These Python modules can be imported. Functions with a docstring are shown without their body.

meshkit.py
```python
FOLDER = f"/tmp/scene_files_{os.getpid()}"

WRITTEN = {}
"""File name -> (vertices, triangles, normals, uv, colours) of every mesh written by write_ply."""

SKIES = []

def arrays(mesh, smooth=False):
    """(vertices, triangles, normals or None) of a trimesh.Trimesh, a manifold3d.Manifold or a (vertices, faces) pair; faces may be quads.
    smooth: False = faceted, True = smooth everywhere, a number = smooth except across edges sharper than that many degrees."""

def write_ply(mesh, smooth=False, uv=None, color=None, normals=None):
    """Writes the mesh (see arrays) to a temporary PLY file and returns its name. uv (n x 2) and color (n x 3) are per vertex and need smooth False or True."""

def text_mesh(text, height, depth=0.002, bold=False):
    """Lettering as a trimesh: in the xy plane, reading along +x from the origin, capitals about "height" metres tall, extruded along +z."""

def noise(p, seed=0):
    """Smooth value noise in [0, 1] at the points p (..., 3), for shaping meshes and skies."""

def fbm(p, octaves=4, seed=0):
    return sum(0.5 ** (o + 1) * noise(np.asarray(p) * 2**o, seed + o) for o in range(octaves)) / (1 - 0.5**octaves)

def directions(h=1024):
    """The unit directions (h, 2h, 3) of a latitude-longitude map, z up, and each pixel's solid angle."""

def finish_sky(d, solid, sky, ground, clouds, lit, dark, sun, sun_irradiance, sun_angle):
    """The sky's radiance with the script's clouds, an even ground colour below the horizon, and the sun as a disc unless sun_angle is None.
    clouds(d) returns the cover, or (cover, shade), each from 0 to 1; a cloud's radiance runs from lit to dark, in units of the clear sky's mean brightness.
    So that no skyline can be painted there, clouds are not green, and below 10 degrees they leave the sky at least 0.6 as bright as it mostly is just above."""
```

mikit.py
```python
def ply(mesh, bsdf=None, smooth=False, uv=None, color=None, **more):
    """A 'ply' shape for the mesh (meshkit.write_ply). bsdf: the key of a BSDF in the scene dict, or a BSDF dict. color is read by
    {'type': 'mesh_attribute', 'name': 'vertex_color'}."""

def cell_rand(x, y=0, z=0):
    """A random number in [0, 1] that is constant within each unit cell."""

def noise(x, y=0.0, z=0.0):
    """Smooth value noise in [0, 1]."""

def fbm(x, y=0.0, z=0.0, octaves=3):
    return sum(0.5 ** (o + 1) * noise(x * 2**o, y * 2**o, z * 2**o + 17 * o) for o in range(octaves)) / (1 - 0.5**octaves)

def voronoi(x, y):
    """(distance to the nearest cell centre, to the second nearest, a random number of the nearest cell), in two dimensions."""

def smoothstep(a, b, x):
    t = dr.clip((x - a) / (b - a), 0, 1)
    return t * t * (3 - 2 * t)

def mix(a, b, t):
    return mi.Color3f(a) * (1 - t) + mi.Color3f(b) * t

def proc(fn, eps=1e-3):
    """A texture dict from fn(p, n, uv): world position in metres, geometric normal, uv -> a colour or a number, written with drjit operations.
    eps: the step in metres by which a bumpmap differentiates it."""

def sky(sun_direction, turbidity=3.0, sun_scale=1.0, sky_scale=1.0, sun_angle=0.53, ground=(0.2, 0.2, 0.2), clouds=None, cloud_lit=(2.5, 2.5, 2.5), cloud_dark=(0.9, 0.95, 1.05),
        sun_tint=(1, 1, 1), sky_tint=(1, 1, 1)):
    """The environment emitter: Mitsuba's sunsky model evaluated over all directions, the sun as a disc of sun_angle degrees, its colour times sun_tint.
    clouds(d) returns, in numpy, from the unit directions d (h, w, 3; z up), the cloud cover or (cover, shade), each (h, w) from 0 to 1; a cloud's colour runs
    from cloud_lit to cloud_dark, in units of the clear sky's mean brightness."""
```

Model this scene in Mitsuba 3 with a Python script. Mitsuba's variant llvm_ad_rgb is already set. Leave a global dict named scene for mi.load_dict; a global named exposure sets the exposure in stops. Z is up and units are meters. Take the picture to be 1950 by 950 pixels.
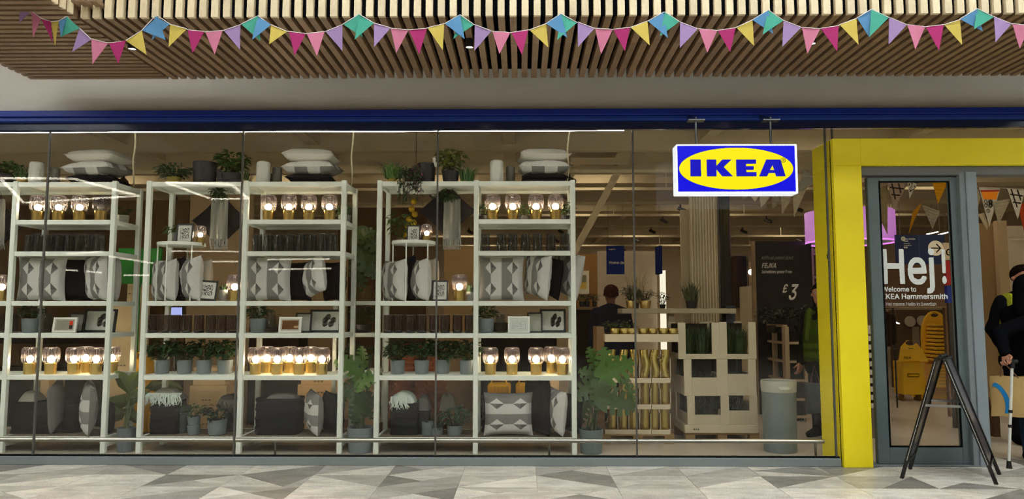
import math, random
import numpy as np, trimesh, mitsuba as mi, drjit as dr
import manifold3d as m3
from scipy.spatial import ConvexHull
import mikit, meshkit

# ------------------------------------------------------------------ camera, exposure, large lights
T = mi.ScalarTransform4f
F = 1400.0                                  # focal length in pixels of the 1950 x 950 frame
CAM = np.array([0.0, -6.89, 1.40])
YAW, PITCH = math.radians(0.75), math.radians(4.86)
FWD = np.array([-math.sin(YAW) * math.cos(PITCH), math.cos(YAW) * math.cos(PITCH), math.sin(PITCH)])
RGT = np.array([math.cos(YAW), math.sin(YAW), 0.0])
UPV = np.cross(RGT, FWD)
exposure = 2.0
scene, labels = {}, {}
scene['camera'] = {'type': 'perspective', 'fov': math.degrees(2 * math.atan(975 / F)), 'fov_axis': 'x', 'near_clip': 0.05, 'far_clip': 200.0,
                   'to_world': T().look_at(origin=CAM.tolist(), target=(CAM + FWD).tolist(), up=UPV.tolist())}
MALL_LIGHT = (1.76, 1.82, 1.73)             # long ceiling lights of the mall
SHOP_FILL = (1.38, 1.17, 0.86)               # warm fill panels added in the shop, out of view
DISPLAY_LIGHT = (4.4, 4.25, 3.6)             # strip behind the window head
BULB = (25.0, 21.5, 15.5)


def at(px, py, Y):
    """The place (x, z) on the upright plane y = Y that the photograph shows at a pixel."""
    d = FWD + RGT * (px - 975) / F + UPV * (475 - py) / F
    p = CAM + d * (Y - CAM[1]) / d[1]
    return float(p[0]), float(p[2])


def X(px, Y, py=600): return at(px, py, Y)[0]
def Z(py, Y, px=900): return at(px, py, Y)[1]
def P(px, py, Y):
    x, z = at(px, py, Y)
    return np.array([x, Y, z])


def S(r, g, b):
    """sRGB 0..255 to linear."""
    return tuple((c / 255 / 12.92) if c <= 10 else ((c / 255 + 0.055) / 1.055) ** 2.4 for c in (r, g, b))


# ------------------------------------------------------------------ materials
VC = {'type': 'mesh_attribute', 'name': 'vertex_color'}


def two(b): return {'type': 'twosided', 'bsdf': b}


scene['paint'] = two({'type': 'principled', 'base_color': VC, 'roughness': 0.45, 'specular': 0.4})
scene['matte'] = two({'type': 'diffuse', 'reflectance': VC})
scene['gloss'] = two({'type': 'principled', 'base_color': VC, 'roughness': 0.16, 'specular': 0.5})
scene['metal'] = two({'type': 'principled', 'base_color': VC, 'roughness': 0.27, 'metallic': 1.0})
scene['frost'] = {'type': 'principledthin', 'base_color': VC, 'diff_trans': 1.0, 'roughness': 0.6, 'spec_trans': 0.0}
scene['pane'] = {'type': 'thindielectric', 'int_ior': 1.29}
scene['smoke'] = {'type': 'thindielectric', 'int_ior': 1.45, 'specular_transmittance': VC}


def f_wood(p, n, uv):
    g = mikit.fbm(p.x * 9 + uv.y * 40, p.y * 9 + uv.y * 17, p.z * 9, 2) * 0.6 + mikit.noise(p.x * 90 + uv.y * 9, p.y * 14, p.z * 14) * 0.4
    brown = mikit.mix((0.235, 0.150, 0.088), (0.165, 0.100, 0.055), g)  # shaded copy of the oak: underside shade painted into the ceiling slats
    pale = mikit.mix((0.66, 0.57, 0.405), (0.50, 0.41, 0.27), g)  # lit copy of the same oak, for front and side slats
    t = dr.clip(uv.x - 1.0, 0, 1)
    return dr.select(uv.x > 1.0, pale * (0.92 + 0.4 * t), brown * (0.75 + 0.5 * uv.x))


def f_stone(p, n, uv):
    a = mikit.fbm(p.x * 7 + uv.y * 31, p.y * 16 + uv.y * 13, 0, 4)
    s = mikit.noise(p.x * 120, p.y * 150, uv.y * 50)
    warm = mikit.noise(p.x * 5 + 9, p.y * 9, uv.y * 77)
    return mikit.mix((1.0, 0.985, 0.93), (1.04, 0.97, 0.85), warm) * uv.x * (0.54 + 0.5 * a + 0.27 * s)


def f_quilt(p, n, uv):
    u, v = uv.x, uv.y
    a, b = u * 2 - dr.floor(u * 2), v * 2 - dr.floor(v * 2)
    cell = mikit.cell_rand(dr.floor(u * 2), dr.floor(v * 2 + 0.5), 3)
    base = dr.select(b > 0.5, 0.215 - 0.05 * cell, 0.54)
    diamond = (dr.abs(a - 0.5) / 0.31 + dr.abs(b - 0.5) / 0.26) < 1
    t = dr.select(diamond, dr.select(b > 0.5, 0.57, dr.select(a > 0.5, 0.115, 0.165)), base)
    weave = 0.9 + 0.2 * mikit.noise(u * 140, v * 140)
    return mi.Color3f(1.0, 0.995, 0.94) * t * weave


def f_concrete(p, n, uv):
    return mi.Color3f(0.42, 0.37, 0.30) * (0.75 + 0.4 * mikit.fbm(p.x * 1.1, p.y * 1.1, 0, 4) + 0.1 * mikit.noise(p.x * 60, p.y * 60))


def f_plaster(p, n, uv):
    return mi.Color3f(0.50, 0.475, 0.44) * (0.95 + 0.1 * mikit.fbm(p.x * 3, p.z * 3, p.y * 3, 3))


def f_print(p, n, uv):
    """A loose ink print: bands of strokes."""
    w = mikit.fbm(uv.x * 3 + 5, uv.y * 3, 1, 3)
    k = dr.sin(uv.x * 26 + uv.y * 15 + w * 26)
    return mikit.mix((0.66, 0.65, 0.60), (0.045, 0.045, 0.045), mikit.smoothstep(0.05, 0.45, k))


def prin(fn, rough, **k): return two({'type': 'principled', 'base_color': mikit.proc(fn), 'roughness': rough, **k})


scene['wood'] = prin(f_wood, 0.5)
scene['stone'] = prin(f_stone, 0.33, specular=0.4)
scene['quilt'] = two({'type': 'diffuse', 'reflectance': mikit.proc(f_quilt)})
scene['concrete'] = prin(f_concrete, 0.3, specular=0.4)
scene['plaster'] = two({'type': 'diffuse', 'reflectance': mikit.proc(f_plaster)})
scene['print'] = two({'type': 'diffuse', 'reflectance': mikit.proc(f_print)})

# ------------------------------------------------------------------ names, labels, meshes
used = {}


def numbered(name):
    n = used.get(name, -1) + 1
    used[name] = n
    return name if n == 0 else f'{name}_{n:03d}'


def tag(key, label, cat=None, group=None, kind=None):
    d = {'label': label}
    if len(label.split()) > 16: print('long label:', label)
    if cat: d['category'] = cat
    if group: d['group'] = group
    if kind: d['kind'] = kind
    labels[key] = d
    return key


def thing(name, label, cat, group=None):
    key = numbered(name)
    return tag(key, label, cat, group)


class MB:
    """Collects triangles of one mesh with a colour and a uv per vertex."""
    def __init__(self, c=(0.5, 0.5, 0.5)):
        self.v, self.f, self.c, self.u, self.n, self.col = [], [], [], [], 0, c

    def add(self, v, f, c=None, uv=None):
        v = np.asarray(v, float).reshape(-1, 3)
        f = np.asarray(f, int)
        if f.shape[1] == 4: f = np.vstack([f[:, [0, 1, 2]], f[:, [0, 2, 3]]])
        self.v.append(v); self.f.append(f + self.n); self.n += len(v)
        c = self.col if c is None else c
        self.c.append(np.broadcast_to(np.asarray(c, float), (len(v), 3)))
        self.u.append(np.broadcast_to(np.asarray((0.5, 0.5) if uv is None else uv, float), (len(v), 2)))
        return self

    def box(self, x0, x1, y0, y1, z0, z1, c=None, ch=0.0, uv=None):
        x0, x1, y0, y1, z0, z1 = min(x0, x1), max(x0, x1), min(y0, y1), max(y0, y1), min(z0, z1), max(z0, z1)
        return self.obox(((x0 + x1) / 2, (y0 + y1) / 2, (z0 + z1) / 2), ((x1 - x0) / 2, (y1 - y0) / 2, (z1 - z0) / 2), np.eye(3), c, ch, uv)

    def obox(self, o, h, R, c=None, ch=0.0, uv=None):
        """Box at o with half sizes h along the rows of R, its edges chamfered by ch."""
        o, R, h = np.asarray(o, float), np.asarray(R, float), np.asarray(h, float)
        s = np.array([[a, b, d] for a in (-1, 1) for b in (-1, 1) for d in (-1, 1)], float)
        if ch <= 0:
            f = [[0, 1, 3, 2], [4, 6, 7, 5], [0, 4, 5, 1], [2, 3, 7, 6], [0, 2, 6, 4], [1, 5, 7, 3]]
            v = np.vstack([(s * h)[q] for q in f]); f = np.arange(24).reshape(6, 4)
        else:
            pts = np.vstack([s * np.where(np.arange(3) == k, h, h - ch) for k in range(3)])
            hull = ConvexHull(pts)
            f = hull.simplices.copy()
            ctr = np.cross(pts[f[:, 1]] - pts[f[:, 0]], pts[f[:, 2]] - pts[f[:, 0]])
            flip = (ctr * hull.equations[:, :3]).sum(1) < 0
            f[flip] = f[flip][:, ::-1]
            v = pts
        return self.add(v @ R + o, f, c, uv)

    def bar(self, a, b, w, t, c=None, up=(0, 0, 1), ch=0.0, uv=None):
        """A straight bar from a to b, w wide and t deep."""
        a, b = np.asarray(a, float), np.asarray(b, float)
        L = np.linalg.norm(b - a); z = (b - a) / L
        x = np.cross(up, z)
        if np.linalg.norm(x) < 1e-6: x = np.array([1.0, 0, 0])
        x /= np.linalg.norm(x)
        return self.obox((a + b) / 2, (w / 2, t / 2, L / 2), np.array([x, np.cross(z, x), z]), c, ch, uv)

    def tube(self, pts, r, n=8, c=None, cap=True):
        pts = np.asarray(pts, float)
        r = np.broadcast_to(np.asarray(r, float), (len(pts),))
        t = np.gradient(pts, axis=0); t /= np.linalg.norm(t, axis=1, keepdims=True) + 1e-12
        ref = np.array([0, 0, 1.0]) if abs(t[:, 2]).mean() < 0.85 else np.array([1.0, 0, 0])
        a = np.cross(t, ref); a /= np.linalg.norm(a, axis=1, keepdims=True) + 1e-12
        b = np.cross(t, a)
        an = np.arange(n) * 2 * np.pi / n
        v = pts[:, None] + r[:, None, None] * (np.cos(an)[None, :, None] * a[:, None] + np.sin(an)[None, :, None] * b[:, None])
        k = len(pts)
        f = [[i * n + j, i * n + (j + 1) % n, (i + 1) * n + (j + 1) % n, (i + 1) * n + j] for i in range(k - 1) for j in range(n)]
        self.add(v.reshape(-1, 3), f, c)
        if cap:
            for i in (0, k - 1):
                self.add(np.vstack([v[i], pts[i]]), [[j, (j + 1) % n, n] for j in range(n)], c)
        return self

    def lathe(self, prof, n=20, o=(0, 0, 0), c=None, sharp=38, flute=0.0, cols=None):
        """A profile of (radius, height) turned about the upright axis through o; corners sharper than sharp degrees stay crisp."""
        prof = np.asarray(prof, float)
        d = np.diff(prof, axis=0); ang = np.degrees(np.arctan2(d[:, 1], d[:, 0]))
        cuts = [0] + [i + 1 for i in range(len(ang) - 1) if abs((ang[i + 1] - ang[i] + 180) % 360 - 180) > sharp] + [len(prof) - 1]
        an = np.arange(n) * 2 * np.pi / n
        wob = 1 + flute * np.where(np.arange(n) % 2, 1, -1)
        for s, e in zip(cuts[:-1], cuts[1:]):
            q = prof[s:e + 1]
            v = np.stack([q[:, :1] * np.cos(an) * wob, q[:, :1] * np.sin(an) * wob, np.repeat(q[:, 1:], n, 1)], -1).reshape(-1, 3) + np.asarray(o)
            k = len(q)
            f = [[i * n + j, i * n + (j + 1) % n, (i + 1) * n + (j + 1) % n, (i + 1) * n + j] for i in range(k - 1) for j in range(n)]
            cc = c if cols is None else np.repeat(np.asarray(cols, float)[s:e + 1], n, 0)
            self.add(v, f, cc)
        return self

    def mesh(self, m, c=None, M=None):
        v, f = (np.asarray(m.vertices), np.asarray(m.faces)) if hasattr(m, 'vertices') else m
        if M is not None: v = v @ np.asarray(M)[:3, :3].T + np.asarray(M)[:3, 3]
        return self.add(v, f, c)

    def move(self, M):
        M = np.asarray(M, float)
        self.v = [v @ M[:3, :3].T + M[:3, 3] for v in self.v]
        return self

    def arr(self): return np.vstack(self.v), np.vstack(self.f), np.vstack(self.c), np.vstack(self.u)

    def ply(self, bsdf, smooth=False, **more):
        v, f, c, u = self.arr()
        a = {'color': c} if bsdf in ('paint', 'matte', 'gloss', 'metal', 'smoke', 'frost') else {'uv': u} if bsdf in ('wood', 'stone', 'quilt', 'print') else {}
        return mikit.ply((v, f), bsdf, smooth, **a, **more)


def put(key, shape, **more):
    if key in scene: raise ValueError('twice: ' + key)
    scene[key] = {**shape, **more}
    return key


def part(parent, name, mb, bsdf='paint', smooth=False, label=None, **more):
    """One entry under its holder, numbered when the name is taken."""
    key = numbered(f'{parent}__{name}')
    put(key, mb if isinstance(mb, dict) else mb.ply(bsdf, smooth), **more)
    if label: labels[key] = {'label': label}
    return key


def solo(name, label, cat, mb, bsdf='paint', smooth=False, group=None, **more):
    key = thing(name, label, cat, group)
    put(key, mb if isinstance(mb, dict) else mb.ply(bsdf, smooth), **more)
    return key


def struct(name, mb, bsdf='paint', smooth=False, label=None):
    put(name, mb.ply(bsdf, smooth))
    labels[name] = {'kind': 'structure'}
    if label: labels[name]['label'] = label
    return name


def stuff_part(parent, name, mb, bsdf='paint', smooth=False):
    key = part(parent, name, mb, bsdf, smooth)
    labels[key] = {'kind': 'stuff'}
    return key


def glow(rgb, weight=1.0, screen=True):
    """An area light; screen: rgb is how bright it shows in the picture, else its radiance."""
    return {'type': 'area', 'radiance': {'type': 'rgb', 'value': [float(q) * (2.0 ** -exposure if screen else 1) for q in rgb]}, 'sampling_weight': float(weight)}


def M4(o=(0, 0, 0), yaw=0.0, tilt=0.0, roll=0.0, s=1.0):
    """Turn by roll about y, tilt about x (top away when positive), yaw about z, then move; degrees."""
    r = trimesh.transformations.rotation_matrix
    m = r(math.radians(yaw), [0, 0, 1]) @ r(math.radians(-tilt), [1, 0, 0]) @ r(math.radians(roll), [0, 1, 0])
    if np.ndim(s) or s != 1.0: m = m @ np.diag([*np.broadcast_to(s, 3), 1.0])
    m[:3, 3] = o
    return m


def TW(M): return T(np.asarray(M, float).tolist())


def letters(text, height, o, c, depth=0.002, bold=False, shear=0.0, mb=None, width=None, R=None):
    """Raised lettering on an upright face that looks towards -y; o: the left end of the base line."""
    m = meshkit.text_mesh(text, height, depth, bold)
    v = np.array(m.vertices)
    if width: v[:, 0] *= width / (v[:, 0].max())
    v[:, 0] += shear * v[:, 1]
    v = np.stack([v[:, 0], -v[:, 2], v[:, 1]], 1)
    if R is not None: v = v @ np.asarray(R).T
    mb = mb or MB()
    return mb.add(v + np.asarray(o), m.faces, c)


def extrude(poly, depth, o=(0, 0, 0)):
    """A shapely outline in x, z as a plate that reaches from y = 0 to -depth."""
    out = []
    for g in getattr(poly, 'geoms', [poly]):
        m = trimesh.creation.extrude_polygon(g, depth, engine='earcut')
        v = np.array(m.vertices)
        out.append((np.stack([v[:, 0], -v[:, 2], v[:, 1]], 1) + np.asarray(o), np.array(m.faces)))
    n, V, Fa = 0, [], []
    for v, f in out:
        V.append(v); Fa.append(f + n); n += len(v)
    return np.vstack(V), np.vstack(Fa)


ORD = 'first second third fourth fifth sixth seventh eighth ninth tenth eleventh twelfth'.split()
# ------------------------------------------------------------------ the mall: floor tiles, walls, ceiling, lights
GREY = S(120, 128, 131)
YF = -0.35                                  # slat canopy: far end, underside, front face
ZC = Z(147.5, YF, 993)
YN = CAM[1] + (ZC - CAM[2]) / (Z(29.5, 0.0, 993) - CAM[2]) * -CAM[1]


def rect(mb, a, b, c_, d, c=None): return mb.add([a, b, c_, d], [[0, 1, 2, 3]], c)


m = MB(S(192, 186, 174)); rect(m, (-16, -18, -0.006), (16, -18, -0.006), (16, 0.0, -0.006), (-16, 0.0, -0.006))
struct('floor', m, 'paint', label='pale stone floor of the mall laid in a mosaic of triangles')

rng = random.Random(5)
GX0, GP, GR = 0.124, 0.639, 0.43
TONES = {'w': 0.62, 'l': 0.50, 'm': 0.36, 'd': 0.215, 'k': 0.165, 't': 0.42}
# cells that the photograph shows clearly: (column, row) -> list of (corners in cell units, tone); u to the right, v away from the shop
tri = lambda a, b, c_, t: ([a, b, c_], t)
CELLS = {
    (-8, 0) : [tri((0, 0), (1, 0), (0.55, 1), 'd'), tri((0, 0), (0.55, 1), (0, 1), 'l'), tri((1, 0), (1, 1), (0.55, 1), 'l')],
    (-7, 0) : [([(0, 0), (1, 0), (0.0, 1)], 'l'), tri((1, 0), (1, 1), (0, 1), 'm')],
    (-8, 1) : [tri((0, 0), (0.55, 0), (0, 1), 'k'), ([(0.55, 0), (1, 0), (1, 0.5), (0, 1)], 'm'), tri((1, 0.5), (1, 1), (0, 1), 'l')],
    (-7, 1) : [tri((0, 0), (1, 0), (0, 1), 't'), tri((1, 0), (1, 1), (0, 1), 'w')],
    (-6, 0) : [tri((0, 0), (1, 0), (1, 1), 'd'), tri((0, 0), (1, 1), (0, 1), 'm')],
    (-6, 1) : [tri((0, 0), (1, 0), (0, 1), 'w'), tri((1, 0), (1, 1), (0, 1), 'l')],
    (-5, 0) : [([(0, 0), (1, 0), (1, 1), (0, 1)], 'l')],
    (-5, 1) : [tri((0, 0), (1, 0), (0, 1), 'd'), tri((1, 0), (1, 1), (0.5, 0.5), 'l'), tri((0, 1), (0.5, 0.5), (1, 1), 't')],
    (-4, 0) : [tri((0, 1), (1, 0), (1, 1), 'd'), tri((0, 0), (1, 0), (0, 1), 'l')],
    (-4, 1) : [tri((0, 0), (1, 0), (0.8, 1), 'd'), tri((0, 0), (0.8, 1), (0, 1), 'l'), tri((1, 0), (1, 1), (0.8, 1), 'm')],
    (-2, 0): [tri((0, 0), (0.45, 0.5), (0, 1), 'd'), tri((0, 0), (1, 0), (0.45, 0.5), 'm'), ([(1, 0), (1, 1), (0, 1), (0.45, 0.5)], 'l')],
    (-2, 1): [tri((0, 0), (0.5, 0.5), (0, 1), 'd'), tri((0, 0), (1, 0), (0.5, 0.5), 'l'), ([(1, 0), (1, 1), (0, 1), (0.5, 0.5)], 'm')],
    (-2, 2): [tri((0, 0), (0.5, 0.5), (0, 1), 't'), tri((0, 0), (1, 0), (0.5, 0.5), 'm'), tri((1, 0), (1, 1), (0.5, 0.5), 'd'), tri((0, 1), (0.5, 0.5), (1, 1), 'w')],
    (-1, 0): [([(0, 0), (1, 0), (1, 1), (0, 1)], 'l')],
    (-1, 1): [tri((0, 0), (1, 0), (0.5, 0.45), 't'), tri((0, 0), (0.5, 0.45), (0, 1), 'l'), ([(1, 0), (1, 1), (0, 1), (0.5, 0.45)], 'w')],
    (-1, 2): [tri((0, 0), (1, 0), (0.5, 0.45), 't'), tri((0, 0), (0.5, 0.45), (0, 1), 'w'), ([(1, 0), (1, 1), (0, 1), (0.5, 0.45)], 'l')],
    (0, 0): [tri((0, 0), (1, 0), (0.5, 0.5), 'm'), tri((1, 0), (1, 1), (0.5, 0.5), 'l'), tri((0, 1), (0.5, 0.5), (1, 1), 'd'), tri((0, 0), (0.5, 0.5), (0, 1), 'm')],
    (0, 1): [tri((0, 0), (1, 0), (1, 1), 'd'), tri((0, 0), (1, 1), (0, 1), 'l')],
    (0, 2): [tri((0, 0), (1, 0), (0.5, 0.5), 'l'), tri((1, 0), (1, 1), (0.5, 0.5), 'w'), tri((0, 1), (0.5, 0.5), (1, 1), 'd'), tri((0, 0), (0.5, 0.5), (0, 1), 'l')],
    (1, 0): [tri((0, 1), (1, 0), (1, 1), 'm'), tri((0, 0), (1, 0), (0, 1), 'l')],
    (1, 1): [tri((0, 1), (1, 1), (0.5, 0.45), 't'), ([(0, 0), (1, 0), (1, 1), (0.5, 0.45), (0, 1)], 'l')],
    (2, 1): [tri((0, 0), (1, 0), (0, 1), 't'), tri((1, 0), (1, 1), (0, 1), 'w')],
    (3, 0): [tri((0, 0.5), (0.9, 0), (1, 1), 'd'), tri((0, 0), (0.9, 0), (0, 0.5), 'l'), tri((0, 0.5), (1, 1), (0, 1), 'l'), tri((0.9, 0), (1, 0), (1, 1), 'm')],
    (3, 1): [tri((0, 0), (1, 0), (0, 1), 'd'), tri((1, 0), (1, 1), (0, 1), 'l')],
    (2, 0): [tri((0, 1), (1, 0), (1, 1), 'm'), tri((0, 0), (1, 0), (0, 1), 'l')],
    (4, 1): [([(0, 0), (1, 0), (0.3, 1), (0, 1)], 'm'), tri((1, 0), (1, 1), (0.3, 1), 'd')],
}
tile_no = 0
for r in range(-1, 9):
    for k in range(-8, 9):
        x0, y0 = GX0 + GP * k, -GR * r
        cell = CELLS.get((k, r))
        if cell is None:
            a, b, c_, d, e = (0, 0), (1, 0), (1, 1), (0, 1), (0.5, 0.5)
            t = [rng.choice('wwllllmmmddt') for _ in range(4)]
            cell = rng.choice([[([a, b, c_, d], rng.choice('wll'))], [tri(a, b, d, t[0]), tri(b, c_, d, t[1])], [tri(a, b, c_, t[0]), tri(a, c_, d, t[1])],
                               [tri(a, b, e, t[0]), tri(b, c_, e, t[1]), tri(c_, d, e, t[2]), tri(d, a, e, t[3])],
                               [tri(a, b, e, t[0]), ([b, c_, d, e], t[1]), tri(a, e, d, t[2])]])
        if y0 - GR < -3.2 or (r < 0 and x0 < 2.4): continue
        for poly, tone in cell:
            q = np.array([(x0 + u * GP, y0 - v * GR) for u, v in poly])
            ctr = q.mean(0)
            q = ctr + (q - ctr) * (1 - 0.0028 / np.maximum(np.linalg.norm(q - ctr, axis=1, keepdims=True), 0.05))
            if len(q) and (q[1, 0] - q[0, 0]) * (q[2, 1] - q[0, 1]) < (q[1, 1] - q[0, 1]) * (q[2, 0] - q[0, 0]): q = q[::-1]
            n = len(q); mb = MB(); uv = (TONES[tone] * rng.uniform(0.92, 1.08), rng.random())
            h = 0.0004 * rng.random()
            top, low = np.c_[q, np.full(n, h)], np.c_[q, np.full(n, -0.005)]
            mb.add(top, [[0, i, i + 1] for i in range(1, n - 1)], uv=uv)
            for i in range(n):
                j = (i + 1) % n
                mb.add([top[i], low[i], low[j], top[j]], [[0, 1, 2, 3]], uv=uv)
            part('floor', 'tile', mb, 'stone')
            tile_no += 1

# the mall's other walls and ceiling, behind the camera
m = MB(S(158, 140, 120)); rect(m, (-16, -18, 0), (16, -18, 0), (16, -18, 6), (-16, -18, 6)); struct('wall_opposite', m, 'matte')
m = MB(S(190, 182, 170)); rect(m, (-16, -18, 0), (-16, 0, 0), (-16, 0, 6), (-16, -18, 6)); struct('wall_left', m, 'matte')
m = MB(S(190, 182, 170)); rect(m, (16, -18, 0), (16, 0, 0), (16, 0, 6), (16, -18, 6)); struct('wall_right', m, 'matte')
m = MB(S(205, 200, 190)); rect(m, (-16, -18, 6), (16, -18, 6), (16, 0, 6), (-16, 0, 6)); struct('ceiling', m, 'matte')
for i, (yy, w) in enumerate([(-3.2, 1.0), (-5.7, 1.0), (-8.4, 1.0)]):
    k = thing('ceiling_light', f'long flat white ceiling light over the mall walkway, {ORD[i]} from the shopfront', 'light', 'mall ceiling lights')
    m = MB((0.8, 0.8, 0.8)); m.box(-11.03, 11.03, yy - 0.48, yy + 0.48, 5.56, 5.62); m.box(-8, -7.9, yy, yy + .03, 5.6, 6); m.box(7.9, 8, yy, yy + .03, 5.6, 6)
    part(k, 'housing', m)
    m = MB(); rect(m, (-11, yy - 0.45, 5.555), (-11, yy + 0.45, 5.555), (11, yy + 0.45, 5.555), (11, yy - 0.45, 5.555))
    part(k, 'diffuser', m, None, emitter=glow(MALL_LIGHT, 8, False))

# ------------------------------------------------------------------ shopfront: bulkhead, fascia, sill, panes
m = MB(); m.box(-9, 9, -0.03, 0.10, Z(210, -0.03), 6.0); struct('wall_bulkhead', m, 'plaster', label='grey plaster bulkhead above the blue fascia')
NAVY, NAVY2 = S(0, 34, 128), S(30, 44, 88)
k = 'trim_fascia'
m = MB(NAVY); m.box(-9, 9, -0.13, 0.1, Z(219, -0.13), Z(207.5, -0.13), ch=0.004); m.box(-9, 9, -0.105, 0.1, Z(228, -0.105), Z(219, -0.13) - 0.002, c=S(16, 50, 132), ch=0.004)
struct(k, m, 'paint', label='dark blue metal fascia running above the shop window')
m = MB(S(18, 28, 62)); m.box(-9, 9, -0.045, 0.014, Z(246, -0.045), Z(230, -0.045), ch=0.003); part(k, 'head_frame', m, 'gloss')
m = MB(GREY); m.box(-9, 2.9, -0.045, 0.06, 0, 0.073, ch=0.004); struct('sill', m, 'paint', label='low grey metal sill under the shop window')
labels['sill']['kind'] = 'structure'
m = MB(S(30, 32, 34)); m.box(-9, 2.9, -0.012, 0.03, 0.073, 0.085); part('sill', 'gasket', m, 'matte')
ZT = Z(246, -0.0)
joints = [-9.0] + [X(px, 0.0, 600) for px in (-300, 77, 453, 831, 1209.5, 1583)] + [X(1597, 0, 600)]
for i, (a, b) in enumerate(zip(joints[:-1], joints[1:])):
    m = MB(); rect(m, (a + 0.004, 0, 0.084), (b - 0.004, 0, 0.084), (b - 0.004, 0, ZT + 0.01), (a + 0.004, 0, ZT + 0.01))
    struct(f'window_{i + 1}', m, 'pane', label='clear frameless glass pane of the shop window')
    m = MB(S(78, 78, 74)); m.box(b - 0.0075, b + 0.0075, -0.008, 0.012, 0.084, ZT); part(f'window_{i + 1}', 'joint', m, 'paint')
# panes above the yellow portal
m = MB(); rect(m, (2.78, 0, 2.93), (9, 0, 2.93), (9, 0, ZT + 0.01), (2.78, 0, ZT + 0.01)); struct('window_8', m, 'pane')

# ------------------------------------------------------------------ slat canopy
rng = random.Random(11)
PITCH_S, SW = 0.0866, 0.050
XL = X(140, YN, 33) + 0.02                   # where the side wing begins
XW0 = X(55, YF, 152)
k = thing('slat_canopy', 'oak slat ceiling canopy with light vertical front slats over the shopfront', 'slat ceiling')
m = MB(S(16, 18, 22)); m.box(XL - 0.02, 5.6, YN + 0.05, YF + 0.01, ZC + 0.085, ZC + 0.10); m.box(XL + 0.03, 5.6, YN + 0.045, YN + 0.06, ZC + 0.02, 5.9)
m.box(XW0, XL - 0.02, -4.6, YF + 0.01, ZC + 0.085, ZC + 0.10); m.box(XL - 0.04, XL - 0.025, -4.6, YN, ZC + 0.05, 5.9)
part(k, 'backing_panel', m, 'matte')
i, x = 0, XL + 0.03
YJ = YN + (YF - YN) * 0.40
def uvw(a=0.0): return (rng.uniform(0.15, 0.75) + a, rng.random())  # raised tone picks the lit oak copy, otherwise the shaded one
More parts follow.
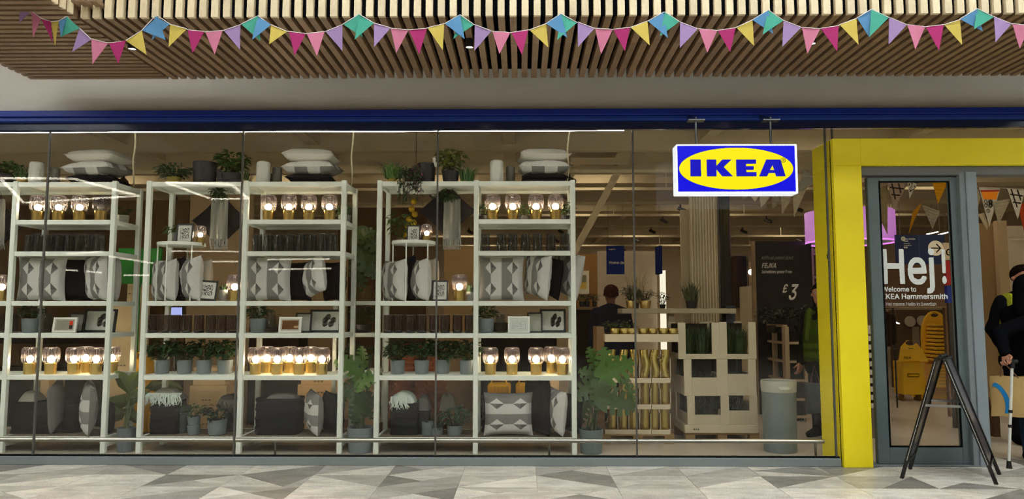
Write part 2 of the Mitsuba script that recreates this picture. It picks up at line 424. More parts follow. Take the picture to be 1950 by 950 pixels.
while x < 5.5:
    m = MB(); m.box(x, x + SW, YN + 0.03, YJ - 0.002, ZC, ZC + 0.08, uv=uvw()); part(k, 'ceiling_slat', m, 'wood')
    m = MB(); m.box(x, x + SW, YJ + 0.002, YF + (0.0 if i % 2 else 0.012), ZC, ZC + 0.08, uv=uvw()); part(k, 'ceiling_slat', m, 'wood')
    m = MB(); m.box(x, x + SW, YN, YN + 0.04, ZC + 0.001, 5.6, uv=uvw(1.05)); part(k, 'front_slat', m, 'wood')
    x += PITCH_S; i += 1
y = YF - SW
while y > -4.4:
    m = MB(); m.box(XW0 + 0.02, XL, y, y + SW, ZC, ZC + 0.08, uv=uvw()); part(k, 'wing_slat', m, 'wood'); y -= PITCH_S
x = XW0 + 0.05
while x < XL + 0.2:
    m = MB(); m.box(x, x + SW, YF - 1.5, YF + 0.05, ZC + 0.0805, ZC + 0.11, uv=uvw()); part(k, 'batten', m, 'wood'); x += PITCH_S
y = YN - 0.06
while y > -4.4:
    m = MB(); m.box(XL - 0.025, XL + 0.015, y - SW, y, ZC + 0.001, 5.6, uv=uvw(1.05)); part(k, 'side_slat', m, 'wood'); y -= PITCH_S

# downlights hung under the slats: lens centre px, py
for i, (px, py, word) in enumerate([(251.5, 93.5, 'left'), (894, 90.5, 'middle'), (1546, 83.5, 'right')]):
    YL = -1.30
    p = P(px, py, YL)
    k = thing('downlight', f'black cylinder downlight hanging under the slats, {word} one of three', 'downlight')
    m = MB((0.006, 0.006, 0.007)); m.lathe([(0.001, 0.17), (0.03, 0.17), (0.031, 0.0), (0.027, 0.0), (0.026, 0.012)], 24, p); m.tube([p + (0, 0, 0.16), (p[0], p[1], ZC + 0.083)], 0.012, 8)
    part(k, 'housing', m, 'paint', True)
    m = MB(); m.add(np.c_[p[0] + 0.0262 * np.cos(np.arange(20) * np.pi / 10), p[1] + 0.0262 * np.sin(np.arange(20) * np.pi / 10), np.full(20, p[2] + 0.004)], [[0, j + 1, j] for j in range(1, 19)])
    part(k + '__housing', 'lens', m, None, emitter=glow((14, 12.5, 9.5), 0.6))

# ------------------------------------------------------------------ bunting
COL = {'l': S(178, 150, 205), 'p': S(230, 142, 178), 'm': S(192, 66, 130), 'y': S(228, 206, 108), 'b': S(106, 162, 214), 't': S(92, 190, 170)}
FLAGS = """y -6 -5 6 -2 1 28;b 8 -3 22 0 15 21;t 20 -2 38 -3 20 15;l 40 0 59 21 39 46;p 60 21 78 34 64 73;m 78 35 97 41 98 81;y 97 41 112 40 103 87;b 112 40 128 32 115 70;t 127 31 152 54 114 70;l 151 55 174 75 137 99;p 174 74 206 82 175 122;m 207 82 240 77 224 121;y 240 78 270 58 280 105;b 270 58 300 30 314 75;b 295 31 323 46 288 76;y 324 46 356 55 320 89;m 357 57 389 60 367 102;p 391 61 424 58 409 104;l 426 58 458 47 456 94;b 491 30 516 47 481 77;t 459 46 491 30 495 77;y 516 48 547 60 512 84;m 550 60 582 64 561 106;p 584 64 618 60 604 107;l 620 60 652 47 652 97;t 684 27 712 44 675 75;t 653 46 684 27 690 70;l 712 44 744 53 712 89;p 744 54 778 57 754 100;m 779 57 813 54 798 103;y 814 53 846 45 843 95;t 876 28 903 47 863 73;b 847 45 876 28 885 75;l 904 47 936 59 903 96;p 938 60 972 62 951 104;m 974 62 1006 57 994 105;y 1008 57 1040 45 1044 91;t 1068 26 1099 43 1061 75;b 1040 45 1068 26 1080 71;l 1100 42 1132 54 1101 89;p 1133 54 1167 56 1145 102;m 1168 56 1200 52 1190 98;y 1201 52 1233 40 1237 87;b 1234 40 1264 23 1272 72;t 1266 23 1294 41 1256 70;l 1295 42 1329 55 1295 91;p 1331 55 1366 58 1346 102;m 1367 58 1401 53 1390 100;y 1402 52 1433 38 1437 86;t 1463 19 1492 39 1452 66;b 1433 38 1463 19 1473 64;l 1492 39 1526 52 1490 89;p 1527 52 1562 55 1539 101;m 1563 54 1597 49 1594 98;y 1599 47 1631 35 1634 86;b 1632 34 1659 18 1658 70;t 1659 18 1693 33 1656 70;l 1693 33 1727 47 1692 85;p 1728 47 1762 51 1741 96;m 1763 51 1797 47 1789 96;y 1798 47 1828 36 1833 85;t 1860 16 1893 32 1856 55;b 1829 37 1860 17 1873 59;l 1893 32 1927 45 1893 82;p 1928 46 1962 49 1943 92"""
YB = YN - 0.10
k = thing('bunting_garland', 'string of pastel triangular flags draped along the oak slat canopy', 'bunting')
rng = random.Random(3)
cord = []
for i, fl in enumerate(FLAGS.split(';')):
    w = fl.split(); n = list(map(float, w[1:]))
    bulge = rng.uniform(-0.012, 0.012); tip = rng.uniform(-0.02, 0.01) - 0.012 * (i % 2)
    off = -0.006 * (i % 3)
    A, B, C_ = P(n[0], n[1], YB + off), P(n[2], n[3], YB + off), P(n[4], n[5], YB + tip)
    cord += [(A[0], YB + off - 0.001, A[2]), (B[0], YB + off - 0.001, B[2])]
    N = 5; mb = MB(np.asarray(COL[w[0]]) * 0.68); vs = {}; V = []
    for a in range(N + 1):
        for b in range(N + 1 - a):
            u, v = a / N, b / N; c_ = 1 - u - v
            q = A * c_ + B * u + C_ * v
            q = q + np.array([0, bulge * math.sin(3.1 * u + 2 * v) * (0.4 + v), 0])
            vs[a, b] = len(V); V.append(q)
    Fc = []
    for a in range(N):
        for b in range(N - a):
            Fc.append([vs[a, b], vs[a + 1, b], vs[a, b + 1]])
            if a + b < N - 1: Fc.append([vs[a + 1, b], vs[a + 1, b + 1], vs[a, b + 1]])
    V = np.array(V); nv = len(V)
    Fc = np.array(Fc)
    mb.add(np.vstack([V, V + (0, 0.0016, 0)]), np.vstack([Fc, Fc[:, ::-1] + nv]))
    part(k, 'flag', mb, 'matte', True)
cord.sort(key=lambda q: q[0])
m = MB(S(225, 220, 225)); m.tube(cord, 0.0028, 5); part(k, 'string', m, 'matte', True)

# ------------------------------------------------------------------ guard rail behind the glass
k = thing('guard_rail', 'round brushed steel guard rail running low behind the shop window', 'rail')
YR, RR = 0.16, 0.021
zr = Z(838.5, YR, 900)
m = MB(S(196, 196, 188)); m.tube([(-6.5, YR, zr), (2.83, YR, zr)], RR, 18); part(k, 'handrail', m, 'metal', True)
for px in (-10, 524, 1046, 1553):
    m = MB(S(120, 120, 112)); x = X(px, YR, 855); m.tube([(x, YR, 0.001), (x, YR, zr - RR + 0.003)], 0.0105, 10); m.lathe([(0.001, 0.006), (0.03, 0.006), (0.03, 0.0)], 16, (x, YR, 0.0005))
    part(k, 'post', m, 'metal', True)
# ------------------------------------------------------------------ white display racks
WHITE = S(220, 228, 218)
R0, R1 = 0.50, 1.04                          # front and back face of the racks
PW = 0.049
ZS = {n: (Z(b, R0, 560), Z(t, R0, 560)) for n, t, b in [('top', 345.5, 354.5), ('l1', 417.8, 426.5), ('l2', 478, 487), ('l3', 573, 582), ('l4', 634.5, 643.5), ('l5', 715, 724), ('l6', 832.5, 853)]}
SH = {n: v[1] for n, v in ZS.items()}        # height of each shelf's upper face
PX = [X(p, R0) for p in (-176, 14.5, 206, 273, 461, 650, 719, 906, 1092.5)]
RUNS = [('far-left', [PX[0], PX[1], PX[2]], ['plants', 'lamps']), ('middle', [PX[3], PX[4], PX[5]], ['plants', 'lamps']), ('right-hand', [PX[6], PX[7], PX[8]], ['plants', 'lamps'])]
for word, xs, kinds in RUNS:
    k = thing('display_rack', {'far-left': 'white open display rack cut off by the left edge of the shop window', 'middle': 'white open display rack of two bays, middle one of three',
                               'right-hand': 'white open display rack of two bays, beside the floor monstera and gold pots'}[word], 'shelving', 'white display racks in the shop window')
    h = PW / 2
    for x in xs:
        for y in (R0, R1 - PW):
            m = MB(WHITE); m.box(x - h, x + h, y, y + PW, 0.0, ZS['top'][1] + 0.012, ch=0.004); part(k, 'post', m, 'paint')
    for (a, b), kind in zip(zip(xs[:-1], xs[1:]), kinds):
        for lv in (('top', 'l1', 'l2', 'l3', 'l4', 'l5', 'l6') if kind == 'lamps' else ('top', 'l3', 'l4', 'l5', 'l6')):
            z0, z1 = ZS[lv]
            m = MB(WHITE)
            m.box(a + h, b - h, R0 + 0.006, R0 + 0.03, z0 if lv != 'l6' else z1 - .045, z1, ch=0.003)          # front rail
            m.box(a + h, b - h, R1 - 0.03, R1 - 0.006, z0, z1, ch=0.003)
            if lv != 'l6': m.box(a + h, b - h, R0 + 0.03, R1 - 0.03, z1 - 0.022, z1 - 0.001)
            else: deck = MB(S(118, 108, 92)); deck.box(a + h, b - h, R0 + 0.0305, R1 - 0.0305, z1 - 0.022, z1 - 0.001); part(k, 'deck', deck, 'matte')
            for x in (a, b): m.box(x - h + 0.012, x + h - 0.012, R0 + PW, R1 - PW, z0, z1 - 0.001)
            part(k, 'shelf', m, 'paint')
# a lower second rack behind the gap between the middle and the right-hand rack
k = thing('back_rack', 'lower white rack behind the gap between the middle and right-hand racks', 'shelving')
xa, xb = X(640, 1.35), X(722, 1.35)
for x in (xa, xb):
    m = MB(WHITE); m.box(x - .02, x + .02, 1.30, 1.34, 0, 1.75); part(k, 'post', m)
    m = MB(WHITE); m.box(x - .02, x + .02, 1.66, 1.70, 0, 1.75); part(k, 'post', m)
for py in (573, 634, 706):
    z = Z(py, 1.30, 690); m = MB(WHITE); m.box(xa, xb, 1.305, 1.69, z - 0.045, z, ch=.003); part(k, 'shelf', m)

BAY = {0: 'at the left edge', 1: 'in the first full bay', 2: 'in the second full bay', 3: 'in the third full bay', 4: 'in the fourth full bay', 5: 'in the fifth full bay'}
BX = {0: (PX[0], PX[1]), 1: (PX[1], PX[2]), 2: (PX[3], PX[4]), 3: (PX[4], PX[5]), 4: (PX[6], PX[7]), 5: (PX[7], PX[8])}

# ------------------------------------------------------------------ lamps
BRASS = (0.54, 0.39, 0.13)
m = MB(BRASS); m.lathe([(0.001, 0.0), (0.052, 0.0), (0.0535, 0.002), (0.060, 0.106), (0.0605, 0.110), (0.058, 0.110), (0.052, 0.006), (0.001, 0.005)], 28)
LAMP_BASE = m.ply('metal', True)
m = MB(BRASS); m.lathe([(0.020, 0.005), (0.020, 0.098), (0.024, 0.100), (0.024, 0.112), (0.014, 0.118), (0.001, 0.118)], 16)
LAMP_HOLDER = m.ply('metal', True)
ball = trimesh.creation.icosphere(subdivisions=2, radius=0.034); ball.apply_translation((0, 0, 0.150))
LAMP_BULB = mikit.ply((ball.vertices, ball.faces), 'matte', True, color=np.full((len(ball.vertices), 3), 0.9), emitter=glow(BULB, 0.45, False))
OFF_BULB = mikit.ply((ball.vertices, ball.faces), 'gloss', True, color=np.full((len(ball.vertices), 3), 0.5))
prof = [(0.058, 0.112), (0.064, 0.118), (0.075, 0.132), (0.079, 0.148), (0.080, 0.165), (0.080, 0.185), (0.0795, 0.215), (0.078, 0.240), (0.073, 0.258), (0.062, 0.270), (0.046, 0.274), (0.028, 0.270), (0.001, 0.266)]
clear, dark = np.array((0.90, 0.84, 0.78)), np.array((0.30, 0.26, 0.26))
cols = [clear + (dark - clear) * float(np.clip((z - 0.165) / 0.035, 0, 1)) for r, z in prof]
m = MB(); m.lathe(prof, 48, cols=cols, sharp=80, flute=0.006)
LAMP_SHADE = m.ply('smoke', True)
m = MB()                                     # fine ribs moulded into the glass
for i in range(40):
    a = 2 * math.pi * i / 40
    for (r0, z0), (r1, z1), c0, c1 in zip(prof[1:11], prof[2:12], cols[1:11], cols[2:12]):
        if z0 < .16 and i % 2: continue
        da = .0010 if z0 < .16 else .0022
        q = [((r + .0006) * math.cos(a + s_ * da / r), (r + .0006) * math.sin(a + s_ * da / r), z) for r, z, s_ in ((r0, z0, -1), (r0, z0, 1), (r1, z1, 1), (r1, z1, -1))]
        m.add(q, [[0, 1, 2, 3]], [c0 * (.85 if z0 < .16 else .45)] * 2 + [c1 * (.85 if z0 < .16 else .45)] * 2)
LAMP_RIBS = m.ply('frost', False)


def lamp(px, pyb, Y, lv, word, lit=True, s=1.0):
    k = thing('table_lamp', f'{"lit" if lit else "unlit"} smoked-glass brass lamp, {word}', 'lamp', 'brass and smoked glass lamps')
    x = X(px, Y, pyb)
    M = TW(M4((x, Y, SH[lv] + 0.0005), rng.uniform(0, 360), s=s))
    for n, d in (('base', LAMP_BASE), ('base__holder', LAMP_HOLDER), ('bulb', LAMP_BULB if lit else OFF_BULB), ('shade', LAMP_SHADE), ('shade__ribs', LAMP_RIBS)):
        part(k, n, d, to_world=M)


rng = random.Random(21)
for bay, pxs in ((1, (72, 111, 151, 191.5)), (3, (511, 550, 588, 627)), (5, (938, 976.5, 1021, 1058))):
    for i, px in enumerate(pxs):
        lamp(px, 410, 0.66, 'l1', f'{ORD[i]} on the upper lamp shelf {BAY[bay]}', lit=not (bay == 1 and i == 3))
for bay, pxs, bk in ((1, (57, 97, 141, 183), (213, 163)), (3, (487, 528, 570, 613), (508, 551, 592)), (5, (934, 975, 1021, 1071), (1050,))):
    for i, px in enumerate(pxs):
        lamp(px, 690, 0.66, 'l5', f'{ORD[i]} in the front row of the lower lamp shelf {BAY[bay]}'.replace('of the lower lamp shelf', 'low'))
    for i, px in enumerate(bk):
        lamp(px, 690, 0.86, 'l5', f'{ORD[i]} in the back row low {BAY[bay]}')
lamp(3, 545, 0.72, 'l3', 'beside pillows at the left edge of the window')
lamp(447, 545, 0.72, 'l3', 'beside a small black frame in the second full bay')
lamp(875, 545, 0.72, 'l3', 'beside a small black frame in the fourth full bay')

# ------------------------------------------------------------------ tumblers and vases of smoked glass
def glassware(prof, col, n=20, fl=0.0):
    m = MB(col); m.lathe(prof, n, sharp=60, flute=fl); return m.ply('smoke', True)


VASE = glassware([(0.001, 0), (0.053, 0.0), (0.053, 0.03), (0.046, 0.185), (0.045, 0.19)], (0.46, 0.48, 0.48), 20, 0.008)
TUMBLER = glassware([(0.001, 0), (0.040, 0.0), (0.048, 0.010), (0.0505, 0.03), (0.0495, 0.18), (0.0495, 0.183)], (0.40, 0.34, 0.32), 20, 0.004)
m = MB((.30, .26, .25)); m.lathe([(.0494, .180), (.0504, .1835), (.0488, .1835), (.0484, .180)], 20); TUMBLER_RIM = m.ply('paint', True)
m = MB((.035, .028, .026)); m.lathe([(.001, .004), (.046, .004), (.0488, .022), (.001, .022)], 20); TUMBLER_FOOT = m.ply('gloss', True)
def ribs(prof, c, n=22, da=.0022):
    m = MB(c)
    for i in range(n):
        a = 2 * math.pi * i / n
        for (r0, z0), (r1, z1) in zip(prof[:-1], prof[1:]):
            m.add([((r - .0008) * math.cos(a + s_ * da / r), (r - .0008) * math.sin(a + s_ * da / r), z) for r, z, s_ in ((r0, z0, -1), (r0, z0, 1), (r1, z1, 1), (r1, z1, -1))], [[0, 1, 2, 3]])
    return m.ply('frost', False)


VASE_RIBS, TUMBLER_RIBS = ribs([(.053, .004), (.053, .03), (.046, .185)], (.17, .18, .18)), ribs([(.0505, .03), (.0495, .178)], (.34, .27, .25), 24, .0026)
for bay, lv, pxs, d, nm in ((1, 'l2', np.linspace(58, 190, 8), VASE, 'vase'), (3, 'l2', np.linspace(490, 634, 8), VASE, 'vase'), (5, 'l2', (925, 954, 978, 1001, 1024, 1048, 1074), VASE, 'vase'),
                            (2, 'l4', np.linspace(291, 444, 8), TUMBLER, 'tumbler'), (4, 'l4', np.linspace(738, 893, 8), TUMBLER, 'tumbler')):
    for i, px in enumerate(pxs):
        for row, Y in (('front', 0.64), ('back', 0.85)):
            x = X(px + (rng.uniform(-1.5, 1.5)), Y, 460 if lv == 'l2' else 620)
            if row == 'back' and (nm == 'tumbler' or bay == 5): continue
            kk = thing('smoked_' + nm, f'smoked glass {nm}, {ORD[i]} of the {row} row {BAY[bay]}', nm, f'rows of smoked glass {nm}s'); M = TW(M4((x, Y, SH[lv] + 0.0006), rng.uniform(0, 90)))
            part(kk, 'glass', d, to_world=M); part(kk + '__glass', 'ribs', VASE_RIBS if nm == 'vase' else TUMBLER_RIBS, to_world=M)
            if nm == 'tumbler': part(kk, 'rim', TUMBLER_RIM, to_world=M); part(kk, 'foot', TUMBLER_FOOT, to_world=M)

# ------------------------------------------------------------------ pillows
DARK, GREYF, LIGHT = S(25, 25, 28), S(128, 130, 124), S(206, 204, 192)


def pillow_mb(w, h, t, c, seed=0, turn=False, n=16, sag=0.0):
    """A stuffed cushion, upright in x and z, its thickness along y."""
    g = np.linspace(-1, 1, n + 1)
    u, v = np.meshgrid(g, g, indexing='ij')
    th = ((1 - np.abs(u) ** 2.8).clip(0) * (1 - np.abs(v) ** 2.8).clip(0)) ** 0.42
    x = w / 2 * u * (1 - 0.075 * (1 - v * v)); z = h / 2 * v * (1 - 0.075 * (1 - u * u))
    r = np.random.RandomState(seed)
    out = MB(c)
    for s in (-1, 1):
        q = np.stack([x, 0 * x, z], -1)
        w1 = meshkit.fbm(q * 7 + seed * 3.1 + s, 3, seed) - 0.5
        w2 = meshkit.noise(np.stack([u * 2 + v * 3 * s, v * 1.3, u * 0 + seed], -1), seed) - 0.5
        y = s * (t / 2 * th * (1 + 0.35 * w1) + 0.045 * t * np.sign(th) * w2)
        zz = z - sag * (1 + v) * h * (0.5 + w1) * 0.3
        V = np.stack([x, y, zz], -1).reshape(-1, 3)
        uv = np.stack([(u + 1) / 2, (v + 1) / 2], -1).reshape(-1, 2)
        if turn: uv = np.stack([uv[:, 1], 1 - uv[:, 0]], 1)
        if s > 0: uv = uv[:, ::-1] if not turn else np.stack([1 - uv[:, 0], uv[:, 1]], 1)
        i, j = np.meshgrid(np.arange(n), np.arange(n), indexing='ij')
        k = n + 1
        f = np.stack([i * k + j, (i + 1) * k + j, (i + 1) * k + j + 1, i * k + j + 1], -1).reshape(-1, 4)
        out.add(V, f if s < 0 else f[:, ::-1], None, uv)
    return out


pil = [0]


def pillow(label, px, Y, z0, w=0.46, h=0.46, t=0.15, yaw=0, tilt=0, roll=0, mat='quilt', c=LIGHT, turn=False, py=540, group=None, sag=0.0, cat='pillow'):
    """A pillow whose lowest edge stands at height z0."""
    pil[0] += 1
    mb = pillow_mb(w, h, t, c, pil[0], turn, sag=sag)
    mb.move(M4((0, 0, 0), yaw, tilt, roll))
    lo = min(v[:, 2].min() for v in mb.v)
    mb.move(M4((X(px, Y, py), Y, z0 - lo + 0.001)))
    return solo('pillow', label, cat, mb, mat, True, group or 'pillows on the white racks')


# stacked on top of bays 1, 3 and 5
for bay, px, w in ((1, 190, 'first'), (3, 597, 'third'), (5, 1035, 'fifth')):
    b = BAY[bay]
    z0 = SH['top']
    pillow(f'charcoal pillow lying lowest in the stack on top {b}', px, 0.80, z0 - 0.0, 0.5, 0.44, 0.11, yaw=4, tilt=90, mat='matte', c=DARK, py=320)
    pillow(f'grey triangle-patterned pillow lying in mid stack on top {b}', px - 2 * (bay == 1), 0.80, z0 + 0.092, 0.54, 0.46, 0.17, yaw=-6 + bay * 2, tilt=86, roll=2, py=320)
    pillow(f'plain off-white pillow topmost of the stack on top {b}', px + (3, 3, -6, -2, 0, 0)[bay], 0.80, z0 + 0.220, 0.54, 0.46, 0.16, yaw=5, tilt=90, roll=(0, 9, 0, 2, 0, -1)[bay], mat='matte', c=S(196, 194, 184), py=300)
# level l3
z0 = SH['l3']
pillow('wide grey diamond pillow facing the glass in the first full bay', 80, 0.70, z0, 0.47, 0.46, 0.15, yaw=10, turn=True)
pillow('black pillow between two patterned pillows in the first full bay', 146, 0.80, z0, 0.40, 0.45, 0.14, yaw=-8, mat='matte', c=DARK)
pillow('grey diamond pillow standing right of a black pillow in the first full bay', 185, 0.72, z0, 0.44, 0.48, 0.16, yaw=-34, turn=True, tilt=-4)
pillow('pale pillow edge showing behind the right post of the first full bay', 214, 0.90, z0, 0.38, 0.46, 0.13, yaw=-46, turn=True)
pillow('grey diamond pillow standing first under the tray table in the second full bay', 314, 0.74, z0, 0.44, 0.44, 0.17, yaw=-36, turn=True)
pillow('slim black pillow between patterned pillows in the second full bay', 340, 0.82, z0, 0.42, 0.47, 0.10, yaw=-50, mat='matte', c=DARK)
pillow('grey diamond pillow right of the slim black one in the second full bay', 361, 0.72, z0, 0.44, 0.47, 0.17, yaw=-38, turn=True)
pillow('pale pillow standing last behind the table leg in the second full bay', 382, 0.86, z0, 0.40, 0.44, 0.14, yaw=-36, mat='matte', c=S(170, 165, 150))
pillow('wide grey diamond pillow facing the glass in the third full bay', 511, 0.70, z0, 0.47, 0.46, 0.15, yaw=6, turn=True)
pillow('black pillow behind a crumpled grey one in the third full bay', 566, 0.82, z0, 0.40, 0.42, 0.14, yaw=-25, mat='matte', c=S(18, 20, 26))
pillow('crumpled grey pillow leaning over in the third full bay', 597, 0.70, z0, 0.44, 0.45, 0.16, yaw=-48, roll=-14, turn=True, sag=0.35)
pillow('black pillow standing last at the right post of the third full bay', 637, 0.80, z0, 0.44, 0.42, 0.15, yaw=-50, mat='matte', c=DARK)
pillow('pale diamond pillow standing first under the tray table in the fourth full bay', 752, 0.72, z0, 0.44, 0.43, 0.17, yaw=-52, turn=True)
pillow('black pillow between two pale pillows in the fourth full bay', 778, 0.82, z0, 0.44, 0.48, 0.12, yaw=-66, mat='matte', c=S(21, 23, 31))
pillow('pale diamond pillow behind the front table leg in the fourth full bay', 797, 0.70, z0, 0.42, 0.44, 0.18, yaw=-54, turn=True)
pillow('cream pillow standing last under the tray table in the fourth full bay', 817, 0.84, z0, 0.42, 0.45, 0.14, yaw=-60, mat='matte', c=S(176, 166, 150))
pillow('wide grey diamond pillow facing the glass in the fifth full bay', 955, 0.70, z0, 0.47, 0.46, 0.15, yaw=2, turn=True)
pillow('grey diamond pillow tilted right beside a gap in the fifth full bay', 1024, 0.70, z0, 0.44, 0.46, 0.15, yaw=-58, roll=11, turn=True)
pillow('black pillow tilted between two patterned pillows in the fifth full bay', 1047, 0.76, z0, 0.44, 0.42, 0.13, yaw=-60, roll=14, mat='matte', c=S(17, 18, 24))
pillow('grey pillow tilted past the right post of the fifth full bay', 1080, 0.88, z0, 0.46, 0.48, 0.16, yaw=-52, roll=17, turn=True)
# hanging diamond pillows behind the scarves
for bay, px, py in ((2, 420, 420), (4, 852, 402), (0, -6, 430)):
    key = thing('hanging_pillow', f'black pillow hung cornerwise behind a grey scarf {BAY[bay]}', 'pillow', 'black pillows hung by a corner')
    x, z = at(px, py, 0.92)
    mb = pillow_mb(0.44, 0.44, 0.13, S(36, 35, 38), 40 + bay); mb.move(M4((x, 0.92, z), 0, 0, 45)); part(key, 'cushion', mb, 'matte', True)
    m = MB(S(40, 38, 36)); m.tube([(x, 0.92, z + 0.26), (x, 0.92, SH['top'] - 0.02)], 0.004, 6); part(key, 'cord', m, 'matte', True)
# level l6
z0 = SH['l6']
pillow('slim grey pillow between black baskets low in the first full bay', 106, 0.66, z0, 0.40, 0.50, 0.11, yaw=-74, roll=16, turn=False, py=790, mat='matte', c=S(110, 110, 106))
pillow('grey triangle pillow leaning on a black basket low in the first full bay', 168, 0.62, z0, 0.44, 0.49, 0.16, yaw=-58, roll=9, py=790)
pillow('black pillow at the right post low in the first full bay', 203, 0.84, z0, 0.44, 0.32, 0.15, yaw=-52, mat='matte', c=DARK, py=800)
pillow('grey patterned pillow beside cardboard boxes low in the third full bay', 598, 0.66, z0, 0.40, 0.42, 0.16, yaw=-62, roll=4, py=790)
pillow('black pillow at the right post low in the third full bay', 634, 0.74, z0, 0.44, 0.42, 0.16, yaw=-54, mat='matte', c=S(26, 26, 29), py=790)
pillow('large grey triangle pillow facing the glass low in the fifth full bay', 968, 0.64, z0, 0.50, 0.43, 0.17, yaw=3, tilt=5, py=790)
pillow('black pillow beside the large triangle pillow low in the fifth full bay', 1024, 0.74, z0, 0.44, 0.58, 0.16, yaw=-60, mat='matte', c=S(17, 17, 21), py=780)
pillow('grey pillow with white diamonds leaning low in the fifth full bay', 1056, 0.66, z0, 0.40, 0.45, 0.15, yaw=-62, roll=9, py=790, turn=True)
pillow('black pillow leaning at the right post low in the fifth full bay', 1078, 0.76, z0, 0.44, 0.40, 0.16, yaw=-44, roll=7, mat='matte', c=S(20, 21, 24), py=790)

# ------------------------------------------------------------------ scarves, throws, baskets
def drape(w, L, c, fringe, o, seed, n=10):
    """A hanging cloth with soft folds and a fringe at its lower end; o: middle of the upper edge."""
    r = np.random.RandomState(seed)
    mb, fr = MB(c), MB(fringe)
    g, hgt = np.linspace(-1, 1, 2 * n + 1), np.linspace(0, 1, n + 1)
    u, v = np.meshgrid(g, hgt, indexing='ij')
    y = 0.016 * np.sin(u * 5 + seed) * (0.3 + v) + 0.008 * np.sin(u * 11 + 2 * v + seed)
    V = np.stack([u * w / 2 * (0.93 + 0.07 * v), y, -v * L], -1).reshape(-1, 3) + np.asarray(o)
    i, j = np.meshgrid(np.arange(2 * n), np.arange(n), indexing='ij'); k = n + 1
    f = np.stack([i * k + j, (i + 1) * k + j, (i + 1) * k + j + 1, i * k + j + 1], -1).reshape(-1, 4)
    mb.add(V, f); mb.add(V + (0, 0.006, 0), f[:, ::-1])
    for q in np.linspace(-1, 1, 26):
        y0 = 0.016 * np.sin(q * 5 + seed) * 1.3
        a = np.array(o) + (q * w / 2, y0, -L + 0.004)
        fr.tube([a, a + (r.uniform(-.008, .008), r.uniform(-.006, .006), -0.06), a + (r.uniform(-.016, .016), r.uniform(-.01, .01), -0.115)], 0.0036, 4)
    return mb, fr


for bay, px, w, c in ((2, 419, 0.185, S(140, 142, 134)), (4, 861, 0.19, S(136, 138, 132)), (0, -4, 0.16, S(140, 140, 132))):
    key = thing('scarf', f'grey fringed scarf hanging before a black pillow {BAY[bay]}', 'scarf', 'grey scarves hung in the racks')
    x, zt = at(px, 378, 0.80); zb = Z(455, 0.80, px)
    mb, fr = drape(w, zt - zb, c, S(165, 165, 156), (x, 0.80, zt), bay + 2)
    part(key, 'cloth', mb, 'matte', True); part(key + '__cloth', 'fringe', fr, 'matte', True)
    m = MB(S(60, 55, 50)); m.tube([(x - w * .4, 0.80, zt - .004), (x, .80, SH['top'] - .03), (x + w * .4, 0.80, zt - .004)], 0.003, 5); m.tube([(x - w * .5, .80, zt), (x + w * .5, .80, zt)], .006, 6); part(key, 'hanger', m, 'matte')


def basket(label, px0, px1, pyt, Y, D, c, z0=None, seed=0, rows=8, py=800):
    """A soft dark fabric basket with sewn ribs, from px0 to px1 at depth Y."""
    z0 = SH['l6'] if z0 is None else z0
    xa, xb, zt = X(px0, Y, py), X(px1, Y, py), Z(pyt, Y)
    w, h = (xb - xa) / 2, zt - z0
    n = rows * 3
    mb = MB(c)
    an = np.linspace(0, 2 * np.pi, 33)[:-1]
    sup = lambda t: (np.sign(np.cos(t)) * np.abs(np.cos(t)) ** 0.35, np.sign(np.sin(t)) * np.abs(np.sin(t)) ** 0.35)
    cx, cy = sup(an)
    rings = []
    prof = [(1 - 0.018 * (1 + math.cos(2 * math.pi * i / 3)) + 0.02 * math.sin(i * 0.9 + seed), z0 + 0.001 + h * i / n) for i in range(n + 1)] + [(0.90, zt - 0.008), (0.88, zt - 0.06), (0.02, zt - 0.07)]
    V = np.vstack([np.stack([(xa + xb) / 2 + w * s * cx, Y + D / 2 + D / 2 * s * cy, np.full(32, z)], -1) for s, z in prof])
    f = [[i * 32 + j, i * 32 + (j + 1) % 32, (i + 1) * 32 + (j + 1) % 32, (i + 1) * 32 + j] for i in range(len(prof) - 1) for j in range(32)]
    mb.add(V, f)
    return solo('fabric_basket', label, 'basket', mb, 'matte', True, 'dark fabric baskets on the lowest shelves')


BK = S(21, 21, 23)
basket('wide black fabric basket holding a grey throw low in the first full bay', 14, 103, 766, 0.66, 0.3, BK, seed=1)
basket('narrow black fabric basket between two slim pillows low in the first full bay', 116, 148, 760, 0.74, 0.26, S(22, 21, 22), seed=2)
basket('tall black fabric basket under a white-fringed throw in the second full bay', 281, 336, 766, 0.64, 0.27, S(31, 29, 30), seed=3)
basket('black fabric basket with a dark throw at the right of the second full bay', 424, 452, 770, 0.84, 0.16, S(23, 22, 22), seed=4)
basket('wide navy black fabric basket low in the third full bay', 481, 566, 760, 0.62, 0.32, S(25, 27, 32), seed=5)
basket('black fabric basket under a white tasselled throw in the fourth full bay', 741, 796, 767, 0.62, 0.27, S(26, 28, 31), seed=6)
basket('small dark fabric basket beside the tasselled one in the fourth full bay', 796, 816, 780, 0.70, 0.2, S(29, 31, 34), seed=7)
basket('low black basket behind the large triangle pillow in the fifth full bay', 916, 1008, 752, 0.80, 0.18, S(30, 30, 33), seed=8)


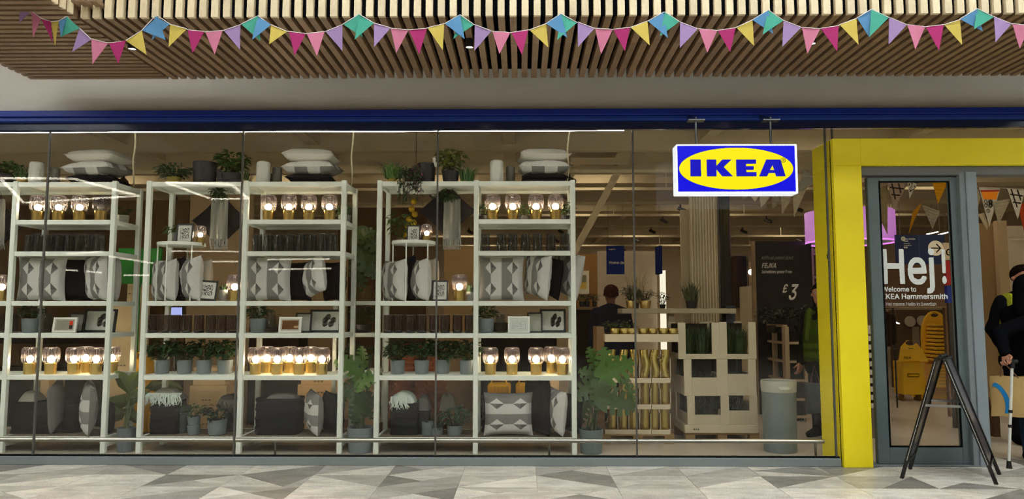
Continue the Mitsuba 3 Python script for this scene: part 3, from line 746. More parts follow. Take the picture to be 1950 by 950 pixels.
def throw(label, px0, px1, py0, py1, Y, D, c, fringe, seed, flo=None, fhi=None):
    """A folded throw over the top of a basket, its fringe hanging over the front."""
    key = thing('throw', label, 'throw blanket', 'folded throws on baskets')
    xa, xb, z1, z0 = X(px0, Y, py0), X(px1, Y, py0), Z(py0, Y), Z(py1, Y)
    r = np.random.RandomState(seed)
    n = 14
    g = np.linspace(-1, 1, n + 1)
    u, v = np.meshgrid(g, g, indexing='ij')
    ht = (1 - np.abs(u) ** 3).clip(0) ** 0.5 * (1 - np.abs(v) ** 3).clip(0) ** 0.5
    q = np.stack([(xa + xb) / 2 + u * (xb - xa) / 2, Y + D / 2 + v * D / 2, z0 + 0 * u], -1)
    wn = meshkit.fbm(q * (9, 9, 9) + seed, 3, seed)
    q[..., 2] += ht * (z1 - z0) * (0.55 + 0.75 * wn)
    i, j = np.meshgrid(np.arange(n), np.arange(n), indexing='ij'); k = n + 1
    f = np.stack([i * k + j, (i + 1) * k + j, (i + 1) * k + j + 1, i * k + j + 1], -1).reshape(-1, 4)
    mb = MB(c); mb.add(q.reshape(-1, 3), f); b = q.copy(); b[..., 2] = z0; mb.add(b.reshape(-1, 3), f[:, ::-1]); part(key, 'cloth', mb, 'matte', True)
    if flo is not None:
        fr = MB(fringe)
        for px in np.linspace(flo, fhi, max(6, int((fhi - flo) * 0.9))):
            a = np.array((X(px, Y - 0.012, py1), Y - 0.004, z0 + (z1 - z0) * 0.5))
            L = r.uniform(0.06, 0.12)
            fr.tube([a + (0, 0.03, 0.01), a + (r.uniform(-.01, .01), -0.014, -0.01), a + (r.uniform(-.02, .02), -0.018 + r.uniform(-.008, .006), -L * .6), a + (r.uniform(-.03, .03), -0.016, -L)], [.006, .006, .005, .004], 5)
        part(key + '__cloth', 'fringe', fr, 'matte', True)


throw('small pale grey throw folded on the wide basket in the first full bay', 35, 66, 747, 766, 0.66, 0.2, S(150, 146, 132), None, 1)
throw('grey throw with long white fringe on the tall basket in the second full bay', 279, 340, 740, 764, 0.64, 0.24, S(126, 126, 118), S(205, 215, 205), 2, 279, 342)
throw('dark grey throw hanging over the right-hand basket in the second full bay', 412, 446, 752, 776, 0.80, 0.2, S(84, 80, 74), S(110, 105, 95), 3, 418, 446)
throw('white throw with thick tassels on the basket in the fourth full bay', 742, 790, 748, 768, 0.62, 0.22, S(190, 200, 190), S(205, 215, 205), 4, 744, 776)
throw('dark grey throw on the small basket in the fourth full bay', 793, 817, 752, 782, 0.69, 0.2, S(92, 92, 88), None, 5)
throw('grey brown throw behind a leafy plant in the fourth full bay', 836, 868, 748, 782, 0.84, 0.16, S(104, 100, 88), None, 6)
throw('black and white throw on the navy basket in the third full bay', 505, 562, 750, 761, 0.68, 0.2, S(120, 120, 118), None, 7)

# ------------------------------------------------------------------ tray tables, frames
for bay, px0, px1, pyt in ((2, 302, 388, 471), (4, 746, 829, 468)):
    k = thing('tray_table', f'small white round tray table with thin legs {BAY[bay]}', 'side table', 'white tray tables in the racks')
    Y = 0.76
    xa, xb, zt = X(px0, Y, 500), X(px1, Y, 500), Z(pyt - 4, Y, px0)
    r = (xb - xa) / 2; cx = (xa + xb) / 2
    m = MB(WHITE); m.lathe([(0.001, zt - 0.012), (r - 0.004, zt - 0.012), (r, zt - 0.008), (r, zt + 0.022), (r - 0.006, zt + 0.022), (r - 0.008, zt - 0.004), (0.001, zt - 0.004)], 40, (cx, Y, 0)); part(k, 'tray', m, 'paint', True)
    for a in (-100, -42, 20, 160):
        x, y = cx + (r - 0.012) * math.cos(math.radians(a - 60)), Y + (r - 0.012) * math.sin(math.radians(a - 60))
        m = MB(WHITE); m.tube([(x, y, SH['l3'] + 0.0005), (x, y, zt - 0.012)], 0.0075, 8); part(k, 'leg', m, 'paint', True)
    TBL = zt - 0.004
    # lamp, frame and plant on the tray
    lx = X(px1 - 17 if bay == 4 else px1 - 8, Y - 0.04, 445)
    kk = thing('table_lamp', f'lit brass lamp with smoked glass shade on the tray table {BAY[bay]}', 'lamp', 'brass and smoked glass lamps')
    for nme, d in (('base', LAMP_BASE), ('base__holder', LAMP_HOLDER), ('bulb', LAMP_BULB), ('shade', LAMP_SHADE), ('ribs', LAMP_RIBS)):
        part(kk, nme, d, to_world=TW(M4((lx, Y - .02, TBL + .0006), 0, s=.74)))


def frame(label, px0, px1, py0, py1, Y, z0, c, inner, art=None, lean=10, mat=0.16, yaw=0, roll=0):
    """A picture frame leaning back on a shelf: frame, mount, and its print."""
    k = thing('picture_frame', label, 'picture frame', 'picture frames on the white racks')
    x, w = (X(px0, Y, py1) + X(px1, Y, py1)) / 2, (X(px1, Y, py1) - X(px0, Y, py1))
    h = Z(py0, Y) - Z(py1, Y)
    b = min(0.022, w * 0.09)
    M = M4((x, Y, z0 + 0.001 + max(0, w / 2 * abs(math.sin(math.radians(roll))))), yaw, lean, roll)
    m = MB(c)
    for x0, x1, a, e in ((-w / 2, w / 2, 0, b), (-w / 2, w / 2, h - b, h), (-w / 2, -w / 2 + b, b, h - b), (w / 2 - b, w / 2, b, h - b)): m.box(x0, x1, -0.008, 0.012, a, e)
    part(k, 'frame', m.move(M), 'paint')
    m = MB(inner); m.box(-w / 2 + b * .8, w / 2 - b * .8, 0.0, 0.008, b * .8, h - b * .8); part(k + '__frame', 'mount', m.move(M), 'matte')
    iw, ih = w - 2 * b, h - 2 * b
    if art == 'print':
        q = [(-iw * (.5 - mat), -0.0008, b + ih * mat), (iw * (.5 - mat), -0.0008, b + ih * mat), (iw * (.5 - mat), -0.0008, b + ih * (1 - mat)), (-iw * (.5 - mat), -0.0008, b + ih * (1 - mat))]
        m = MB(); m.add(q, [[0, 1, 2, 3]], uv=[(0, 0), (1, 0), (1, 1.3), (0, 1.3)]); part(k, 'print', m.move(M), 'print')
    elif art == 'flowers':
        rr = np.random.RandomState(int(px0)); m = MB(S(46, 46, 44)); mm = MB(S(120, 118, 112))
        for a, rad in ((100, .20), (10, .23), (220, .21), (160, .17), (-50, .2)):
            ox, oz = .12 * iw + rad * iw * math.cos(math.radians(a)) * .75, b + ih * .5 + rad * ih * math.sin(math.radians(a)) * 1.05
            for q in range(9):
                t = q / 8 - .5
                pts = [(ox + iw * .115 * (t * 1.7) * math.cos(s_) , -0.0012, oz + ih * .15 * math.sin(s_) + t * ih * .05) for s_ in np.linspace(-1.5, 1.5, 7)]
                m.tube(pts, 0.0022, 3, cap=False)
            ell = [(ox + iw * .105 * math.cos(s_), -0.0006, oz + ih * .15 * math.sin(s_)) for s_ in np.linspace(0, 2 * math.pi, 15)[:-1]]
            mm.add(ell, [[0, i, i + 1] for i in range(1, 13)])
        part(k, 'ink_drawing', m.move(M), 'matte'); part(k, 'wash', mm.move(M), 'matte')
    elif art == 'lines':
        m = MB(S(150, 158, 158))
        for q in range(5): m.box(-iw * .36, iw * .3 - .02 * (q % 2), -0.001, 0, b + ih * (.2 + .14 * q), b + ih * (.215 + .14 * q))
        for q in (-.34, .12, .36): m.box(iw * q, iw * (q + .012), -0.001, 0, b + ih * .15, b + ih * .82)
        part(k, 'sketch', m.move(M), 'matte')
    elif art == 'brown':
        m = MB(S(112, 78, 48)); m.box(-iw * .44, iw * .44, -0.001, 0, b + ih * .12, b + ih * .88)
        for q in range(5): m.box(-iw * .40, iw * (.1 + .06 * q), -0.002, -0.001, b + ih * (.2 + .12 * q), b + ih * (.23 + .12 * q), c=S(70, 44, 30))
        m.box(iw * .2, iw * .44, -0.002, -0.001, b + ih * .25, b + ih * .4, c=S(190, 170, 130)); part(k, 'photo', m.move(M), 'matte')
    elif art == 'poster':
        m = MB(S(140, 136, 122)); m.box(-iw * .44, iw * .2, -0.001, 0, b + ih * .1, b + ih * .9); m.box(iw * .22, iw * .4, -0.001, 0, b + ih * .52, b + ih * .88, c=S(196, 60, 40)); m.box(iw * .22, iw * .4, -0.001, 0, b + ih * .14, b + ih * .5, c=S(60, 50, 44))
        part(k, 'photo', m.move(M), 'matte')
    return k


BLK, WPAPER = S(22, 22, 22), S(206, 208, 200)
zz = SH['l4']
frame('large black-framed ink flower print in the first full bay', 157, 218, 588, 633, 0.80, zz, BLK, WPAPER, 'flowers')
frame('narrow black frame half hidden by a white one in the first full bay', 127, 158, 595, 633, 0.72, zz, BLK, S(150, 150, 144))
frame('small white frame with a red and grey photo in the first full bay', 99, 144, 604, 634, 0.60, zz, S(215, 215, 205), S(160, 160, 148), 'poster')
frame('large black-framed ink flower print in the third full bay', 588, 648, 588, 632, 0.80, zz, BLK, WPAPER, 'flowers')
frame('narrow black frame half hidden by a white one in the third full bay', 561, 592, 594, 632, 0.72, zz, BLK, S(180, 182, 174))
frame('small white frame with a brown photo in the third full bay', 530, 573, 603, 634, 0.60, zz, S(222, 222, 212), S(190, 188, 176), 'brown')
frame('large black-framed ink flower print in the fifth full bay', 1028, 1078, 586, 631, 0.80, zz, BLK, WPAPER, 'flowers')
frame('narrow black frame half hidden by a white one in the fifth full bay', 1004, 1033, 592, 631, 0.72, zz, BLK, S(176, 178, 166))
frame('small white frame with a faint line sketch in the fifth full bay', 967, 1009, 601, 633, 0.60, zz, S(220, 224, 216), S(206, 212, 206), 'lines')
zz = SH['l3']
frame('small black frame leaning beside a lit lamp in the second full bay', 374, 410, 534, 573, 0.62, zz, BLK, WPAPER, 'print', yaw=12, roll=4)
frame('small black frame leaning beside a lit lamp in the fourth full bay', 822, 853, 532, 572, 0.62, zz, BLK, WPAPER, 'print')
frame('black-framed print standing on the tray table in the second full bay', 334, 366, 432, 470, 0.66, TBL, BLK, WPAPER, 'print', lean=6)
frame('black-framed print standing on the tray table in the fourth full bay', 774, 800, 432, 467, 0.68, TBL, BLK, WPAPER, 'print', lean=6)
# ------------------------------------------------------------------ plants
G1, G2, G3 = S(56, 86, 36), S(44, 70, 36), S(84, 104, 48)


def leaf(mb, a, d, L, W, c, droop=0.3, up=(0, 0, 1)):
    """One folded pointed leaf from a along d."""
    d = np.asarray(d, float); d /= np.linalg.norm(d) + 1e-9
    s = np.cross(d, up); s /= np.linalg.norm(s) + 1e-9
    n = np.cross(s, d)
    a = np.asarray(a, float)
    q1 = a + d * L * .35; q2 = a + d * L * .7 - np.array([0, 0, L * droop * .35]); q3 = a + d * L * .98 - np.array([0, 0, L * droop])
    v = [a, q1 + s * W * .5 + n * W * .12, q1 - n * W * .05, q1 - s * W * .5 + n * W * .12, q2 + s * W * .38 + n * W * .1, q2 - n * W * .04, q2 - s * W * .38 + n * W * .1, q3]
    mb.add(v, [[0, 1, 2], [0, 2, 3], [1, 4, 5], [1, 5, 2], [2, 5, 6], [2, 6, 3], [4, 7, 5], [5, 7, 6]], c)


def vary(c, r, a=0.35): return np.asarray(c) * (1 - a / 2 + a * r.random()) * (1 + np.array([r.uniform(-.12, .12), 0, r.uniform(-.1, .1)]))


def bushy(r, R, H, n, L, W, c, droop=0.4):
    """A dome of stalked leaves above a pot rim at the origin."""
    mb, st = MB(c), MB(S(60, 66, 36))
    for i in range(n):
        a, e = r.uniform(0, 2 * math.pi), r.random() ** 0.7
        rad = R * math.sqrt(r.random()) * (0.35 + 0.65 * e ** .5)
        p = np.array([rad * math.cos(a), rad * math.sin(a), H * (0.12 + 0.88 * e) * (1 - 0.35 * (rad / R) ** 2)])
        d = np.array([math.cos(a + r.uniform(-.7, .7)), math.sin(a + r.uniform(-.7, .7)), r.uniform(-.15, .75)])
        leaf(mb, p, d, L * r.uniform(.7, 1.15), W * r.uniform(.75, 1.15), vary(c, r), droop)
        if i % 3 == 0: st.tube([(p[0] * .12, p[1] * .12, -0.02), (p[0] * .6, p[1] * .6, p[2] * .55), p], 0.0022, 4, cap=False)
    return mb, st


def grass(r, R, H, n, c, w=0.007, lean=0.5):
    mb = MB(c)
    for i in range(n):
        a, rad = r.uniform(0, 2 * math.pi), R * .55 * math.sqrt(r.random())
        h, l = H * r.uniform(.55, 1.05), lean * r.uniform(.1, 1.0)
        b = np.array([rad * math.cos(a), rad * math.sin(a), -0.01]); o = np.array([math.cos(a), math.sin(a), 0])
        s = np.array([-math.sin(a), math.cos(a), 0]) * w / 2
        m1, tp = b + o * R * l * .35 + (0, 0, h * .6), b + o * R * l * 1.2 + (0, 0, h * (1 - .25 * l))
        mb.add([b - s, b + s, m1 + s * .8, m1 - s * .8, tp], [[0, 1, 2], [0, 2, 3], [3, 2, 4]], vary(c, r, .5))
    return mb


def pot_mb(r0, r1, h, c, n=24, rim=0.006, soil=S(38, 30, 24)):
    mb = MB(c)
    mb.lathe([(0.001, 0), (r0 - .004, 0), (r0, .004), (r1, h - .004), (r1 - .002, h), (r1 - rim, h), (r1 - rim - .002, h - 0.02)], n)
    so = MB(soil); so.lathe([(r1 - rim - .001, h - 0.018), (0.001, h - 0.012)], n, sharp=90)
    return mb, so


def plant(label, px, pyb, Y, z0, pot=('grey', 30, 25), kind='bushy', R=0.12, H=0.16, n=70, L=0.07, W=0.04, c=G2, group=None, seed=None, name='potted_plant', **k_):
    """A potted plant; the pot is given as kind, width and height in photo pixels at depth Y."""
    r = random.Random(seed if seed is not None else int(px * 7 + pyb))
    k = thing(name, label, 'plant', group or 'potted plants in the shop window')
    x = X(px, Y, pyb); sc = (Y - CAM[1]) / F
    kind_p, w, h = pot; w, h = w * sc / 2, h * sc
    col = {'grey': S(112, 122, 124), 'pale': S(150, 152, 146), 'white': S(185, 180, 168), 'gold': (0.80, 0.60, 0.24), 'black': S(34, 34, 36), 'clay': S(176, 96, 60), 'brown': S(84, 66, 44), 'yellow': S(176, 160, 70)}[kind_p]
    a, so = pot_mb(w * (.86 if kind_p not in ('black', 'gold') else .8), w, h, col)
    M = M4((x, Y, z0 + 0.0006))
    part(k, 'pot', a.move(M), 'metal' if kind_p == 'gold' else 'paint', True); part(k + '__pot', 'soil', so.move(M), 'matte')
    M = M4((x, Y, z0 + h - 0.012))
    if kind == 'bushy':
        f, st = bushy(r, R, H, n, L, W, c, k_.get('droop', .4))
        stuff_part(k, 'foliage', f.move(M)); part(k, 'stems', st.move(M), 'matte', True)
    else:
        stuff_part(k, 'foliage', grass(r, R, H, n, c, k_.get('w', .007), k_.get('lean', .5)).move(M))
    return k


# grey pots on shelf l5 of the plant bays
for bay, pxs in ((2, (308, 351, 388, 428)), (4, (757, 803, 843, 889))):
    for i, px in enumerate(pxs):
        plant(f'leafy dark green plant in a grey pot, {ORD[i]} of four {BAY[bay]}', px, 714, 0.72 if not (bay == 4 and i == 2) else 0.78, SH['l5'], ('grey', 29, 26), 'bushy', .14, .215, 130, .092, .058, G2, 'grey potted plants in a row of four')
for bay, px in ((1, 57), (3, 491), (5, 926)):
    plant(f'bushy dark plant in a grey pot beside a smoked vase {BAY[bay]}', px, 634, 0.72, SH['l4'], ('grey', 31, 27), 'bushy', .12, .14, 70, .07, .045, G2)
    x = X({1: 88, 3: 516, 5: 953}[bay], .72, 630)
    solo('smoked_vase', f'brown smoked vase between a potted plant and a white frame {BAY[bay]}', 'vase', VASE, group='single smoked vases', to_world=TW(M4((x, .72, SH['l4'] + .0006))))
for i, px in enumerate((8, 30)):
    solo('smoked_tumbler', f'amber glass tumbler at the left edge, {ORD[i]} beside the post', 'tumbler', TUMBLER, group='tumblers at the left edge', to_world=TW(M4((X(px, .7, 620) - .03, .7, SH['l4'] + .0006), s=1.05)))
# behind the lamps of l1
plant('small plant in a white pot at the right rear of the first full bay', 233, 420, 0.93, SH['l1'], ('pale', 24, 18), 'bushy', .09, .11, 55, .05, .03, G2)
plant('small plant in a grey pot at the right rear of the third full bay', 656, 418, 0.93, SH['l1'], ('grey', 24, 18), 'grass', .12, .17, 80, 0, 0, G2, lean=.9)
plant('dark leafy plant behind the lamps, left in the fifth full bay', 922, 418, 0.93, SH['l1'], ('black', 22, 16), 'bushy', .1, .16, 60, .06, .035, G2)
plant('dark leafy plant behind the lamps, right in the fifth full bay', 1074, 418, 0.93, SH['l1'], ('black', 22, 16), 'bushy', .1, .16, 60, .06, .035, G2)
plant('dark leafy plant behind the lamps, middle in the fifth full bay', 998, 418, 0.95, SH['l1'], ('black', 22, 16), 'bushy', .1, .15, 60, .06, .035, G2)
# small ones beside the frames of l3, on the tables
plant('tiny plant in a pale pot beside a lamp in the second full bay', 424, 572, 0.78, SH['l3'], ('pale', 18, 22), 'grass', .06, .09, 60, 0, 0, G2)
plant('tiny plant behind a lit lamp in the fourth full bay', 896, 572, 0.84, SH['l3'], ('pale', 18, 18), 'grass', .08, .14, 70, 0, 0, G2)
plant('drooping fern on the tray table in the second full bay', 339, 468, 0.84, TBL - 0.01, ('grey', 17, 26), 'bushy', .13, .09, 34, .11, .035, G1, droop=.75)
plant('leafy plant on the tray table in the fourth full bay', 762, 468, 0.90, TBL - 0.01, ('brown', 16, 16), 'bushy', .12, .3, 50, .09, .05, G1, droop=.6)
# l6
k = plant('spiky plant in a grey pot stood on a second pot in the second full bay', 369, 817, 0.66, SH['l6'] + 0.095, ('grey', 24, 16), 'bushy', .13, .13, 46, .09, .032, G2)
a, so = pot_mb(.055, .064, .095, S(112, 122, 124)); a.move(M4((X(369, .66, 820), .66, SH['l6'] + .0006))); part(k, 'stand_pot', a, 'paint', True)
plant('dark leafy plant in a grey pot at the right of the second full bay', 413, 832, 0.66, SH['l6'], ('grey', 36, 28), 'bushy', .14, .15, 70, .08, .04, S(34, 50, 34))
a, so = pot_mb(.075, .085, .27, S(84, 92, 94)); a.move(M4((X(347, .80, 800), .80, SH['l6'] + .0006)))
solo('tall_pot', 'tall empty grey pot beside the tall black basket in the second full bay', 'pot', a, 'paint', True)
plant('small grass in a dark grey pot low in the fourth full bay', 832, 832, 0.66, SH['l6'], ('grey', 24, 14), 'grass', .12, .14, 80, 0, 0, S(40, 58, 44))
plant('big leafy plant in a grey pot low in the fourth full bay', 866, 832, 0.66, SH['l6'], ('grey', 30, 18), 'bushy', .15, .2, 110, .085, .05, S(48, 70, 50))
a, so = pot_mb(.06, .066, .13, S(96, 106, 108)); a.move(M4((X(816, .70, 820), .66, SH['l6'] + .0006)))
solo('tall_pot', 'slim empty grey pot beside the black basket in the fourth full bay', 'pot', a, 'paint', True)

# on top of the racks
zt = SH['top']
plant('bushy green plant on top of the rack at the left edge', 8, 345, 0.72, zt, ('black', 40, 22), 'bushy', .16, .15, 150, .08, .04, G1)
plant('green grass in a gold pot on top of the rack, beside a white vase', 43, 345, 0.74, zt, ('gold', 26, 16), 'grass', .16, .17, 130, 0, 0, G1, lean=.9)
plant('spreading thin-leaved plant on top of the second full bay', 332, 345, 0.76, zt, ('yellow', 26, 17), 'bushy', .19, .14, 190, .10, .024, G2)
plant('tall leafy plant on top of the second full bay beside a black bowl', 441, 345, 0.72, zt, ('black', 40, 22), 'bushy', .14, .25, 140, .10, .05, G1)
plant('small fern on top at the right end of the second full bay', 466, 345, 0.78, zt, ('gold', 20, 12), 'grass', .13, .16, 100, 0, 0, G1, lean=.9)
plant('green fern in a yellow pot on top, leftmost on the fourth full bay', 747, 345, 0.72, zt, ('yellow', 16, 16), 'grass', .15, .2, 120, 0, 0, S(74, 112, 44), lean=.9, w=.012)
plant('yellow-green leafy plant in a black pot on top of the fourth full bay', 858, 345, 0.72, zt, ('black', 34, 26), 'bushy', .14, .25, 140, .09, .05, S(96, 108, 44))
plant('small fern in a gold pot on top at the right of the fourth full bay', 890, 345, 0.72, zt, ('gold', 18, 8), 'grass', .13, .2, 110, 0, 0, S(60, 100, 44), lean=.8, w=.011)
a, so = pot_mb(.088, .098, .23, S(26, 26, 28)); a.move(M4((X(812, .76, 345), .76, zt + .0006)))
key = thing('black_pot', 'tall black pot with a white tag on top of the fourth full bay', 'pot'); part(key, 'body', a, 'paint', True)
m = MB(S(205, 205, 198)); m.bar((X(826, .66, 310), .655, Z(300, .66)), (X(831, .66, 320), .65, Z(318, .66)), .03, .002, up=(0, 1, 0)); part(key, 'price_tag', m, 'matte')
a, so = pot_mb(.11, .124, .24, S(30, 30, 32), 32); a.move(M4((X(390, .72, 345), .72, zt + .0006))); solo('black_pot', 'large round black bowl on top of the second full bay', 'pot', a, 'paint', True)
m = MB(S(36, 36, 38)); m.add([P(413, 320, .68), P(453, 342, .68), P(413, 346, .68), P(413, 320, .80), P(453, 342, .80), P(413, 346, .80)], [[0, 2, 1], [3, 4, 5], [0, 1, 4], [0, 4, 3], [1, 2, 5], [1, 5, 4], [0, 3, 5], [0, 5, 2]])
solo('black_tray', 'black tray tilted beside the large black bowl on top of the rack', 'tray', m, 'paint')
# hanging vine
r = random.Random(77)
k = thing('hanging_vine', 'trailing dark plant spilling over the top rail of the fourth full bay', 'plant')
px, Yv = 783, 0.46
a, so = pot_mb(.07, .08, .10, S(40, 36, 34)); xv = X(px, .6, 345); a.move(M4((xv, .60, zt + .0006))); part(k, 'pot', a, 'paint', True)
f, st = MB(G2), MB(S(50, 52, 34))
for i in range(34):
    x0 = xv + r.uniform(-.1, .12); L = r.uniform(.05, .30); y0 = r.uniform(.40, .475)
    purple = r.random() < 0.28 and x0 > xv
    pts = [(xv + (x0 - xv) * .4, .58, zt + .10), (x0, .51, zt + r.uniform(.08, .17)), (x0, y0 - .02, zt + .03), (x0 + r.uniform(-.03, .03), y0 - .03, zt - L)]
    st.tube(pts, .002, 4, cap=False)
    for q in range(12):
        t = r.random() * 2.98; s_ = int(t); a_, b_ = np.array(pts[s_]), np.array(pts[s_ + 1]); p = a_ + (b_ - a_) * (t - s_)
        c = S(86, 30, 62) if purple else G2
        leaf(f, p, (r.uniform(-1, 1), -abs(r.uniform(.1, 1)), r.uniform(-.6, .5)), r.uniform(.03, .05), .022, vary(c, r, .5), .5)
stuff_part(k, 'leaves', f); part(k, 'stems', st, 'matte')
# small garlands of leaves hung at the scarves
for bay, px, py in ((2, 418, 366), (4, 849, 372)):
    k = thing('leaf_sprig', f'dark green leafy sprig pinned above the grey scarf {BAY[bay]}', 'plant')
    o = P(px, py, .76); f = MB(G2)
    for i in range(60):
        d = np.array([r.uniform(-1, 1), r.uniform(-.6, .3), r.uniform(-.7, .7)])
        leaf(f, o + d * (.10, .05, .05) * r.random(), d, r.uniform(.05, .085), .035, vary(G2, r), .5)
    stuff_part(k, 'leaves', f)
    m = MB(S(50, 44, 36)); m.tube([o, o + (0, .02, .08), (o[0], .78, SH['top'] - .03)], .003, 5); part(k, 'hook', m, 'matte')

# white vases on top
def vase(label, px, pyt, w, Y, z0, c, name='vase'):
    sc = (Y - CAM[1]) / F; r0 = w * sc / 2; h = Z(pyt, Y, px) - z0
    m = MB(c); m.lathe([(.001, 0), (r0 * .92, 0), (r0, .006), (r0, h - r0 * .35), (r0 * .9, h - r0 * .1), (r0 * .72, h), (r0 * .6, h), (r0 * .55, h - .02), (.001, h - .03)], 28, (X(px, Y, pyt), Y, z0 + .0006))
    return solo(name, label, 'vase', m, 'paint', True, 'vases on top of the racks')
for px, b, t in ((70.5, 1, 309), (502, 3, 308), (946, 5, 306)):
    vase(f'tall off-white ceramic vase on top {BAY[b]}', px, t, 26, .68, zt, S(190, 190, 182))
    vase(f'small grey vase behind the pillows on top {BAY[b]}', px + 26 + 8 * (b == 1), t + 11, 19 if b != 5 else 17, .84, zt, S(120, 118, 108))

# ------------------------------------------------------------------ monsteras and big floor plants
def monstera_leaf(base, tip_dir, L, W, c, r, droop=.25, face=(0, -1, 0.5)):
    """A heart-shaped leaf with deep slits between its lobes, cupped along its midrib; starts at base along tip_dir."""
    d = np.asarray(tip_dir, float); d /= np.linalg.norm(d)
    nrm = np.asarray(face, float); nrm = nrm - d * nrm.dot(d); nrm /= np.linalg.norm(nrm) + 1e-9
    s = np.cross(d, nrm)
    mb = MB(c); V, Fc = [], []
    def pt(u, t):
        z = -droop * (max(0, u - .1) ** 2) * L + .10 * W * abs(t) ** 1.5
        return np.asarray(base) + d * u * L + s * t * W / 2 + nrm * (z * .7) + np.array([0, 0, -droop * u * u * L * .6])
    prof = lambda u: (max(0.0, 1 - ((u - .30) / .72) ** 2)) ** .62 if u > .3 else (max(0.0, 1 - ((u - .30) / .5) ** 2)) ** .5
    us = np.linspace(-.12, 1.0, 17)
    for sgn in (-1, 1):
        for i in range(16):
            u0, u1 = us[i], us[i + 1]
            slit = (i % 3 == 2) and 3 <= i < 15
            w0, w1 = prof(max(u0, -.19)), prof(max(u1, -.19))
            if slit: w0, w1 = w0 * .45, w1 * .45
            sh = .07
            a0, a1 = pt(max(u0, .0), 0), pt(max(u1, 0.001), 0)
            m0, m1 = pt(u0 + sh * w0 * .5, sgn * w0 * .5), pt(u1 + sh * w1 * .5, sgn * w1 * .5)
            b0, b1 = pt(u0 + sh * w0, sgn * w0), pt(u1 + sh * w1, sgn * w1)
            n0 = len(V); V += [a0, a1, m0, m1, b0, b1]
            q = [[0, 1, 3], [0, 3, 2], [2, 3, 5], [2, 5, 4]]
            if sgn < 0: q = [x[::-1] for x in q]
            Fc += [[n0 + y for y in x] for x in q]
    mb.add(V, Fc, c)
    rib = np.asarray([pt(u, 0) + nrm * .002 for u in (0.0, .35, .7, .97)])
    mb.tube(rib, [.004, .003, .002, .001], 4, np.asarray(c) * 1.9)
    return mb


def monstera(label, px, pyb, Y, w, h, col, leaves, seed, c=G1):
    """leaves: (centre px, py, length px, width px, direction degrees, depth offset, tone) per leaf."""
    r = random.Random(seed)
    k = thing('monstera', label, 'plant', 'large leafy floor plants'); sc = (Y - CAM[1]) / F
    a, so = pot_mb(w * sc / 2 * .86, w * sc / 2, h * sc, col, 36, .012); x = X(px, Y, pyb)
    M = M4((x, Y, 0.0006)); part(k, 'pot', a.move(M), 'paint', True); part(k + '__pot', 'soil', so.move(M), 'matte')
    top = np.array([x, Y, h * sc - .02])
    for (lx, ly, L, W, ang, dy, tone) in leaves:
        o = P(lx, ly, Y + dy); a_ = math.radians(ang)
        d = np.array([math.cos(a_), r.uniform(-.5, .1), math.sin(a_)])
        base = o - d * L * sc * .45
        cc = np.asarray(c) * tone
        lk = part(k, 'leaf', monstera_leaf(base, d, L * sc, W * sc, cc, r, .2, (r.uniform(-.9, .9), -1, r.uniform(.1, 1.1))), 'paint')
        m = MB(S(56, 74, 40)); foot = top + (r.uniform(-.05, .05), r.uniform(-.05, .05), 0)
        mid = (foot + base) / 2 + (r.uniform(-.03, .03), .03, .08)
        m.tube([foot, mid, base], [.008, .006, .005], 6); part(lk, 'stalk', m, 'paint', True)
    return k


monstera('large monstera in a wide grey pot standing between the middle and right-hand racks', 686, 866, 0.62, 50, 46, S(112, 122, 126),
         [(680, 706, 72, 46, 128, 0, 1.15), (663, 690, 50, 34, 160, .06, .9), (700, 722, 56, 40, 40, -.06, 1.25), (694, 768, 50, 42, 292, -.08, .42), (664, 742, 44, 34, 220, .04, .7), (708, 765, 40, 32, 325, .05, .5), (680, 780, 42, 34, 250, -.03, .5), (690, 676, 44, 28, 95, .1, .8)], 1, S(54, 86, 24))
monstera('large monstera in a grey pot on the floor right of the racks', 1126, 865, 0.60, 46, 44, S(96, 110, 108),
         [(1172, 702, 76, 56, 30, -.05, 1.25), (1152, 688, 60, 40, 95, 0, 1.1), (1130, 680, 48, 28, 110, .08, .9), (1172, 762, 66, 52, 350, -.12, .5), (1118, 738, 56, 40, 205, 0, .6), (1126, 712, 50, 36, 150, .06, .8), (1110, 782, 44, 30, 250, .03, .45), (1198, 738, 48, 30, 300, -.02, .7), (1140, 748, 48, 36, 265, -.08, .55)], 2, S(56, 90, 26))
# big palm-leaved plant between the first and second racks
r = random.Random(9)
k = thing('floor_plant', 'broad-leaved plant in a grey pot on the floor between the first two racks', 'plant')
a, so = pot_mb(.078, .09, .235, S(96, 104, 108), 30, .01); xk = X(239, .62, 860); a.move(M4((xk, .62, .0006))); part(k, 'pot', a, 'paint', True)
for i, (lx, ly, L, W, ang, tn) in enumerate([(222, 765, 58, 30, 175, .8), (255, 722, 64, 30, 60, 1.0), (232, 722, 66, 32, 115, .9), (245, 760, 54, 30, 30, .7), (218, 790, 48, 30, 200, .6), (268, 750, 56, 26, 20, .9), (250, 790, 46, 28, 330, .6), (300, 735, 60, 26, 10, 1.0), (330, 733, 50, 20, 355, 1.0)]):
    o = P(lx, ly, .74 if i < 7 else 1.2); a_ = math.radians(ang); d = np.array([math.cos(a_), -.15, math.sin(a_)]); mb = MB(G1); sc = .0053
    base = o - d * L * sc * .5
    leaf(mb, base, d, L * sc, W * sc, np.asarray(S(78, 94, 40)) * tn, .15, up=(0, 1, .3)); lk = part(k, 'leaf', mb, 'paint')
    m = MB(S(70, 80, 44)); m.tube([(xk + r.uniform(-.03, .03), .62, .22), (xk + (base[0] - xk) * .3, .68, .22 + (base[2] - .22) * .7), base], [.006, .005, .004], 5); part(lk, 'stalk', m, 'paint', True)
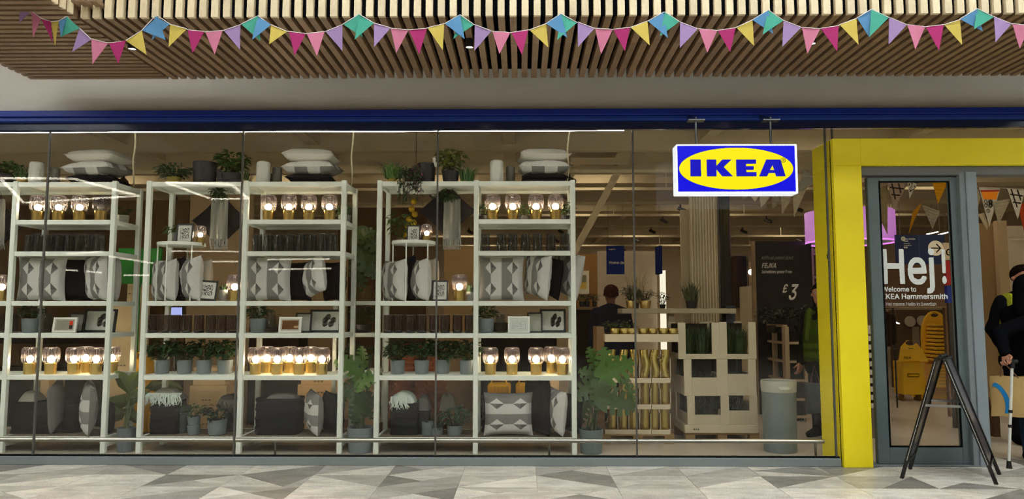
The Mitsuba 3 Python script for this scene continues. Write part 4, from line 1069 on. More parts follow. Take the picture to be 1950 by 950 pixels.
# plants on the back rack in the gap
zb_ = Z(573, 1.30, 690)
k = thing('monstera', 'hanging monstera in a basket pot on the back rack in the gap', 'plant', 'large leafy floor plants')
xg = X(692, 1.48, 560); a, so = pot_mb(.085, .095, .17, S(96, 78, 44), 24, .008); a.move(M4((xg, 1.48, zb_ + .0006))); part(k, 'pot', a, 'matte', True)
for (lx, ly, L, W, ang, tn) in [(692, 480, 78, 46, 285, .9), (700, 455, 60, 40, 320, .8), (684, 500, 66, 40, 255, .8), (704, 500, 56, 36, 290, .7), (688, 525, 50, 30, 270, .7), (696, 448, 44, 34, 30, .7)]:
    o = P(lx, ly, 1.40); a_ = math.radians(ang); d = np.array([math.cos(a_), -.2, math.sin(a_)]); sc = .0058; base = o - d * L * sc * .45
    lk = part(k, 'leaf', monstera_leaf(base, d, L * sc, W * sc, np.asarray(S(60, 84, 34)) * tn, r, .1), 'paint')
    m = MB(S(64, 74, 40)); m.tube([(xg, 1.48, zb_ + .16), ((xg + base[0]) / 2, 1.46, max(zb_ + .3, base[2])), base], .005, 5); part(lk, 'stalk', m, 'paint', True)
plant('dark bushy plant on the middle shelf of the back rack', 690, 632, 1.46, Z(634, 1.30, 690), ('black', 34, 16), 'bushy', .16, .22, 90, .09, .05, S(46, 62, 24))
plant('dark broad-leaved plant on the lowest shelf of the back rack', 690, 704, 1.46, Z(706, 1.30, 690), ('black', 34, 14), 'bushy', .17, .22, 60, .14, .08, S(40, 54, 34))
# ------------------------------------------------------------------ the shop behind: floor, walls, ceiling
YB_, XL_, XR_, HC = 15.0, -9.0, 9.5, 3.62
m = MB(); m.add([(XL_, 0.06, 0), (XR_, 0.06, 0), (XR_, YB_, 0), (XL_, YB_, 0)], [[0, 1, 2, 3]]); struct('floor_shop', m, 'concrete', label='polished beige concrete floor of the shop')
m = MB(S(205, 190, 162)); rect(m, (XL_, YB_, 0), (XR_, YB_, 0), (XR_, YB_, HC), (XL_, YB_, HC)); struct('wall_back', m, 'matte')
m = MB(S(150, 130, 104)); rect(m, (XL_, 0.1, 0), (XL_, YB_, 0), (XL_, YB_, HC), (XL_, 0.1, HC)); struct('wall_shop_left', m, 'matte')
m = MB(S(176, 160, 140)); rect(m, (XR_, 0.1, 0), (XR_, YB_, 0), (XR_, YB_, HC), (XR_, 0.1, HC)); struct('wall_shop_right', m, 'matte')
m = MB(S(128, 108, 80)); rect(m, (XL_, 0.1, HC), (XR_, 0.1, HC), (XR_, YB_, HC), (XL_, YB_, HC)); struct('ceiling_shop', m, 'matte', label='brown open ceiling of the shop with cream beams')
BEAM = S(196, 182, 150)
for y, z0, w in ((1.95, 3.36, .10), (2.9, 3.30, .3), (4.1, 3.34, .34), (5.6, 3.30, .4), (7.2, 3.34, .4), (9.2, 3.3, .4), (11.5, 3.3, .4)):
    m = MB(BEAM); m.box(XL_, XR_, y, y + w, z0, HC - .001); part('ceiling_shop', 'cross_beam', m, 'matte')
for x in (-4.9, -2.55, -0.15, 2.2, 4.6):
    m = MB(BEAM); m.box(x - .07, x + .07, .8, YB_, 3.44, HC - .001); part('ceiling_shop', 'long_beam', m, 'matte')
for tn, (x0, x1, y) in enumerate(((-8, 3, 2.35), (-8, 6, 3.7), (-6, 6, 5.1), (-6, 8, 6.6), (-4, 8, 8.4), (-4, 8, 10.4), (-4, 8, 12.8))):
    key = thing('light_track', f'pale thin lighting track hung from the shop ceiling, {ORD[tn]} from the glass', 'light track', 'lighting tracks under the shop ceiling')
    m = MB(S(196, 184, 154)); m.box(x0, x1, y - .025, y + .025, 3.16, 3.20)
    for x in np.arange(x0 + .5, x1, 2.4): m.box(x - .006, x + .006, y - .006, y + .006, 3.2, HC)
    part(key, 'rail', m, 'matte')
    for q, x in enumerate(np.arange(x0 + 1.0, x1 - .2, 1.9)):
        m = MB(S(44, 40, 36)); m.tube([(x, y, 3.16), (x + .02, y, 3.08)], .012, 6); m.tube([(x - .02, y + .03, 3.10), (x + .07, y - .06, 3.04)], .032, 10); part(key, 'spot_head', m, 'paint', True)
# light panels added to brighten the shop, hidden behind the ceiling beams
spots = [(x, y) for y, xs in ((3.56, (-6.2, -3.7, -1.35, 1.05, 3.4, 5.9)), (6.36, (-2.4, 1.0, 3.4, 6.4)), (9.96, (-1.4, 2.6, 6.2)), (12.3, (-1.0, 1.6, 4.2, 7.0))) for x in xs]
for i, (x, y) in enumerate(spots):
    key = thing('added_panel_light', f'warm light panel behind the {["nearest", "middle", "rear", "farthest"][(i > 5) + (i > 9) + (i > 12)]} shop ceiling beams, {ORD[i - (0, 6, 10, 13)[(i > 5) + (i > 9) + (i > 12)]]} from left', 'light', 'added shop fill light panels')
    m = MB(S(200, 195, 180)); m.box(x - .46, x + .46, y - .31, y + .31, 3.54, 3.60); part(key, 'housing', m)
    m = MB(); rect(m, (x - .44, y - .29, 3.535), (x - .44, y + .29, 3.535), (x + .44, y + .29, 3.535), (x + .44, y - .29, 3.535))
    part(key, 'diffuser', m, None, emitter=glow(SHOP_FILL, 1.0, False))
for i, x in enumerate((3.3, 5.5, 6.9)):  # unseen lights added to brighten the floor inside the entrance
    key = thing('added_entrance_light', f'warm ceiling light just inside the entrance, {ORD[i]} from left', 'light', 'added entrance fill lights'); m = MB(S(200, 195, 180)); m.box(x - .5, x + .5, .62, 1.3, 3.545, 3.60); part(key, 'housing', m)
    m = MB(); rect(m, (x - .48, .64, 3.54), (x - .48, 1.28, 3.54), (x + .48, 1.28, 3.54), (x + .48, .64, 3.54)); part(key, 'diffuser', m, None, emitter=glow(SHOP_FILL, 1.0, False))
# light strip right behind the window head
key = thing('light_strip', 'thin white light strip along the head of the shop window', 'light')
ys = 0.22; zs_ = Z(252, ys, 600)
m = MB(S(190, 186, 170)); m.box(-6, X(1188, ys, 250), ys - .03, ys + .03, zs_ + .012, zs_ + .05); part(key, 'rail', m)
m = MB(); m.box(-6, X(1188, ys, 250), ys - .012, ys + .012, zs_ + .005, zs_ + .011); part(key, 'tube', m, None, emitter=glow(DISPLAY_LIGHT, 3, False))
for i, px in enumerate((257, 672, 1083)):
    key = thing('white_cable', f'white power cable dropping from the light strip to a rack, {ORD[i]} from left', 'cable', 'white cables from the light strip')
    x, zt_ = at(px, 250, .26); zb2 = Z(358, 1.05, px); xb2 = X(px - 3, 1.05, 358)
    m = MB(S(226, 220, 190)); q = np.linspace(0, 1, 14)
    m.tube([(x + (xb2 - x) * t + .008 * math.sin(9 * t + i), .26 + .78 * t, zt_ + (zb2 - zt_) * t + .01 * math.sin(14 * t)) for t in q], .0085, 7); part(key, 'lead', m, 'paint', True)

# ------------------------------------------------------------------ things behind the racks
m = MB(S(88, 69, 48)); Yp = 2.6
xa, xb = X(205, Yp), X(352, Yp); m.box(xa, xb, Yp, Yp + .06, 0, Z(380, Yp)); k = solo('partition', 'tan wooden partition behind the second full bay', 'partition', m, 'matte')
m = MB(S(158, 140, 112)); m.box(xb + .01, X(475, Yp), Yp + .01, Yp + .06, 0, Z(370, Yp)); solo('partition', 'cream partition panel right of the tan one', 'partition', m, 'matte')
m = MB(S(76, 60, 42)); m.box(X(40, 3.0), X(200, 3.0), 3.0, 3.06, 0, Z(440, 3.0)); solo('partition', 'brown partition behind the first full bay', 'partition', m, 'matte')
m = MB(S(72, 56, 38)); m.box(X(640, 3.2), X(810, 3.2), 3.2, 3.26, 0, Z(395, 3.2)); solo('partition', 'brown wooden partition behind the gap and the fourth full bay', 'partition', m, 'matte')
m = MB(S(176, 148, 104)); m.box(X(845, 3.1), X(905, 3.1), 3.1, 3.16, 0, Z(470, 3.1)); solo('partition', 'warm pale partition behind the fourth full bay, right part', 'partition', m, 'matte')
m = MB(S(20, 140, 40)); m.box(X(220, 1.9), X(302, 1.9), 1.9, 1.94, Z(540, 1.9), Z(472, 1.9)); m.box(X(262, 1.92), X(264, 1.92), 1.92, 1.94, 0, Z(540, 1.9)); solo('green_panel', 'bright green display board behind the gap beside the second bay', 'board', m, 'paint')


def carton(label, px0, px1, py0, py1, Y, D, c, name='cardboard_box', on=None):
    k = thing(name, label, 'box', 'cartons behind the racks')
    xa, xb, z0, z1 = X(px0, Y), X(px1, Y), Z(py1, Y) if on is None else on, Z(py0, Y)
    m = MB(c); m.box(xa, xb, Y, Y + D, z0, z1, ch=.004); part(k, 'body', m, 'matte')
    m = MB(np.asarray(c) * .82); m.box(xa - .001, xb + .001, Y - .001, Y + D + .001, z1 - (z1 - z0) * .2, z1 - (z1 - z0) * .2 + .003); part(k, 'flap_edge', m, 'matte')
    m = MB(np.asarray(c) * .35)
    for q in range(3): m.box((xa + xb) / 2 - .07 + .04 * q, (xa + xb) / 2 - .045 + .04 * q, Y - .001, Y, (z0 + z1) / 2 - .008, (z0 + z1) / 2 + .008)
    part(k, 'print', m, 'matte')
    return Z(py0, Y)


CARD = S(196, 168, 126)
z = 0.001
for i, (a, b, py) in enumerate([(572, 660, 800), (574, 668, 762), (570, 655, 733), (576, 648, 720)]):
    z = carton(f'pale cardboard carton behind the third full bay, {ORD[i]} from the floor', a, b, py, 0, 1.75, .4, CARD, on=z) + .001
z = 0.001
for i, (a, b, py) in enumerate([(368, 440, 790), (366, 436, 735), (372, 432, 700)]):
    z = carton(f'tall beige carton behind the second full bay, {ORD[i]} from the floor', a, b, py, 0, 1.7, .35, S(214, 190, 148), on=z) + .001
z = 0.001
for i, (a, b, py) in enumerate([(654, 715, 800), (660, 716, 742), (656, 712, 705)]):
    z = carton(f'pale carton behind the monstera in the gap, {ORD[i]} from the floor', a, b, py, 0, 1.95, .35, S(200, 178, 140), on=z) + .001
z = 0.001
for i, (a, b, py) in enumerate([(214, 262, 578), (240, 268, 540)]):
    z = carton(f'cream carton behind the gap beside the green board, {ORD[i]} from the floor', a, b, py, 0, 2.1, .3, S(214, 196, 156), on=z) + .001
for i, (a, b, py) in enumerate([(1032, 1064, 722), (74, 100, 722)]):
    carton(('tall beige carton behind the fifth full bay', 'tall beige carton behind the first full bay')[i], a, b, py, 0, 1.6, .3, S(206, 182, 146), on=0.001)
# terracotta pots nested in stacks behind bay 4
a, so = pot_mb(.085, .115, .10, S(150, 88, 60), 24, .010); a.lathe([(.115, .075), (.123, .075), (.123, .1), (.115, .1)], 24)
CLAY = a.ply('matte', True)
for s_, (px, Y, n) in enumerate([(830, 1.35, 9), (770, 1.62, 14), (806, 1.66, 14), (752, 2.0, 13), (790, 2.05, 14), (820, 2.1, 12)]):
    for i in range(n):
        solo('clay_pot', 'terracotta pot nested in the upright stacks behind the fourth full bay', 'pot', CLAY, group='stacked terracotta pots', to_world=TW(M4((X(px, Y, 760), Y, .14 + .0601 * i))))
m = MB(S(90, 62, 40)); m.box(X(735, 1.9), X(850, 1.9), 1.2, 2.3, 0.0, .139); solo('plant_plinth', 'low brown plinth under the terracotta pot stacks', 'plinth', m, 'matte')
# yellow things behind
def tote(label, px, Y, pyt, w, n=6, c=S(232, 180, 30)):
    k = thing('yellow_basket', label, 'basket', 'yellow shopping baskets')
    x = X(px, Y, 760); zt_ = Z(pyt, Y); sc = (Y - CAM[1]) / F; w = w * sc
    m = MB(c); m.box(x - w / 2, x + w / 2, Y, Y + .3, 0.02, zt_ - .03, ch=.02); part(k, 'body', m, 'paint')
    m = MB(np.asarray(c) * 1.15)
    for i in range(n): m.box(x - w / 2 + w * (i + .3) / n, x - w / 2 + w * (i + .55) / n, Y - .008, Y, zt_ - .16, zt_ - .05)
    part(k, 'slots', m, 'paint')
    m = MB(c); m.tube([(x - w * .35, Y + .02, zt_ - .05), (x - w * .3, Y + .02, zt_ + .02), (x + w * .3, Y + .02, zt_ + .02), (x + w * .35, Y + .02, zt_ - .05)], .012, 8); part(k, 'handle', m, 'paint', True)
tote('yellow shopping basket behind the large triangle pillow, left one', 950, 1.5, 727, 44)
tote('yellow shopping basket behind the large triangle pillow, right one', 1000, 1.55, 727, 36)
tote('yellow shopping basket behind the floor plant between the first two racks', 262, 1.5, 676, 20, 3)
tote('yellow shopping basket beside the tall black basket in the second bay', 276, 1.62, 790, 26, 3)
m = MB(S(30, 26, 22)); m.box(X(-40, 2.2), X(200, 2.2), 2.2, 2.6, 0, Z(700, 2.2)); m.box(X(-40, 2.2), X(200, 2.2), 2.2, 2.6, Z(655, 2.2), Z(640, 2.2)); solo('dark_counter', 'long dark counter standing behind the first full bay', 'counter', m, 'matte')
m = MB(S(34, 28, 24)); m.box(X(476, 2.4), X(570, 2.4), 2.4, 2.8, 0, Z(625, 2.4)); solo('dark_counter', 'dark cabinet standing behind the third full bay', 'counter', m, 'matte')
m = MB(S(30, 27, 26)); m.box(X(905, 2.3), X(1060, 2.3), 2.3, 2.7, 0, Z(615, 2.3)); solo('dark_counter', 'dark cabinet standing behind the fifth full bay', 'counter', m, 'matte')
m = MB(S(140, 122, 92)); m.box(X(500, 2.9), X(660, 2.9), 2.9, 2.95, .9, Z(480, 2.9)); m.box(X(500, 2.9), X(505, 2.9), 2.9, 2.95, 0, .9); solo('partition', 'cream board behind the pillows of the third full bay', 'partition', m, 'matte')
# small screen
k = thing('screen', 'small bluish screen glowing above the tumblers of the second full bay', 'screen')
m = MB(S(30, 30, 34)); m.box(X(320, 1.5), X(349, 1.5), 1.5, 1.53, Z(602, 1.5), Z(584, 1.5)); m.box(X(333, 1.5), X(336, 1.5), 1.51, 1.53, 0, Z(602, 1.5)); part(k, 'case', m)
m = MB(); q = [P(322, 601, 1.499), P(347, 601, 1.499), P(347, 585, 1.499), P(322, 585, 1.499)]; rect(m, *q); part(k, 'display', m, None, emitter=glow(np.array(S(170, 180, 240)), .3))
# lemon garland behind bay 4
r = random.Random(4); k = thing('gold_lantern_string', 'string of gold paper globes hanging behind the tray table of the fourth full bay', 'garland')
for i, (px, py) in enumerate([(788, 384), (784, 398), (790, 408), (779, 418), (788, 424), (776, 432), (770, 446), (765, 458)]):
    s_ = trimesh.creation.icosphere(subdivisions=2, radius=.036); s_.apply_translation(P(px, py, 1.4)); m = MB(S(190, 160, 30)); m.mesh(s_); part(k, 'globe', m, 'paint', True)
m = MB(S(90, 84, 50)); m.tube([(P(792, 340, 1.4)[0], 1.4, HC), P(792, 340, 1.4), P(788, 384, 1.4), P(779, 418, 1.41), P(764, 462, 1.4)], .004, 5); part(k, 'cord', m)

# ------------------------------------------------------------------ gold pots on their pallet
def pallet(label, px0, px1, Y, D, zt_):
    k = thing('pallet', label, 'pallet', 'wooden pallets'); xa, xb = X(px0, Y, 830), X(px1, Y, 830); c = S(150, 122, 84)
    for i in range(5):
        m = MB(c); y = Y + (D - .1) * i / 4; m.box(xa, xb, y, y + .1, zt_ - .02, zt_); part(k, 'board', m, 'matte')
    for i in range(3):
        for j in range(2):
            x = xa + (xb - xa - .1) * i / 2; y = Y + (D - .1) * j; m = MB(np.asarray(c) * .9); m.box(x, x + .1, y, y + .1, 0, zt_ - .021); part(k, 'block', m, 'matte')
    return xa, xb


YG = 1.10
pallet('low wooden pallet under the stacks of gold pots', 1146, 1284, YG, .62, .105)
GOLD = (0.58, 0.47, 0.17)
m = MB(GOLD); m.lathe([(.001, 0), (.036, 0), (.0375, .002), (.0455, .068), (.047, .070), (.047, .078), (.043, .078), (.037, .006), (.001, .005)], 22)
GPOT = m.ply('metal', True)
TR = S(208, 196, 170)
cols_ = (1166, 1187, 1207, 1228.5, 1246.5, 1265.5)
for tier, (pyb, n) in enumerate([(816, 10), (768, 10), (718, 12)]):
    z0 = Z(pyb + 2, YG, 1210)
    k = thing('cardboard_tray', f'flat pale cardboard tray in the gold pot stacks, {ORD[tier]} tier from the floor', 'tray', 'cardboard trays with gold pots')
    for a, b in ((1152, 1240), (1241, 1276)):
        m = MB(TR); xa, xb = X(a, YG, pyb), X(b, YG, pyb); hb = .05
        m.box(xa, xb, YG, YG + .5, z0 - .05, z0 - .044); m.box(xa, xb, YG, YG + .006, z0 - .05, z0 + .0); m.box(xa, xb, YG + .494, YG + .5, z0 - .05, z0); m.box(xa, xa + .006, YG, YG + .5, z0 - .05, z0); m.box(xb - .006, xb, YG, YG + .5, z0 - .05, z0)
        part(k, 'section', m, 'matte')
    m = MB(TR)
    for px in cols_: x = X(px + 10, YG + .1, pyb); m.box(x - .003, x + .003, YG + .06, YG + .45, z0 - .044, z0 + (.2 if tier == 2 else .16))
    part(k, 'divider', m, 'matte')
    for i, px in enumerate(cols_):
        for j in range(n):
            wob = .012 * math.sin(j * .55 + i * 1.7) * (tier == 2)
            solo('gold_pot', 'small gold metal pot nested in the tiered stacks on the low pallet', 'pot', GPOT, group='gold pots nested in stacks', to_world=TW(M4((X(px, YG + .08, pyb) + wob, YG + .08, z0 - .0435 + .0242 * j), s=.98)))
    top_z = z0
k = thing('cardboard_tray', 'wide pale cardboard tray on top of the gold pot stacks', 'tray', 'cardboard trays with gold pots')
z0, z1 = Z(651, YG - .04, 1210), Z(636, YG - .04, 1210)
m = MB(TR); xa, xb = X(1152, YG - .04, 640), X(1292, YG - .04, 640)
m.box(xa, xb, YG - .04, YG + .5, z0, z0 + .006); m.box(xa, xb, YG - .04, YG - .034, z0, z1); m.box(xa, xb, YG + .494, YG + .5, z0, z1); m.box(xa, xa + .006, YG - .04, YG + .5, z0, z1); m.box(xb - .006, xb, YG - .04, YG + .5, z0, z1); part(k, 'body', m, 'matte')
for i, px in enumerate((1171, 1189, 1203, 1225, 1243, 1263, 1281)):
    solo('gold_pot', f'gold metal pot standing in the top tray, {ORD[i]} from left', 'pot', GPOT, group='gold pots in the top tray', to_world=TW(M4((X(px, YG + .06, 640), YG + .06, z0 + .007), s=(1.15, 1.15, 1.75))))
r = random.Random(8)
for i, px in enumerate((1160, 1180, 1198)):
    k = thing('small_plant', f'small green plant behind the gold pots in the top tray, {ORD[i]}', 'plant', 'small plants in the top tray')
    f, st = bushy(r, .09, .12, 40, .05, .03, S(70, 84, 40)); M = M4((X(px, YG + .25, 630), YG + .25, z0 + .10)); stuff_part(k, 'foliage', f.move(M)); a, so = pot_mb(.04, .05, .09, S(60, 50, 34)); part(k, 'pot', a.move(M4((X(px, YG + .25, 630), YG + .25, z0 + .0065))), 'paint', True)
m = MB(S(130, 106, 78)); m.box(X(1136, 1.2), X(1150, 1.2), 1.2, 1.62, 0.0, Z(622, 1.2)); solo('timber_post', 'rough wooden board standing at the left of the gold pot stacks', 'board', m, 'matte')
# ------------------------------------------------------------------ pale wooden crates
CR = S(196, 186, 160)
YC = 1.16
pallet('low wooden pallet under the pale plant crates', 1306, 1446, YC + .03, .6, .105)
k = thing('pallet_tray', 'long pale tray under the two crate stacks', 'crate'); m = MB(CR); m.box(X(1304, YC, 820), X(1444, YC, 820), YC, YC + .6, .106, Z(809, YC, 1370), ch=.003); part(k, 'board', m, 'matte')
m = MB(S(90, 84, 70)); 
for q in range(3): m.box(X(1316 + 4 * q, YC), X(1318.5 + 4 * q, YC), YC - .001, YC, Z(819, YC, 1370), Z(816, YC, 1370))
part(k, 'stamp', m, 'matte')


def crate(label, q, py0, py1, pyo, pyl, Y, D, z0, post=14, low=True):
    """A crate with an opening in its front: q = left and right edge at the top and at the foot; pyo..pyl the opening's upper and lower edge."""
    k = thing('plant_crate', label, 'crate', 'pale wooden plant crates')
    (a0, b0), (a1, b1) = q
    xa, xb = X((a0 + a1) / 2, Y, 720), X((b0 + b1) / 2, Y, 720); z1 = Z(py0, Y, 1370); pw = post * (Y - CAM[1]) / F
    for x in (xa, xb - pw):
        for y in (Y, Y + D - .03):
            m = MB(CR); m.box(x, x + pw, y, y + .03, z0, z1, ch=.002); part(k, 'post', m, 'matte')
    zl = Z(pyl, Y, 1370)
    for y in (Y + .004, Y + D - .024):
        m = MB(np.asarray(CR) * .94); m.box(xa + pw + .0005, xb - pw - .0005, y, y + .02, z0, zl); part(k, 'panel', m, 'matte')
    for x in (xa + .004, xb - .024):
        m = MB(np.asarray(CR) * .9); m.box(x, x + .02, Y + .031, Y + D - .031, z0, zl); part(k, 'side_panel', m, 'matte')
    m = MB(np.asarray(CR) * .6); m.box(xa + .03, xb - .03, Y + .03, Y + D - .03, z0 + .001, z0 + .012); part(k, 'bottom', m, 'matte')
    m = MB(S(34, 32, 28)); m.box(xa + .032, xb - .032, Y + D - .16, Y + D - .035, z0 + .0125, z1 - .02); part(k, 'dark_filling', m, 'matte')  # added dark block that makes the crate interior dark
    return xa, xb, z1, zl


zz = Z(809, YC, 1370) + .001
for col, rows in (('left', [(((1308, 1386), (1308, 1386)), 754, 790), (((1303, 1380), (1303, 1380)), 684, 719), (((1293, 1372), (1293, 1372)), 614, 674)]), ('right', [(((1373, 1441), (1373, 1441)), 753, 782), (((1372, 1440), (1372, 1440)), 684, 712), (((1372, 1442), (1372, 1442)), 613, 674)])):
    z0 = zz
    for i, (q, py0, pyl) in enumerate(rows):
        xa, xb, z1, zl = crate(f'pale crate of dark grass, {("bottom", "middle", "top")[i]} of the {col} crate stack', q, py0, 0, 0, pyl, YC + .01, .56, z0)
        for j in range(2):
            g = thing('grass_plant', f'dark grass plant, {("left", "right")[j]} one in the {("bottom", "middle", "top")[i]} crate of the {col} stack', 'plant', f'grass plants in the {col} crate stack')
            rr = random.Random(i * 9 + j + (3 if col == 'left' else 0)); xg = xa + (xb - xa) * (.3 + .4 * j)
            hh = min(z1 - z0 - .03, .24) if i < 2 else .36
            stuff_part(g, 'blades', grass(rr, .16, hh - .02, 320, S(40, 52, 32) if i < 2 else S(48, 68, 34), .008, .5).move(M4((xg, YC + .25, z0 + .06)))); a, so = pot_mb(.04, .055, .06, S(30, 30, 30)); part(g, 'pot', a.move(M4((xg, YC + .25, z0 + .0125))), 'paint', True)
        z0 = z1 + .001
m = MB(S(120, 140, 150)); m.box(X(1413, YC), X(1425, YC), YC + .35, YC + .352, Z(661, YC), Z(633, YC)); m.box(X(1418, YC), X(1419.5, YC), YC + .352, YC + .356, zz, Z(633, YC)); solo('price_card', 'pale blue card standing in the top right crate', 'card', m, 'matte')
# second lot of crates further in
k = thing('crate_tower', 'tall open crate tower behind the bin, latticed side towards the crates', 'crate', 'open crate towers further in')
C2 = S(172, 150, 120); Ya, Yb = 3.6, 2.75
xa, xm, xb = X(1455, Ya), X(1494, Yb), X(1532, Yb)
ztp = Z(622, Yb, 1494)
def lattice(k, a, b, levels, posts, name):
    for t in posts:
        p = a + (b - a) * t; m = MB(C2); m.bar((p[0], p[1], 0), (p[0], p[1], ztp), .055, .05, up=(0, 1, 0)); part(k, 'post', m, 'matte')
    for z in levels:
        m = MB(C2); m.bar((a[0], a[1], z), (b[0], b[1], z), .06, .03, up=(0, 0, 1)); part(k, 'slat', m, 'matte')
lv = [.06, .28, .52, .76, 1.0, 1.22]
lattice(k, np.array([xa, Ya, 0]), np.array([xm, Yb, 0]), lv, (0, .5, .97), 'side'); lattice(k, np.array([xm, Yb, 0]), np.array([xb, Yb, 0]), lv[:-1], (.05, 1), 'front')
m = MB(S(34, 30, 26)); m.add([(xa + .05, Ya, .0), (xm + .05, Yb + .06, .0), (xb - .03, Yb + .06, 0), (xb + .1, Ya, 0), (xa + .05, Ya, 1.12), (xm + .05, Yb + .06, 1.12), (xb - .03, Yb + .06, 1.12), (xb + .1, Ya, 1.12)], [[0, 1, 5, 4], [1, 2, 6, 5], [2, 3, 7, 6], [4, 5, 6, 7]]); part(k, 'dark_contents', m, 'matte')
for i, px in enumerate((1470, 1500, 1524)):
    g = thing('potted_plant', f'dark plant on top of the open crate tower, {ORD[i]} from left', 'plant', 'plants on the crate tower'); f, st = bushy(random.Random(i), .2, .28, 70, .1, .05, S(30, 36, 24)); M = M4((X(px, 3.1, 610), 3.1, 1.20)); stuff_part(g, 'foliage', f.move(M)); a, so = pot_mb(.06, .08, .1, S(40, 36, 32)); part(g, 'pot', a.move(M4((X(px, 3.1, 610), 3.1, 1.121))), 'paint', True)
# ------------------------------------------------------------------ bin
k = thing('waste_bin', 'tall round grey bin with a clear bag behind the glass', 'bin'); xk, Yk, rb = X(1484.5, .72, 800), .72, 31 * (.72 - CAM[1]) / F
zt_ = Z(729, .55, 1484)
m = MB(S(104, 114, 114)); m.lathe([(.001, .001), (rb * .95, .001), (rb * .96, .01), (rb, zt_ - .01), (rb, zt_), (rb - .006, zt_), (rb - .01, .03), (.001, .02)], 40, (xk, Yk, 0)); part(k, 'body', m, 'paint', True)
m = MB(S(170, 172, 160)); m.lathe([(rb + .002, zt_ - .10), (rb + .004, zt_ - .05), (rb + .006, zt_ + .002), (rb + .002, zt_ + .012), (rb - .01, zt_ + .006), (rb - .014, zt_ - .1)], 40, (xk, Yk, 0)); part(k, 'bag', m, 'gloss', True)
m = MB(S(205, 208, 196)); r = random.Random(6)
o = np.array([xk - .01, Yk - rb - .012, zt_ - .055])
for a in range(11):
    an_ = a * .6; m.tube([o, o + (.04 * math.cos(an_), -.01, .018 * math.sin(an_)), o + (.075 * math.cos(an_), .004, .03 * math.sin(an_) + r.uniform(-.008, .008))], [.008, .005, .001], 5)
part(k, 'knot', m, 'gloss', True)
# ------------------------------------------------------------------ display shelf and its plants
k = thing('display_shelf', 'long pale shelf board on a post behind the gold pots and crates', 'shelf'); Ys = 2.05
xa, xb = X(1184, Ys, 590), X(1402, Ys, 590); z1 = Z(587.5, Ys, 1290); z0 = Z(597, Ys, 1290)
m = MB(S(190, 178, 150)); m.box(xa, xb, Ys, Ys + .4, z0, z1, ch=.004); part(k, 'board', m, 'matte')
m = MB(S(180, 166, 138)); x = X(1281, Ys); m.box(x - .035, x + .035, Ys + .08, Ys + .15, 0, z0); part(k, 'post', m, 'matte')
m = MB(S(186, 176, 160)); m.box(X(1187, Ys), X(1203, Ys), Ys - .004, Ys, z0 + .008, z1 - .008); part(k, 'shelf_label', m, 'matte')
DG = S(62, 66, 52)
plant('dark feathery plant in a gold pot on the pale shelf, left one', 1201, 586, Ys + .15, z1, ('gold', 18, 15), 'bushy', .13, .2, 80, .06, .03, DG)
plant('round bushy plant in a gold pot on the pale shelf, right one', 1229, 586, Ys + .15, z1, ('gold', 22, 15), 'bushy', .13, .15, 90, .05, .025, S(74, 82, 60))
plant('spiky aloe in a dark pot on the pale shelf', 1317, 586, Ys + .14, z1, ('black', 23, 18), 'grass', .16, .27, 36, 0, 0, S(74, 86, 52), lean=.9, w=.026)
g = thing('dry_grass', 'tall dry pale grass behind the dark plant on the pale shelf', 'plant'); stuff_part(g, 'blades', grass(random.Random(2), .22, .46, 40, S(176, 160, 118), .014, .7).move(M4((X(1210, Ys + .32), Ys + .32, z1 + .08)))); a, so = pot_mb(.04, .05, .09, S(90, 80, 60)); part(g, 'pot', a.move(M4((X(1210, Ys + .32), Ys + .32, z1 + .0005))), 'paint', True)
plant('small dark plant at the far right of the back wall counter', 1262, 588, Ys + .3, z1, ('black', 12, 8), 'bushy', .08, .16, 40, .05, .03, DG)
# corrugated column panel and dark post
k = thing('ribbed_panel', 'beige vertically ribbed wall panel behind the pale shelf', 'wall panel'); Yr = 2.9
xa, xb = X(1318, Yr), X(1378, Yr)
m = MB(S(205, 194, 166)); m.box(xa, xb, Yr + .02, Yr + .06, 0, Z(372, Yr)); part(k, 'sheet', m, 'matte')
for i in range(11):
    m = MB(S(228, 218, 190)); x = xa + (xb - xa) * (i + .5) / 11; m.box(x - .009, x + .009, Yr, Yr + .019, 0, Z(372, Yr), ch=.004); part(k, 'rib', m, 'matte')
m = MB(S(190, 178, 150)); m.box(X(1300, 3.0), X(1320, 3.0), 3.0, 3.06, 0, Z(400, 3.0)); part(k, 'side_sheet', m, 'matte')
m = MB(S(20, 24, 38)); m.box(X(1374, 2.3), X(1395, 2.3), 2.3, 2.42, 0.0, Z(372, 2.3), ch=.01); m.box(X(1381, 2.29), X(1384, 2.29), 2.285, 2.3, 0.0, Z(374, 2.3)); solo('dark_post', 'dark blue-black square post beside the ribbed panel', 'post', m, 'gloss')
# small sign on the dark post
k = thing('small_sign', 'small dark sign with a white curl fixed low on the dark post', 'sign'); m = MB(S(40, 50, 66)); m.box(X(1383, 2.2), X(1400, 2.2), 2.2, 2.21, Z(625, 2.2), Z(582, 2.2)); part(k, 'plate', m)
m = MB(S(225, 228, 228)); o = P(1394, 594, 2.197); m.tube([o + (.02 * math.cos(t), 0, .02 * math.sin(t)) for t in np.linspace(.6, 5.6, 14)], .005, 5); m.tube([o + (-.018, 0, 0), o + (.012, 0, .002)], .005, 5); part(k, 'curl', m)
